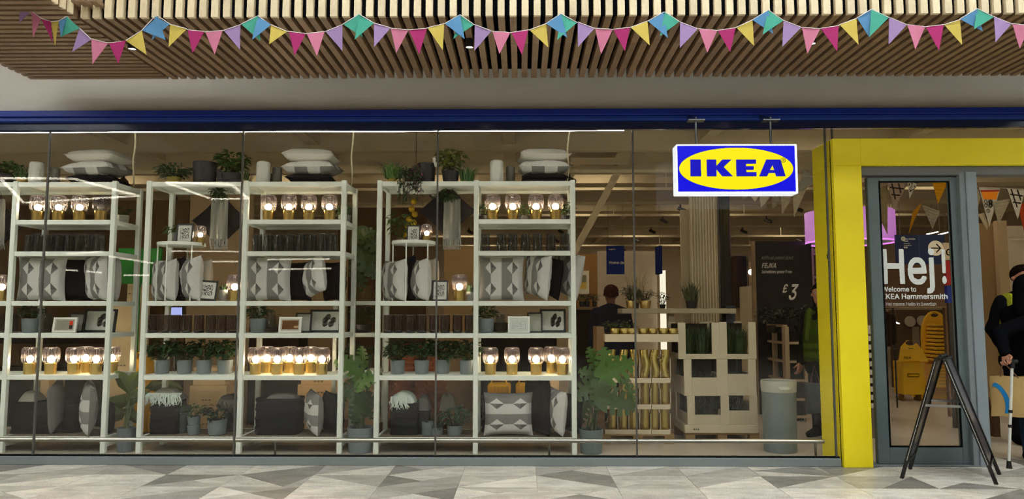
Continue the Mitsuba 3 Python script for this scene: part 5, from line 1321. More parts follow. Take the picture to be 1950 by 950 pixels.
# banner, framed picture, display wall
k = thing('hanging_banner', 'blue hanging banner reading Home de in the shop', 'banner'); Yn = 6.0
xa, xb, z0, z1 = X(1155, Yn, 495), X(1189, Yn, 495), Z(522, Yn, 1170), Z(468, Yn, 1170)
m = MB(S(24, 52, 128)); m.box(xa, xb, Yn, Yn + .02, z0, z1); part(k, 'cloth', m, 'matte')
m = MB(S(235, 235, 225)); sc = (Yn - CAM[1]) / F
letters('Home de', 5.0 * sc, (xa + 4.5 * sc, Yn - .001, Z(502.5, Yn, 1170)), S(240, 240, 232), .004, True, mb=m, width=29 * sc); letters('Level 0', 3 * sc, (xa + 4.5 * sc, Yn - .001, Z(476, Yn, 1170)), S(240, 240, 232), .004, True, mb=m, width=12 * sc); part(k, 'lettering', m, 'matte')
m = MB(S(120, 110, 90))
for px in (1158, 1186): x = X(px, Yn, 470); m.tube([(x, Yn + .01, z1), (x, Yn + .01, HC)], .004, 5)
part(k, 'wire', m, 'matte')
k = thing('hanging_banner', 'narrow blue banner edge hanging further right in the shop', 'banner'); m = MB(S(24, 44, 110)); m.box(X(1257, 6.5), X(1263, 6.5), 6.5, 6.9, Z(521, 6.5), Z(468, 6.5)); part(k, 'cloth', m, 'matte'); m = MB(S(120, 110, 90)); x = X(1260, 6.5); m.tube([(x, 6.55, Z(468, 6.5)), (x, 6.55, HC)], .004, 5); part(k, 'wire', m, 'matte')
k = thing('lit_column', 'tall narrow white light column below the narrow blue banner', 'light'); m = MB(); m.box(X(1259, 7.5), X(1269, 7.5), 7.5, 7.6, 0, Z(515, 7.5)); part(k, 'tube', m, None, emitter=glow((1.0, .92, .7), .5))
Yw = 4.6
m = MB(S(150, 112, 66)); m.box(X(1084, Yw), X(1138, Yw), Yw, Yw + .08, 0, Z(484, Yw)); solo('display_wall', 'tan display wall carrying a framed landscape picture', 'partition', m, 'matte')
m = MB(S(206, 192, 170)); m.box(X(1138.5, 7.6), X(1252, 7.6), 7.6, 7.68, 0, Z(478, 7.6)); solo('display_wall', 'pale wall panel behind the blue banner', 'partition', m, 'matte')
k = thing('picture_frame', 'framed yellow landscape picture on the tan display wall', 'picture frame'); Yf = Yw - .001
m = MB(S(225, 218, 196)); m.box(X(1088, Yf), X(1122, Yf), Yf - .03, Yf, Z(560, Yf), Z(516, Yf)); part(k, 'mount', m, 'matte')
m = MB(S(206, 176, 86)); m.box(X(1092, Yf), X(1117, Yf), Yf - .034, Yf - .03, Z(550, Yf), Z(524, Yf)); m.box(X(1092, Yf), X(1117, Yf), Yf - .036, Yf - .034, Z(538, Yf), Z(524, Yf), c=S(130, 128, 108)); part(k, 'picture', m, 'matte')
k = thing('counter', 'dark counter with small pots below the framed landscape', 'counter'); m = MB(S(120, 100, 76)); m.box(X(1098, 4.2), X(1140, 4.2), 4.2, 4.5, Z(590, 4.2), Z(584, 4.2)); part(k, 'top', m, 'matte'); m = MB(S(40, 32, 26)); m.box(X(1098, 4.2), X(1140, 4.2), 4.22, 4.5, 0, Z(590, 4.2)); part(k, 'body', m, 'matte')
for i, (px, w) in enumerate(((1108, 10), (1118, 12), (1132, 9))):
    plant(f'small dark potted plant on the counter under the landscape, {ORD[i]} from left', px, 584, 4.3, Z(584, 4.2), ('black', w, 10), 'bushy', .1, .14, 40, .06, .03, DG)
# diagonal brace
k = thing('diagonal_brace', 'pale wooden roof brace running diagonally behind the fifth full bay', 'beam'); m = MB(S(200, 182, 148)); m.bar(P(1087, 492, 2.6), P(1196, 292, 2.6), .09, .09, up=(0, 1, 0)); m.bar(P(1086, 308, 2.6), P(1190, 308, 2.6), .09, .10, up=(0, 1, 0)); m.bar(P(1176, 305, 2.6), P(1190, 275, 2.6), .09, .09, up=(0, 1, 0)); m.bar(P(1076, 352, 2.6), P(1100, 312, 2.6), .08, .08, up=(0, 1, 0)); part(k, 'beam', m, 'matte')
# price panel
k = thing('price_sign', 'tall black price panel with white hand lettering above the crates', 'sign'); Yq = 3.4
xa, xb, z1 = X(1440, Yq, 530), X(1547, Yq, 530), Z(459, Yq, 1490)
m = MB(S(24, 20, 20)); m.box(xa, xb, Yq, Yq + .05, .0, z1); part(k, 'board', m, 'paint'); sc = (Yq - CAM[1]) / F
m = MB(S(160, 138, 108)); m.box(xa - .05, xa - .002, Yq, Yq + .05, 0, z1); part(k, 'side_post', m, 'matte')
m = MB()
letters('Artificial potted plant', 7 * sc, (X(1452, Yq), Yq - .0005, Z(494, Yq, 1480)), S(150, 146, 140), .003, False, .25, m, 60 * sc)
letters('FEJKA', 9 * sc, (X(1452, Yq), Yq - .0005, Z(510, Yq, 1480)), S(225, 222, 214), .003, True, .25, m, 28 * sc)
letters('In/outdoor grass 9 cm', 5.5 * sc, (X(1452, Yq), Yq - .0005, Z(520, Yq, 1480)), S(220, 216, 208), .003, True, .25, m, 57 * sc)
letters('£', 15 * sc, (X(1490, Yq), Yq - .0005, Z(556.5, Yq, 1500)), S(245, 242, 235), .003, True, .25, m, 9 * sc)
letters('3', 28 * sc, (X(1500, Yq), Yq - .0005, Z(570, Yq, 1500)), S(245, 242, 235), .003, True, .28, m, 15 * sc)
part(k, 'lettering', m, 'matte')
# room setting behind, between the dark post and the price panel
m = MB(S(196, 170, 130)); m.box(X(1398, 5.2), X(1436, 5.2), 5.2, 5.6, 0, Z(594, 5.2)); m.box(X(1398, 5.2), X(1436, 5.2), 5.2, 5.26, Z(594, 5.2), Z(500, 5.2)); solo('cabinet', 'pale cabinet unit behind the gap left of the price panel', 'cabinet', m, 'matte')
k = thing('clothes_rail', 'dark clothes hanging on a rail left of the price panel', 'clothes rail')
for i, px in enumerate((1402, 1408, 1415, 1421)):
    m = MB(S(60 - 8 * i, 48 - 6 * i, 40)); m.box(X(px, 4.9) - .03, X(px, 4.9) + .035, 4.9, 5.15, Z(586, 4.9), Z(488, 4.9), ch=.015); part(k, 'garment', m, 'matte')
m = MB(S(150, 140, 120)); z = Z(486, 4.9, 1410); m.tube([(X(1396, 5.0), 5.0, z), (X(1428, 5.0), 5.0, z)], .012, 8); m.tube([(X(1397, 5.0), 5.0, z), (X(1397, 5.0), 5.0, 0)], .012, 8); m.tube([(X(1427, 5.0), 5.0, z), (X(1427, 5.0), 5.0, 0)], .012, 8); part(k, 'rail', m, 'metal', True)
k = thing('globe_lamp', 'small glowing globe lamp left of the price panel', 'lamp'); s_ = trimesh.creation.icosphere(subdivisions=2, radius=.045); s_.apply_translation(P(1430, 518, 4.6)); m = MB(); m.mesh(s_); part(k, 'globe', m.ply('matte', True), emitter=glow((3, 2.7, 2.2), .2)); m = MB(S(150, 130, 100)); o = P(1430, 518, 4.6); m.tube([o - (0, 0, .04), (o[0], o[1], 0)], .01, 6); part(k, 'stand', m)
m = MB(S(214, 200, 170)); m.box(X(1424, 4.5), X(1437, 4.5), 4.5, 4.9, 0, Z(545, 4.5)); solo('white_table', 'pale narrow table under the globe lamp', 'table', m, 'matte')
# ------------------------------------------------------------------ purple lamp, shelf painted as pink-lit, shop flags
k = thing('drum_lampshade', 'huge glowing purple drum lampshade hanging behind the yellow portal', 'lampshade'); Yd = 3.2
x0, x1 = X(1538, Yd, 440), X(1697, Yd, 440); cx, rd = (x0 + x1) / 2, (x1 - x0) / 2; zb2, zt2 = Z(462, Yd, 1617), Z(404, Yd, 1617)
m = MB(); m.lathe([(rd, zb2), (rd, zt2)], 48, (cx, Yd, 0)); part(k, 'shade', m.ply('matte', True), emitter=glow(np.array(S(176, 84, 184)) * .72, 1))
m = MB(); m.lathe([(rd * .99, zb2 + .01), (rd * 1.005, zb2 - .012), (rd * 1.004, zb2 + .012)], 48, (cx, Yd, 0)); part(k, 'rim', m.ply('matte', True), emitter=glow(np.array(S(235, 120, 245)), .3))
m = MB(S(60, 50, 60)); m.tube([(cx, Yd, zt2), (cx, Yd, HC)], .008, 6); m.tube([(cx - rd, Yd, zt2 - .01), (cx + rd, Yd, zt2 - .01)], .008, 6); part(k, 'pendant', m)
k = thing('shelf_unit', 'shelf unit tinted pink by the lampshade, behind the person in a vest', 'shelving'); Yh = 4.0  # pink lamp glow painted into the upright and shelf colour
for px in (1550, 1571): m = MB(S(176, 150, 160)); x = X(px, Yh); m.box(x - .025, x + .025, Yh, Yh + .35, 0, Z(472, Yh)); part(k, 'upright', m, 'matte')
for py in (486, 530, 560): m = MB(S(176, 150, 160)); m.box(X(1550, Yh) + .026, X(1571, Yh) - .026, Yh, Yh + .34, Z(py, Yh), Z(py - 4, Yh)); part(k, 'shelf', m, 'matte')
k = thing('shop_bunting', 'string of patterned fabric flags hanging inside the shop by the entrance', 'bunting'); Yu = 2.2
FL = [(1411, 372, 1425, 372, 1413, 382, (150, 140, 124), 0), (1428, 371, 1446, 371, 1438, 384, (212, 202, 176), 0), (1446, 371, 1470, 371, 1449, 396, (190, 180, 158), 0), (1470, 371, 1494, 371, 1471, 399, (150, 144, 128), 1), (1486, 371, 1512, 371, 1489, 408, (178, 168, 146), 2), (1508, 340, 1540, 350, 1512, 414, (186, 176, 150), 2), (1530, 322, 1560, 345, 1520, 365, (150, 150, 140), 0), (1552, 384, 1572, 372, 1556, 425, (124, 110, 90), 1),
      (1652, 368, 1690, 350, 1690, 446, (150, 136, 104), 1), (1728, 342, 1752, 338, 1732, 378, (206, 202, 190), 3), (1775, 344, 1806, 344, 1786, 388, (214, 152, 30), 1), (1738, 403, 1756, 385, 1730, 446, (190, 130, 30), 0), (1756, 390, 1790, 402, 1776, 436, (160, 150, 134), 1), (1690, 346, 1728, 350, 1702, 400, (170, 148, 134), 4), (1864, 357, 1905, 358, 1884, 432, (206, 200, 186), 5), (1855, 362, 1872, 357, 1862, 396, (170, 158, 134), 0), (1890, 384, 1925, 378, 1902, 428, (176, 166, 142), 1), (1862, 408, 1884, 402, 1880, 438, (196, 178, 150), 0), (1918, 358, 1952, 362, 1938, 418, (214, 210, 200), 4), (1938, 390, 1960, 384, 1950, 440, (186, 74, 40), 0)]
for a, b, c_, d, e, f_, col, pat in FL:
    m = MB(np.asarray(S(*col)) * .62)
    A, B, C_ = P(a, b, Yu), P(c_, d, Yu + .03), P(e, f_, Yu - .02)
    m.add([A, B, C_, A + (0, .002, 0), B + (0, .002, 0), C_ + (0, .002, 0)], [[0, 1, 2], [3, 5, 4], [0, 3, 4], [0, 4, 1], [1, 4, 5], [1, 5, 2], [2, 5, 3], [2, 3, 0]])
    rr = random.Random(int(a)); D_ = np.array([0, -.002, 0])
    def inside(u, v): return A * (1 - u - v) + B * u + C_ * v + D_
    ink = S(40, 36, 32)
    if pat == 1:
        for q in np.linspace(.1, .8, 6): m.bar(inside(0.02, q), inside(max(.03, .96 - q), q), .012, .001, np.asarray(S(*col)) * .6, up=(0, 1, 0))
    elif pat in (2, 3):
        for q in range(26): u = rr.random() * .8; v = rr.random() * (.9 - u); o = inside(u + .03, v + .02); m.bar(o, o + (rr.uniform(-.03, .03), 0, rr.uniform(-.03, .03)), .010, .001, ink if pat == 3 else np.asarray(S(*col)) * .65, up=(0, 1, 0))
    elif pat == 4:
        m.bar(inside(.05, .2), inside(.75, .2), .016, .001, ink, up=(0, 1, 0)); m.bar(inside(.2, .02), inside(.2, .6), .016, .001, ink, up=(0, 1, 0)); m.bar(inside(.55, .02), inside(.55, .36), .016, .001, ink, up=(0, 1, 0)); m.bar(inside(.05, .45), inside(.5, .45), .016, .001, ink, up=(0, 1, 0))
    elif pat == 5:
        m.add([inside(.06, .10), inside(.86, .10), inside(.66, .3), inside(.06, .3)], [[0, 1, 2, 3]], S(214, 130, 40)); m.bar(inside(.04, .09) + D_, inside(.9, .07) + D_, .02, .001, S(150, 50, 40), up=(0, 1, 0))
        for q in range(10): u = .08 + rr.random() * .3; v = .34 + rr.random() * (.5 - u); o = inside(u, v); m.tube([o + D_ + (.018 * math.cos(t), 0, .022 * math.sin(t)) for t in np.linspace(0, 6.28, 9)], .004, 3, ink, cap=False)
    part(k, 'flag', m, 'matte')
m = MB(S(190, 180, 160)); m.tube([P(1300, 372, Yu), P(1411, 372, Yu), P(1512, 371, Yu)], .003, 4); m.tube([P(1512, 330, Yu), P(1560, 340, Yu), P(1660, 360, Yu), P(1728, 340, Yu), P(1806, 344, Yu), P(1864, 356, Yu), P(1990, 362, Yu)], .003, 4); part(k, 'string', m, 'matte')
# ------------------------------------------------------------------ yellow portal, doors
YEL = S(240, 222, 30)
YP0, YP1 = -0.07, 0.42
xl = X(1605, YP0, 800); xr = X(1660, YP0, 800)
zt_, zu = Z(263, YP0, 1780), Z(314, YP0, 1780)
k = thing('entrance_portal', 'deep bright yellow portal framing the shop entrance', 'portal')
m = MB(YEL); m.box(xl, xr, YP0, -0.014, 0.0, zu - .001, ch=.003); part(k, 'front_post', m, 'paint')
m = MB(YEL); m.box(xl, xr, 0.014, YP1, 0.0, zu - .001, ch=.003); part(k, 'inner_post', m, 'paint')
m = MB(S(24, 24, 22)); m.box(xl + .006, xr - .006, -.0135, .0135, 0, zt_ - .01); part(k, 'shadow_gap', m, 'matte')
m = MB(YEL); m.box(xl, 7.6, YP0, -0.014, zu, zt_, ch=.003); part(k, 'front_header', m, 'paint')
m = MB(YEL); m.box(xl, 7.6, 0.014, YP1, zu, zt_, ch=.003); part(k, 'inner_header', m, 'paint')
m = MB(YEL); m.box(7.35, 7.6, YP0, YP1, 0, zu - .001, ch=.003); part(k, 'front_post', m, 'paint')
m = MB(np.asarray(YEL) * .6); m.box(xr - .0015, xr + .0, YP0 - .0008, YP0, zu, zt_); part(k, 'panel_joint', m, 'matte')

ALU = S(92, 106, 110)
YD = 0.06
key = 'door_1'
labels[key] = {'kind': 'structure', 'label': 'grey framed sliding glass entrance door with white Hej lettering'}
dx = lambda px, py=600: X(px, YD, py)
zd0, zd1 = 0.012, Z(338, YD, 1740)
xs0, xs1, xs2, xs3 = dx(1659), dx(1681), dx(1817), dx(1840)
m = MB(ALU)
m.box(xs0, xs1, YD - .03, YD + .03, zd0, zd1, ch=.005); part(key, 'stile', m, 'paint')
m = MB(ALU); m.box(xs2, xs3, YD - .03, YD + .03, zd0, zd1, ch=.005); part(key, 'stile', m, 'paint')
m = MB(ALU); m.box(xs1, xs2, YD - .028, YD + .028, Z(346, YD, 1740), zd1, ch=.004); part(key, 'rail', m, 'paint')
m = MB(ALU); m.box(xs1, xs2, YD - .028, YD + .028, zd0, Z(850, YD, 1740), ch=.004); part(key, 'rail', m, 'paint')
m = MB(); rect(m, (xs1, YD, Z(850, YD, 1740)), (xs2, YD, Z(850, YD, 1740)), (xs2, YD, Z(346, YD, 1740)), (xs1, YD, Z(346, YD, 1740))); part(key, 'glass', m, 'pane')
m = MB(S(20, 22, 24))
for a, b, c_, d in ((xs1, xs1 + .012, Z(850, YD, 1740), Z(346, YD, 1740)), (xs2 - .012, xs2, Z(850, YD, 1740), Z(346, YD, 1740)), (xs1, xs2, Z(850, YD, 1740), Z(850, YD, 1740) + .012), (xs1, xs2, Z(346, YD, 1740) - .012, Z(346, YD, 1740))): m.box(a, b, YD - .031, YD - .02, c_, d)
part(key, 'gasket', m, 'matte')
# lettering on the door glass
Yt = YD - 0.003; W_ = S(222, 228, 228)
sc = (Yt - CAM[1]) / F
m = MB(); letters('Hej', 63 * sc, (X(1676, Yt, 540), Yt, Z(539, Yt, 1740)), W_, .0015, True, 0, m, 104 * sc); part(key, 'greeting', m, 'matte')
m = MB(); letters('!', 62 * sc, (X(1791, Yt, 540), Yt, Z(538, Yt, 1740)), W_, .0015, True, 0, m, 12 * sc); part(key, 'greeting_mark', m, 'matte')
m = MB(); letters('Welcome to', 8.8 * sc, (X(1680, Yt, 555), Yt, Z(555, Yt, 1740)), W_, .0015, True, 0, m, 64 * sc)
letters('IKEA Hammersmith', 9.2 * sc, (X(1680.5, Yt, 569), Yt, Z(569, Yt, 1740)), W_, .0015, True, 0, m, 122 * sc); part(key, 'welcome_text', m, 'matte')
m = MB(); letters('*Hej means Hello in Swedish', 6.5 * sc, (X(1682, Yt, 581), Yt, Z(582, Yt, 1740)), S(200, 200, 196), .0012, False, 0, m, 99 * sc); part(key, 'small_text', m, 'matte')
# round arrow sticker
an = np.linspace(0, 2 * np.pi, 33)[:-1]
def disc(px, py, Y, r, c, th=.0015):
    x, z = at(px, py, Y); mb = MB(c); ring = np.stack([x + r * np.cos(an), np.full(32, Y), z + r * np.sin(an)], 1)
    mb.add(np.vstack([ring, ring + (0, th, 0)]), [[0, i, i + 1] for i in range(1, 31)]); mb.add(np.vstack([ring, ring + (0, th, 0)]), [[i, (i + 1) % 32, 32 + (i + 1) % 32, 32 + i] for i in range(32)]); return mb
m = disc(1782, 472.5, Yt, 14.5 * sc, S(206, 190, 160)); part(key, 'arrow_sticker', m, 'matte')
m = MB(S(30, 26, 22)); Ya_ = Yt - .0015
m.bar(P(1773, 472.5, Ya_), P(1791, 472.5, Ya_), 2.0 * sc, .001, up=(0, 1, 0)); m.bar(P(1783, 464.5, Ya_), P(1791.5, 473, Ya_), 2.0 * sc, .001, up=(0, 1, 0)); m.bar(P(1783, 480.5, Ya_), P(1791.5, 472, Ya_), 2.0 * sc, .001, up=(0, 1, 0)); part(key, 'arrow', m, 'matte')
# fixed frame of the entrance
m = MB(S(104, 108, 110)); m.box(xr, 7.35, -0.02, 0.12, Z(334.5, .03, 1780), zu - .002, ch=.004); struct('door_frame', m, 'paint', label='grey metal frame of the shop entrance')
m = MB(S(116, 126, 132)); m.box(X(1843, .0, 700), X(1854, 0, 700), -.02, .12, 0.0, Z(328, 0, 1840), ch=.004); part('door_frame', 'jamb', m, 'paint')
m = MB(S(128, 140, 148)); m.box(X(1854, 0, 700), X(1875, 0, 700), -.035, .14, 0.0, Z(328, 0, 1840), ch=.004); part('door_frame', 'jamb', m, 'paint')
m = MB(S(96, 104, 108)); m.box(xr + .002, xr + .014, .0, .09, 0.0, Z(328, 0, 1660), ch=.003); part('door_frame', 'jamb', m, 'paint')
m = MB(S(116, 124, 128)); m.box(xr, X(1875, 0, 700), -.03, .14, 0.0, 0.011, ch=.003); part('door_frame', 'threshold', m, 'paint')
# thin dangling tag on the portal
k = thing('door_tag', 'small dark tag hanging on the inner side of the yellow portal', 'tag'); m = MB(S(60, 56, 20)); o = np.array([xl - .004, .12, Z(488, .1, 1570)]); m.obox(o, (.003, .012, .022), np.eye(3)); m.tube([o + (0, 0, .022), o + (.0, 0, .05)], .002, 4); part(k, 'plate', m)

# ------------------------------------------------------------------ lit shop sign
k = thing('shop_sign', 'glowing blue and yellow shop sign box hanging before the glass on two rods', 'sign')
YS0, YS1 = -0.50, -0.34
xa, za = at(1291, 367, YS0); xb, zb = at(1518, 273.5, YS0)
m = MB(S(235, 240, 245)); m.box(xa - .008, xb, YS0 + .004, YS1, za - .008, zb, ch=.006); part(k, 'case', m.ply('gloss'), emitter=glow((.55, .60, .66), .6))
bx0, bx1, bz0, bz1 = xa + .003, xb - .024, za + .010, zb - .018
m = MB((.01, .01, .01)); rect(m, (bx0, YS0 + .001, bz0), (bx1, YS0 + .001, bz0), (bx1, YS0 + .001, bz1), (bx0, YS0 + .001, bz1)); part(k, 'blue_panel', m.ply('gloss'), emitter=glow(np.array(S(0, 0, 222)) * 1.0, .5))
from shapely.geometry import Polygon
from shapely import affinity
cx, cz = (bx0 + bx1) / 2 - .003, (bz0 + bz1) / 2
ex, ez = (bx1 - bx0) / 2 * .972, (bz1 - bz0) / 2 * .92
t = np.linspace(0, 2 * np.pi, 97)[:-1]
m = MB((.01, .01, .01)); ring = np.stack([cx + ex * np.cos(t), np.full(96, YS0 - .001), cz + ez * np.sin(t)], 1); m.add(ring, [[0, i, i + 1] for i in range(1, 95)]); part(k, 'yellow_oval', m.ply('gloss'), emitter=glow(S(255, 236, 0), .8))
# the four letters in a wide heavy face, units of the letter height
gI = [Polygon([(0, 0), (.62, 0), (.62, .12), (.62, 1), (0, 1)])]
gK = [Polygon([(0, 0), (.56, 0), (.56, .42), (.90, 0), (1.52, 0), (.99, .56), (1.46, 1), (.92, 1), (.56, .62), (.56, 1), (0, 1)])]
gE = [Polygon([(0, 0), (1.18, 0), (1.18, .25), (.58, .25), (.58, .39), (1.02, .39), (1.02, .61), (.58, .61), (.58, .75), (1.17, .75), (1.17, 1), (0, 1)])]
gA = [Polygon([(0, 0), (.46, 0), (.56, .2), (.94, .2), (1.0, 0), (1.55, 0), (1.28, 1), (.44, 1)], [[(.64, .38), (.90, .38), (.80, .66)]])]
hL = 129 / 3.96 * (YS0 - CAM[1]) / F
for nm, g, px in (('I', gI, 1280 + 138 / 3.96), ('K', gK, 1280 + 262 / 3.96), ('E', gE, 1280 + 484 / 3.96), ('A', gA, 1280 + 655 / 3.96)):
    x, z = at(px, 240 + 380 / 3.96, YS0)
    v, f = extrude(affinity.scale(g[0], hL, hL, origin=(0, 0)), .002, (x, YS0 - .002, z)); m = MB((.01, .01, .01)); m.add(v, f); part(k + '__yellow_oval', 'letter', m.ply('gloss'), emitter=glow(S(0, 0, 190), .2))
x, z = at(1280 + 838 / 3.96, 240 + 257 / 3.96, YS0 - .003); m = MB((.02, .02, .02)); rr_ = .0195
m.tube([(x + rr_ * math.cos(q), YS0 - .003, z + rr_ * math.sin(q)) for q in np.linspace(0, 2 * math.pi, 25)], .0022, 5, cap=False); letters('R', .02, (x - .008, YS0 - .003, z - .010), (.02, .02, .02), .001, True, mb=m); part(k + '__yellow_oval', 'registered_mark', m, 'matte')
m = MB(S(130, 136, 140))
for px in (1325, 1467):
    m = MB(S(130, 136, 140)); x, z = at(px, 236, YS0 + .09); zf = Z(231, YS0 + .09, px)
    m.tube([(x, YS0 + .09, zb - .004), (x, YS0 + .09, zf)], .011, 10); m.box(x - .075, x + .075, YS0 + .05, YS0 + .13, zf, zf + .012); m.bar((x, YS0 + .08, zf + .016), (x, -.122, Z(224, -.13)), .04, .012, up=(1, 0, 0)); part(k, 'hanger', m, 'metal')

# ------------------------------------------------------------------ A-board
k = thing('a_board', 'black folding A-board standing sideways on the tiles before the door', 'sign stand')
AP = P(1796, 677, -.417); WV = np.array([.578, .816, 0]); WV /= np.linalg.norm(WV); SV = np.array([.835, -.55, 0]) ; SV /= np.linalg.norm(SV)
foot = {-1: np.array([3.34, -.31, 0]), 1: np.array([3.998, -.523, 0])}
BKF = S(9, 9, 10)
hw = .225
for s_ in (-1, 1):
    top = AP + np.array([.03 * s_, 0, -.01]); ft = foot[s_]
    d = (ft - top) / np.linalg.norm(ft - top); nrm = np.cross(WV, d)
    m = MB(BKF)
    for w in (-hw, hw):
        m.bar(top + WV * w, ft + WV * w, .030, .026, up=WV, ch=.004)
    for q in (.012, .86): p = top + (ft - top) * q; m.bar(p - WV * hw, p + WV * hw, .03, .024, up=(0, 0, 1), ch=.003)
    lf = part(k, 'leg_frame', m, 'gloss')
    m = MB(S(70, 66, 72)); a, b = top + (ft - top) * .025, top + (ft - top) * .845; m.bar((a + b) / 2 - (b - a) / 2, (a + b) / 2 + (b - a) / 2, .41, .008, up=np.cross(WV, d)); part(lf, 'board', m, 'gloss')
    m = MB(S(205, 206, 206))
    for w in (-hw - .0158,): m.bar(top + (ft - top) * .03 + WV * w, top + (ft - top) * .85 + WV * w, .004, .005, up=WV)
    part(lf, 'edge_strip', m, 'metal')
for w in (-hw * .9, hw * .9):
    a, b = AP + (foot[-1] - AP) * .40 + WV * w, AP + (foot[1] - AP) * .40 + WV * w
    m = MB(S(150, 154, 158)); m.bar(a, b, .006, .02, up=(0, 0, 1)); part(k, 'stay', m, 'metal')
m = MB(BKF); m.tube([AP - WV * (hw + .01), AP + WV * (hw + .01)], .018, 8); part(k, 'hinge', m, 'gloss')

# ------------------------------------------------------------------ seen through the doors
YV = 3.2
k = thing('brown_partition', 'brown wooden partition panel seen through the door lettering', 'partition'); m = MB(S(120, 94, 72)); m.box(X(1668, YV), X(1806, YV), YV, YV + .06, Z(584, YV, 1740), Z(500, YV, 1740)); m.box(X(1668, YV), X(1806, YV), YV - .01, YV + .07, Z(585.5, YV, 1740), Z(584, YV, 1740), c=S(170, 140, 100)); m.box(X(1800, YV), X(1803, YV), YV, YV + .06, 0, Z(584, YV, 1740)); m.box(X(1670, YV), X(1673, YV), YV, YV + .06, 0, Z(584, YV, 1740)); part(k, 'panel', m, 'matte')
k = thing('direction_sign', 'dark blue hanging direction sign behind the entrance door', 'sign'); Yb_ = 2.6
m = MB(S(22, 42, 92)); m.box(X(1712, Yb_), X(1806, Yb_), Yb_, Yb_ + .03, Z(503, Yb_, 1760), Z(447, Yb_, 1760)); m.box(X(1756, Yb_), X(1757, Yb_), Yb_ - .002, Yb_, Z(503, Yb_, 1760), Z(447, Yb_, 1760), c=S(60, 80, 130)); part(k, 'board', m, 'paint')
m = disc(1720, 454.5, Yb_ - .003, 4.4 * (Yb_ - CAM[1]) / F, S(236, 232, 220)); part(k, 'arrow_disc', m, 'matte')
m = MB(S(230, 228, 220)); sb = (Yb_ - CAM[1]) / F
for py, pa, pb in ((455, 1727, 1735), (455, 1736.5, 1749), (459, 1727, 1736)): m.box(X(pa, Yb_), X(pb, Yb_), Yb_ - .002, Yb_, Z(py + .8, Yb_, 1760), Z(py - .8, Yb_, 1760))
for py, w in ((463.5, 12), (467, 15)): m.box(X(1727, Yb_), X(1727 + w, Yb_), Yb_ - .002, Yb_, Z(py + .5, Yb_, 1760), Z(py - .5, Yb_, 1760))
for px in (1727, 1731): m.box(X(px, Yb_), X(px + 3, Yb_), Yb_ - .002, Yb_, Z(472.5, Yb_, 1760), Z(469.5, Yb_, 1760))
part(k, 'text_lines', m, 'matte')
m = MB(S(40, 30, 24)); o = P(1720, 454.5, Yb_ - .0045); m.bar(o - (.012, 0, 0), o + (.012, 0, 0), .003, .001, up=(0, 1, 0)); m.bar(o - (.012, 0, 0), o + (-.004, 0, .008), .003, .001, up=(0, 1, 0)); m.bar(o - (.012, 0, 0), o + (-.004, 0, -.008), .003, .001, up=(0, 1, 0)); part(k, 'arrow', m, 'matte')
m = MB(S(120, 110, 96))
for px in (1722, 1798): x = X(px, Yb_); m.tube([(x, Yb_ + .015, Z(447, Yb_, 1760)), (x, Yb_ + .015, HC)], .004, 5)
part(k, 'wire', m)
k = thing('totem_sign', 'slim red and blue standing sign beside the right door stile', 'sign'); Yq = 2.2
m = MB(S(176, 40, 44)); m.box(X(1806, Yq), X(1815, Yq), Yq, Yq + .06, Z(543, Yq, 1812), Z(496, Yq, 1812)); part(k, 'red_panel', m); m = MB(S(40, 60, 150)); m.box(X(1815, Yq), X(1821, Yq), Yq, Yq + .06, Z(543, Yq, 1812), Z(496, Yq, 1812)); m.box(X(1806, Yq), X(1821, Yq), Yq, Yq + .06, Z(577, Yq, 1812), Z(544, Yq, 1812)); part(k, 'blue_panel', m); m = MB(S(66, 58, 52)); m.box(X(1808, Yq), X(1819, Yq), Yq + .01, Yq + .05, 0, Z(577.5, Yq, 1812)); part(k, 'stand', m)
m = MB(S(206, 190, 166)); m.box(X(1803, Yq), X(1821, Yq), Yq, Yq + .06, Z(495, Yq, 1812), Z(462, Yq, 1812)); part(k, 'cream_panel', m); m = MB(); letters('G', .075, (X(1806.5, Yq), Yq - .001, Z(486, Yq, 1812)), S(30, 28, 28), .002, True, mb=m); part(k, 'lettering', m, 'matte')
# yellow trolleys and basket stack
YEL2 = S(232, 182, 34)
Yk = 5.2
k = thing('basket_stack', 'tall stack of nested yellow shopping baskets behind the entrance door', 'basket stack'); sk = (Yk - CAM[1]) / F
from shapely.geometry import box as sbox, Point
xa, xb = X(1754, Yk), X(1808, Yk); zt_, zb_ = Z(592, Yk, 1780), Z(735, Yk, 1780); cx, hw_ = (xa + xb) / 2, (xb - xa) / 2
hump = Polygon([(cx + hw_ * math.cos(q) * (1.0 if math.sin(q) < .3 else 1), zt_ - .42 + .42 * math.sin(q)) for q in np.linspace(0, math.pi, 25)] + [(cx - hw_ * 1.0, zb_), (cx + hw_ * 1.15, zb_)])
hole = affinity.scale(Point(cx, zt_ - .07).buffer(1), .075, .03)
v, f = extrude(hump.difference(hole), .05, (0, Yk + .05, 0)); m = MB(YEL2); m.add(v, f); m.box(cx - hw_, cx + hw_ * 1.1, Yk + .06, Yk + .4, 0, zb_ + .02); part(k, 'back_panel', m, 'paint')
for i in range(10):
    z = Z(616 + i * 7.2, Yk, 1780); w = hw_ * (.82 + .03 * i); m = MB(np.asarray(YEL2) * (1.0 if i % 2 else .93)); m.box(cx + .03 - w, cx + .05 + w, Yk - .26 - .008 * i, Yk - .001, z - .044, z, ch=.014); part(k, 'basket_rim', m, 'paint')
m = MB(np.asarray(YEL2) * .9); m.box(cx - hw_ * .8, cx + hw_ * 1.1, Yk - .27, Yk - .002, Z(735, Yk, 1780), Z(692, Yk, 1780), ch=.01); part(k, 'lowest_basket', m, 'paint')
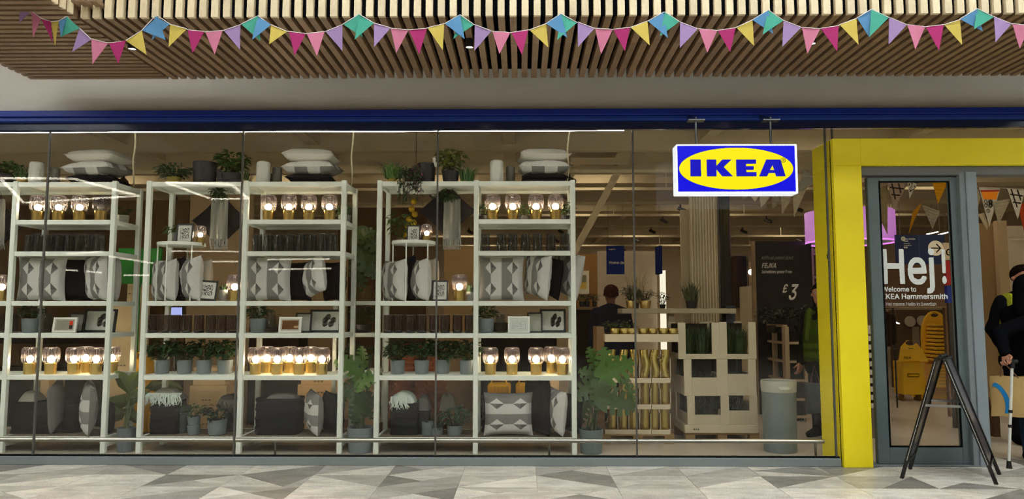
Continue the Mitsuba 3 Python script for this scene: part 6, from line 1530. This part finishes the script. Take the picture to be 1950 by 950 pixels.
for i in range(6):
    m = MB(np.asarray(YEL2) * .55); z = Z(697 + i * 6, Yk, 1780); m.box(cx - hw_ * .6, cx + hw_ * .95, Yk - .2715, Yk - .27, z - .014, z); part(k, 'slot', m, 'matte')
Yk2 = 4.9
k = thing('yellow_trolley', 'yellow plastic shopping trolley panel left of the basket stack', 'trolley'); xa, xb = X(1706, Yk2), X(1762, Yk2); zt_, zm, zb_ = Z(648, Yk2, 1730), Z(688, Yk2, 1730), Z(752, Yk2, 1730); cx, hw_ = (xa + xb) / 2, (xb - xa) / 2
hump = Polygon([(cx - hw_, zm), (cx - hw_ * .78, zm + (zt_ - zm) * .7), (cx - hw_ * .35, zt_), (cx + hw_ * .1, zt_), (cx + hw_ * .6, zm + (zt_ - zm) * .6), (cx + hw_, zm)])
hole = affinity.scale(Point(cx - hw_ * .12, zt_ - .04).buffer(1), .085, .04)
v, f = extrude(hump.difference(hole), .03, (0, Yk2, 0)); m = MB(YEL2); m.add(v, f); part(k, 'bib', m, 'paint')
m = MB(np.asarray(YEL2) * .95); m.box(cx - hw_ * .72, cx + hw_ * .78, Yk2 + .001, Yk2 + .3, zb_, zm - .001, ch=.012); part(k, 'body', m, 'paint')
m = MB(YEL2); m.tube([(cx - hw_, Yk2 - .03, zm), (cx, Yk2 - .05, zm + .012), (cx + hw_, Yk2 - .03, zm)], .008, 8); part(k, 'rim', m, 'paint', True)
m = MB(S(90, 56, 14)); m.box(cx - .09, cx + .09, Yk2 - .0015, Yk2, Z(718, Yk2, 1740), Z(711, Yk2, 1740)); m.box(cx - .082, cx + .082, Yk2 - .0025, Yk2 - .0015, Z(716.6, Yk2, 1740), Z(712.4, Yk2, 1740), c=np.asarray(YEL2) * .9); letters('IKEA', .036, (cx - .16, Yk2 - .031, Z(683, Yk2, 1740)), S(90, 56, 14), .001, True, mb=m); letters('IKEA', .024, (cx - .075, Yk2 - .0305, Z(665, Yk2, 1740)), S(90, 56, 14), .001, False, mb=m); part(k, 'lettering', m, 'matte')
for x in (cx - hw_ * .55, cx + hw_ * .6): m = MB(S(120, 84, 20)); m.tube([(x, Yk2 + .05, .022), (x, Yk2 + .25, .022)], .021, 12); m.box(x - .02, x + .02, Yk2 + .1, Yk2 + .2, .03, zb_ + .02); part(k, 'wheel', m, 'paint')
# wall clocks, light tubes, price drawers
Yc = 7.0
for i, (px, py) in enumerate(((1733.5, 612), (1757, 611))):
    k = thing('wall_clock', ('round pale clock in view between the coats and the basket stack', 'round pale clock half hidden by the basket stack')[i], 'clock', 'round pale clocks'); m = disc(px, py, Yc, 10 * (Yc - CAM[1]) / F, S(190, 180, 160), .02); part(k, 'face', m, 'matte'); m = MB(S(110, 100, 84)); o = P(px, py, Yc - .003); m.bar(o, o + (.03, 0, .012), .005, .001, up=(0, 1, 0)); m.bar(o, o + (-.018, 0, .01), .005, .001, up=(0, 1, 0)); part(k, 'hands', m, 'matte')
m = MB(S(96, 78, 60)); m.box(X(1690, 7.2), X(1812, 7.2), 7.1, 7.15, 0, Z(590, 7.2)); m.box(X(1740, 7), X(1752, 7), 7.05, 7.09, .7, Z(622, 7), c=S(150, 136, 116)); solo('display_wall', 'brown display wall carrying the round clocks', 'partition', m, 'matte')
for i, (a, b, c_, d) in enumerate(((1765, 446, 1786, 441.5), (1787, 447, 1813, 440.5), (1690, 441, 1696, 443), (1700, 612, 1712, 616))):
    k = thing('light_tube', f'thin white light tube seen through the entrance door, {ORD[i]}', 'light', 'white light tubes beyond the door'); Yl = 6.2; m = MB(); m.bar(P(a, b, Yl), P(c_, d, Yl + .4), .022, .022); part(k, 'tube', m, None, emitter=glow((1.8, 1.65, 1.35), .2))
    m = MB(S(120, 110, 90)); p = (P(a, b, Yl) + P(c_, d, Yl + .4)) / 2; m.tube([p + (0, 0, .012), (p[0], p[1], HC)], .004, 5); part(k, 'cord', m)
k = thing('drawer_tower', 'stack of small white display bins between portal and door', 'drawers'); Yv = 1.5
for i in range(9):
    z = Z(640 + 16 * i, Yv, 1660); m = MB(S(216, 206, 190)); x0, x1 = X(1652, Yv), X(1667, Yv); m.box(x0, x1, Yv, Yv + .3, z - .055, z); part(k, 'drawer', m, 'matte'); m = MB(S(60, 52, 44)); m.add([(x0 + .02, Yv - .001, z - .058), (x1 - .02, Yv - .001, z - .058), ((x0 + x1) / 2, Yv - .001, z - .085)], [[0, 1, 2]]); m.box(x0 + .005, x1 - .005, Yv + .02, Yv + .29, z - .09, z - .0555); part(k, 'gap', m, 'matte')
m = MB(S(206, 196, 180)); m.box(X(1652, Yv), X(1667, Yv), Yv, Yv + .3, Z(636, Yv, 1660), Z(620, Yv, 1660)); m.box(X(1657, Yv), X(1662, Yv), Yv - .002, Yv, Z(632, Yv, 1660), Z(624, Yv, 1660), c=S(180, 150, 100)); part(k, 'top_bin', m, 'matte'); m = MB(S(120, 108, 96)); m.box(X(1652, Yv), X(1667, Yv), Yv, Yv + .3, 0, Z(776, Yv, 1660)); part(k, 'plinth', m, 'matte')
k = thing('coat_display', 'dark brown garments hanging just inside the entrance door', 'clothes'); Yg = 4.0
for i, px in enumerate((1686, 1695, 1703)): m = MB(S(70 - 10 * i, 52 - 8 * i, 42 - 6 * i)); x = X(px, Yg); m.box(x - .035, x + .035, Yg, Yg + .3, Z(664 - 4 * i, Yg, 1700), Z(588 + 6 * i, Yg, 1700), ch=.03); part(k, 'garment', m, 'matte')
m = MB(S(50, 44, 40)); z = Z(586, Yg, 1700); m.tube([(X(1676, Yg), Yg + .15, z), (X(1712, Yg), Yg + .15, z)], .012, 8); m.tube([(X(1677, Yg), Yg + .15, z), (X(1677, Yg), Yg + .15, 0)], .012, 8); m.tube([(X(1711, Yg), Yg + .15, z), (X(1711, Yg), Yg + .15, 0)], .012, 8); part(k, 'rail', m)
# right of the door: beige wall, white panel
m = MB(S(150, 124, 88)); m.box(X(1856, 4.0), X(1914, 4.0), 4.0, 4.1, 0, Z(425, 4.0, 1890)); solo('beige_wall_panel', 'plain beige wall panel behind the man in the vest', 'partition', m, 'matte')
m = MB(S(186, 164, 128)); m.box(X(1908, 3.9), X(1927, 3.9), 3.9, 3.99, 0, Z(420, 3.9, 1915)); solo('beige_wall_panel', 'paler narrow beige panel beside the man in the vest', 'partition', m, 'matte')
m = MB(S(230, 216, 190)); m.box(X(1926, 4.6), X(2060, 4.6), 4.6, 4.7, 0, Z(430, 4.6, 1950)); m.box(X(1936, 4.5), X(1980, 4.5), 4.5, 4.6, Z(457, 4.5, 1950), Z(454, 4.5, 1950), c=S(245, 240, 225)); solo('white_wall_panel', 'bright white wall panel at the right edge of the entrance', 'partition', m, 'matte')
k = thing('jar_display', 'small low display of jars beside the carrier bag', 'display'); m = MB(S(90, 70, 54)); m.box(X(1881, 1.6), X(1893, 1.6), 1.6, 1.9, 0, Z(760, 1.6, 1888)); part(k, 'stand', m, 'matte'); m = MB(S(80, 60, 44)); m.lathe([(.001, 0), (.04, 0), (.045, .1), (.03, .14), (.03, .17), (.001, .17)], 14, (X(1887, 1.7), 1.72, Z(760, 1.6, 1888) + .001)); part(k, 'jar', m, 'paint', True)
# ------------------------------------------------------------------ people
def ball(p, r, n=20): return m3.Manifold.sphere(r, n).translate(tuple(map(float, p)))


def bone(a, b, ra, rb): return m3.Manifold.batch_hull([ball(a, ra), ball(b, rb)])


def skin(parts, edge=0.018, it=10):
    man = m3.Manifold.batch_boolean(parts, m3.OpType.Add).refine_to_length(edge)
    q = man.to_mesh(); t = trimesh.Trimesh(q.vert_properties[:, :3], q.tri_verts, process=True)
    trimesh.smoothing.filter_taubin(t, iterations=it)
    return t


def hand_bones(w, d, side, s=1.0, curl=.9):
    """Palm and five unequal curled fingers from wrist w along d; side points from little finger to thumb."""
    d = np.array(d, float); d /= np.linalg.norm(d); side = np.array(side, float); side -= d * side.dot(d); side /= np.linalg.norm(side); pn = np.cross(d, side)
    w = np.asarray(w, float); out = [m3.Manifold.batch_hull([ball(w, .024 * s), ball(w + d * .085 * s + side * .028 * s, .014 * s), ball(w + d * .08 * s - side * .03 * s, .013 * s), ball(w + d * .03 * s + side * .03 * s, .016 * s)])]
    for i, (o, L) in enumerate(((.030, .066), (.010, .075), (-.011, .070), (-.031, .055))):
        p = w + d * .085 * s + side * o * s; a = 0.0
        for j in range(3):
            a += curl * (.55 if j == 0 else .8); q = p + (d * math.cos(a) + pn * math.sin(a)) * L * (.45, .32, .25)[j] * s; out.append(bone(p, q, (.0095 - .0008 * j) * s, (.0088 - .0008 * j) * s)); p = q
    t0 = w + d * .03 * s + side * .032 * s; t1 = t0 + (d * .6 + side * .6 + pn * .3) * .042 * s; t2 = t1 + (d * .7 + pn * .7) * .035 * s
    return out + [bone(t0, t1, .013 * s, .011 * s), bone(t1, t2, .0105 * s, .009 * s)]


def person(label, x, y, H, face, col, arms, group=None, coat=None, hair='short', hoodie=False, vest=False, gait=0.0, turn=None, skin_c=S(176, 124, 100)):
    """A standing figure of height H; face: the direction it looks (degrees, 0 = +x, -90 = towards the camera). arms: elbow and wrist offsets from each shoulder."""
    k = thing('person', label, 'person'); u = H / 1.75; fa = math.radians(face)
    f = np.array([math.cos(fa), math.sin(fa), 0]); l = np.array([-f[1], f[0], 0]); up = np.array([0, 0, 1.0]); O = np.array([x, y, 0.0])
    g = lambda a, b, c_: O + (f * a + l * b + up * c_) * u          # forward, to the figure's left, up
    hd = f if turn is None else np.array([math.cos(math.radians(turn)), math.sin(math.radians(turn)), 0]); hl = np.array([-hd[1], hd[0], 0])
    hc = g(.03, 0, 1.63); h = lambda a, b, c_: hc + (hd * a + hl * b + up * c_) * u
    B = [m3.Manifold.batch_hull([ball(h(-.012, 0, .02), .092 * u), ball(h(.02, 0, .035), .078 * u), ball(h(.035, 0, -.075), .048 * u), ball(h(.05, .02, -.085), .03 * u), ball(h(.05, -.02, -.085), .03 * u)]), bone(g(0, 0, 1.42), hc - up * .05 * u, .056 * u, .052 * u)]
    B += [bone(h(.088, 0, .02), h(.108, 0, -.025), .010 * u, .015 * u), bone(h(.078, .028, -.066), h(.078, -.028, -.066), .010 * u, .010 * u), ball(h(0, .086, -.005), .02 * u), ball(h(0, -.086, -.005), .02 * u)]
    B += [m3.Manifold.batch_hull([ball(g(0, .15, 1.38), .06 * u), ball(g(0, -.15, 1.38), .06 * u), ball(g(.02, .09, 1.12), .1 * u), ball(g(.02, -.09, 1.12), .1 * u)]), m3.Manifold.batch_hull([ball(g(.02, .09, 1.12), .1 * u), ball(g(.02, -.09, 1.12), .1 * u), ball(g(0, .085, .9), .105 * u), ball(g(0, -.085, .9), .105 * u)])]
    C, TR_, SHS = [], [], []
    C += [m3.Manifold.batch_hull([ball(g(0, .165, 1.39), .07 * u), ball(g(0, -.165, 1.39), .07 * u), ball(g(.0, 0, 1.45), .075 * u), ball(g(.02, .10, 1.15), .115 * u), ball(g(.02, -.10, 1.15), .115 * u)]), m3.Manifold.batch_hull([ball(g(.02, .10, 1.15), .115 * u), ball(g(.02, -.10, 1.15), .115 * u), ball(g(0, .11, .80), .125 * u), ball(g(0, -.11, .80), .125 * u)])]
    for s_ in (1, -1):
        st = gait * s_
        hip, kn, an_ = g(0, .095 * s_, .9), g(.02 + st * .6, .10 * s_, .49), g(-.02 + st, .105 * s_, .085)
        B += [bone(hip, kn, .075 * u, .05 * u), bone(kn, an_, .048 * u, .036 * u), bone(an_, g(.09 + st, .115 * s_, .03), .035 * u, .026 * u)]
        TR_ += [bone(hip, kn, .1 * u, .073 * u), bone(kn, an_, .073 * u, .062 * u)]
        SHS += [m3.Manifold.batch_hull([ball(g(-.055 + st, .105 * s_, .04), .04 * u), ball(g(.06 + st, .11 * s_, .04), .044 * u), ball(g(.15 + st, .12 * s_, .035), .034 * u), ball(an_, .042 * u)]).trim_by_plane((0, 0, 1), .001)]
        sh = g(0, .19 * s_, 1.385); e_, w_, hand_side, curl = arms[0 if s_ == 1 else 1]
        el, wr = sh + (f * e_[0] + l * e_[1] * s_ + up * e_[2]) * u, sh + (f * w_[0] + l * w_[1] * s_ + up * w_[2]) * u
        B += [bone(sh, el, .05 * u, .04 * u), bone(el, wr, .038 * u, .027 * u)]; d = wr - el
        B += hand_bones(wr, d, f if hand_side is None else hand_side, u, curl)
        C += [bone(sh, el, .074 * u, .06 * u), bone(el, wr - d * .02, .06 * u, .047 * u)]
    b = skin(B, .014 * u, 6)
    part(k, 'body', mikit.ply((b.vertices, b.faces), 'paint', True, color=np.broadcast_to(np.asarray(skin_c), (len(b.vertices), 3))))
    def cloth(nm, ps, c, **q):
        t = skin(ps, .03 * u, 8); cc = np.broadcast_to(np.asarray(c, float), (len(t.vertices), 3)).copy()
        wr_ = meshkit.fbm(np.asarray(t.vertices) * 9, 3, 2)[:, None] - .5; v = t.vertices + t.vertex_normals * wr_ * .03
        part(k, nm, mikit.ply((v, t.faces), 'matte', True, color=cc), **q)
    cloth('coat', C, coat); cloth('trousers', TR_, col); cloth('shoes', SHS, S(20, 20, 22))
    # face details
    m = MB(S(240, 236, 230))
    for s_ in (1, -1):
        e = trimesh.creation.icosphere(subdivisions=2, radius=.0125 * u); e.apply_translation(h(.083, .031 * s_, .022)); m.mesh(e)
        e = trimesh.creation.icosphere(subdivisions=1, radius=.0065 * u); e.apply_translation(h(.093, .031 * s_, .022)); m.mesh(e, S(30, 24, 20))
    part(k + '__body', 'eyes', m, 'gloss', True)
    HC_ = S(24, 18, 16)
    cap = m3.Manifold.batch_hull([ball(h(-.022, 0, .032), .100 * u, 28), ball(h(.012, 0, .05), .084 * u, 28)])
    pn_ = (-hd * .5 + up * .8) / np.linalg.norm(-hd * .5 + up * .8)
    cut = cap.trim_by_plane(tuple(map(float, pn_)), float(np.dot(h(.035, 0, .03), pn_)))
    if hair == 'long': cut = cut + m3.Manifold.batch_hull([ball(h(-.045, .06, 0), .05 * u), ball(h(-.045, -.06, 0), .05 * u), ball(h(-.07, .05, -.25), .04 * u), ball(h(-.07, -.05, -.25), .04 * u)])
    if hair != 'none': t = skin([cut], .016 * u, 5); part(k, 'hair', mikit.ply((t.vertices, t.faces), 'matte', True, color=np.broadcast_to(np.asarray(HC_ if hair != 'red' else S(58, 30, 24)), (len(t.vertices), 3))))
    if hoodie:
        hd_ = m3.Manifold.batch_hull([ball(h(-.03, 0, .03), .118 * u), ball(h(.01, 0, .02), .108 * u), ball(h(-.03, 0, -.10), .1 * u), ball(g(-.02, 0, 1.42), .1 * u)]).trim_by_plane(tuple(map(float, -hd)), float(np.dot(h(.045, 0, 0), -hd))); t = skin([hd_], .025 * u, 4); part(k, 'hood', mikit.ply((t.vertices, t.faces), 'matte', True, color=np.broadcast_to(np.asarray(coat), (len(t.vertices), 3))))
    if vest:
        vs = [m3.Manifold.batch_hull([ball(g(0, .135, 1.40), .082 * u), ball(g(0, -.135, 1.40), .082 * u), ball(g(.02, .10, 1.15), .128 * u), ball(g(.02, -.10, 1.15), .128 * u)]), m3.Manifold.batch_hull([ball(g(.02, .10, 1.15), .128 * u), ball(g(.02, -.10, 1.15), .128 * u), ball(g(0, .105, .88), .135 * u), ball(g(0, -.105, .88), .135 * u)])]
        t = skin(vs, .02 * u, 5); v = np.asarray(t.vertices); side = np.abs((v - O) @ l) / u; zz_ = v[:, 2] / u
        cc = np.where(((np.abs(side - .115) < .028) & (zz_ > 1.1))[:, None] | ((np.abs(zz_ - 1.04) < .03) | (np.abs(zz_ - .93) < .03))[:, None], np.asarray(vest) * 1.9, np.asarray(vest))
        part(k, 'safety_vest', mikit.ply((v, t.faces), 'matte', True, color=cc))
    return k, g, u


BEHIND = ((-.10, .06, -.27), (-.20, -.08, -.44), None, .9)
HANG = ((.0, .06, -.29), (.05, .08, -.55), None, .5)
# man in the vest, facing the camera
xv = X(1948, 1.15, 600)
person('man in a dark jacket and yellow vest facing the mall behind the hooded person', xv, 1.15, 1.90, -94, S(22, 24, 30), (BEHIND, BEHIND), coat=S(22, 22, 26), vest=S(128, 134, 40))
# hooded person in front with crutch and bag
xh = X(1955, .22, 600)
f_, sh_ = np.array([math.cos(math.radians(20)), math.sin(math.radians(20)), 0]), 1.74 / 1.75
l_ = np.array([-f_[1], f_[0], 0]); shp = np.array([xh, .22, 0]) - l_ * .19 * sh_ + np.array([0, 0, 1.385 * sh_])
ARM_E, ARM_W = [((q - shp) @ f_ / sh_, -((q - shp) @ l_) / sh_, (q - shp)[2] / sh_) for q in (P(1903, 632, .02), P(1913, 672, -.05))]
k_, g_, u_ = person('person in a black hooded coat holding a crutch at the right edge', xh, .22, 1.74, 20, S(40, 54, 84), (((.10, .04, -.27), (.36, -.02, -.36), None, .9), (ARM_E, ARM_W, (.3, -.2, .9), 1.25)), coat=S(16, 17, 21), hoodie=True, hair='short', gait=.10, turn=55)
# crutch
hx, hz = at(1925, 690, -.08); fx, fz = at(1921.5, 884, -.08)
k = thing('crutch', 'pale metal crutch held upright by the hooded person', 'crutch'); Yc_ = -.08
m = MB(S(206, 206, 200)); m.tube([(fx, Yc_, .05), (hx + .01, Yc_, hz - .01)], .0125, 12); part(k, 'tube', m, 'paint', True)
m = MB(S(20, 20, 22)); m.lathe([(.001, 0), (.024, 0), (.022, .02), (.017, .065), (.001, .065)], 14, (fx, Yc_, .001)); part(k, 'foot', m, 'paint', True)
m = MB(S(22, 22, 24)); m.tube([(hx - .05, Yc_, hz + .005), (hx + .055, Yc_, hz + .012)], .019, 10); m.tube([(hx + .012, Yc_, hz - .05), (hx + .01, Yc_, hz + .03)], .021, 10); part(k, 'grip', m, 'paint', True)
for py in (783, 811):
    m = MB(S(24, 24, 26)); t_ = (at(1923, py, Yc_)[1] - .05) / (hz - .06); xx = fx + (hx + .01 - fx) * t_; m.tube([(xx, Yc_, at(1923, py, Yc_)[1] - .012), (xx, Yc_, at(1923, py, Yc_)[1] + .012)], .0165, 12); part(k, 'collar', m, 'paint', True)
# carrier bag
k = thing('carrier_bag', 'tan paper carrier bag with blue curves hanging behind the crutch', 'bag'); Yb_ = .02
xa, xb, z0, z1 = X(1893, Yb_, 750), X(1985, Yb_, 750), Z(794, Yb_, 1930), Z(717, Yb_, 1930)
n = 10; r = np.random.RandomState(3)
def bag_pt(u, v, s): 
    y = Yb_ + .05 + s * (.045 + .02 * math.sin(math.pi * v)) * math.sin(math.pi * min(max(u, 0), 1)) ** .4 + .006 * math.sin(9 * u + 4 * v)
    return (xa + (xb - xa) * (u * (.97 + .03 * (1 - v)) + .0) + .006 * math.sin(7 * v + s), y, z0 + (z1 - z0) * v + .006 * math.sin(8 * u))
m = MB(S(176, 148, 100)); mb2 = MB(S(40, 120, 180))
gs = np.linspace(0, 1, n + 1)
for s_ in (-1, 1):
    V = [bag_pt(u, v, s_) for u in gs for v in gs]; Fq = [[i * (n + 1) + j, (i + 1) * (n + 1) + j, (i + 1) * (n + 1) + j + 1, i * (n + 1) + j + 1] for i in range(n) for j in range(n)]
    m.add(V, Fq if s_ < 0 else [q[::-1] for q in Fq])
for s_ in (0,):
    V = [bag_pt(u, 0, s2) for u in gs for s2 in (-1, 1)]; m.add(V, [[2 * i, 2 * i + 2, 2 * i + 3, 2 * i + 1] for i in range(n)])
part(k, 'sack', m, 'matte', True)
def strip(pts, w):
    V = []
    for (u, v), (du, dv) in zip(pts, np.gradient(np.asarray(pts), axis=0)):
        L = math.hypot(du, dv) + 1e-9
        for s2 in (-1, 1): q = bag_pt(u - dv / L * w * s2, v + du / L * w * s2, -1); V.append((q[0], q[1] - .003, q[2]))
    mb2.add(V, [[2 * i, 2 * i + 2, 2 * i + 3, 2 * i + 1] for i in range(len(pts) - 1)])
strip([(.02 + .25 * math.sin(t), .80 - .78 * (1 - math.cos(t)) / 1) for t in np.linspace(.05, 1.5, 10)], .045)
part(k + '__sack', 'blue_print', mb2, 'matte'); mb2 = MB(S(40, 120, 180))
strip([(.78, .66), (.88, .65), (.98, .66)], .055)
part(k + '__sack', 'blue_print', mb2, 'matte')
m = MB(S(120, 92, 70)); hh = np.array([X(1913, Yb_, 700), Yb_ + .02, Z(696, Yb_, 1913)]); m.tube([bag_pt(.18, .98, -1), hh + (-.01, 0, 0), hh + (.03, 0, .002), bag_pt(.55, .98, -1)], .006, 6); part(k, 'strap', m, 'matte', True)
# woman by the portal
Yw = 1.55; xw = X(1566, Yw, 600)
person('woman with long dark hair and a high-visibility vest behind the yellow portal', xw, Yw, 1.72, 215, S(20, 20, 24), (HANG, HANG), coat=S(24, 26, 24), vest=S(58, 74, 26), hair='long', turn=230)
k = thing('tote_bag', 'large grey shoulder bag beside the woman in the vest', 'bag'); xg, zg = at(1553, 758, 1.35)
m = MB(S(66, 74, 74)); mb = pillow_mb(.24, .36, .14, S(66, 74, 74), 90); mb.move(M4((xg, 1.35, zg))); part(k, 'sack', mb, 'matte', True); m = MB(S(90, 60, 56)); m.tube([(xg - .05, 1.35, zg + .15), (xg + .0, 1.36, zg + .36), (xg + .05, 1.35, zg + .15)], .008, 6); part(k, 'strap', m, 'matte')
# man seen from behind
Ym = 2.75; xm_ = X(1163, Ym, 560)
person('man with dark hair seen from behind beside the pale shelf', xm_, Ym, 1.75, 80, S(30, 32, 40), (HANG, HANG), coat=S(34, 38, 52), hair='red', turn=95, skin_c=S(110, 64, 50))

# ------------------------------------------------------------------ rectangular light frames over the mall, seen mirrored in the glass
def mirrored(px, py, h):
    """The place at height h above the floor whose mirror image in the glass plane lies at the pixel."""
    d = FWD + RGT * (px - 975) / F + UPV * (475 - py) / F
    t = (h - CAM[2]) / d[2]; p = CAM + d * t
    return np.array([p[0], -p[1], p[2]])


LH = 4.2
for i, q in enumerate([[(0, 339), (140, 340), (263, 373), (45, 386)], [(316, 347), (440, 351), (473, 378), (402, 379)]]):
    k = thing('pendant_light', ('slim white rectangular light frame hung over the walkway, larger one', 'slim white rectangular light frame hung over the walkway, smaller one')[i], 'light', 'slim white light frames')
    c = [mirrored(px, py, LH) for px, py in q]
    m = MB()
    for a, b in zip(c, c[1:] + c[:1]): m.bar(a, b, .05, .04)
    part(k, 'tube', m, None, emitter=glow((19, 17.6, 14), .8))
    m = MB(S(160, 160, 160))
    for a in c: m.tube([a + (0, 0, .02), (a[0], a[1], 6.0)], .004, 4)
    part(k, 'wire', m)
for i, (a, b) in enumerate([((126, 514), (148, 515)), ((166, 517), (192, 519)), ((208, 488), (291, 501)), ((236, 524), (284, 524)), ((128, 483), (194, 479)), ((510, 494), (627, 493)), ((512, 513), (630, 511)), ((405, 498), (456, 498)), ((325, 478), (455, 479))]):
    k = thing('tube_light', f'long thin white tube light hung far back in the mall, {ORD[i]}', 'light', 'far tube lights of the mall'); h = 3.4
    pa, pb = mirrored(*a, h), mirrored(*b, h)
    if pa[1] < -17.6 or pb[1] < -17.6:
        h = 1.4 + (h - 1.4) * 17.0 / max(-pa[1] + 6.75 - 6.75, -pb[1], 17.0); pa, pb = mirrored(*a, h), mirrored(*b, h)
    m = MB(); m.bar(pa, pb, .045, .045); part(k, 'tube', m, None, emitter=glow((13, 12, 9.6), .15)); m = MB(S(160, 160, 160)); c = (pa + pb) / 2; m.tube([c + (0, 0, .01), (c[0], c[1], 6)], .003, 4); part(k, 'wire', m)
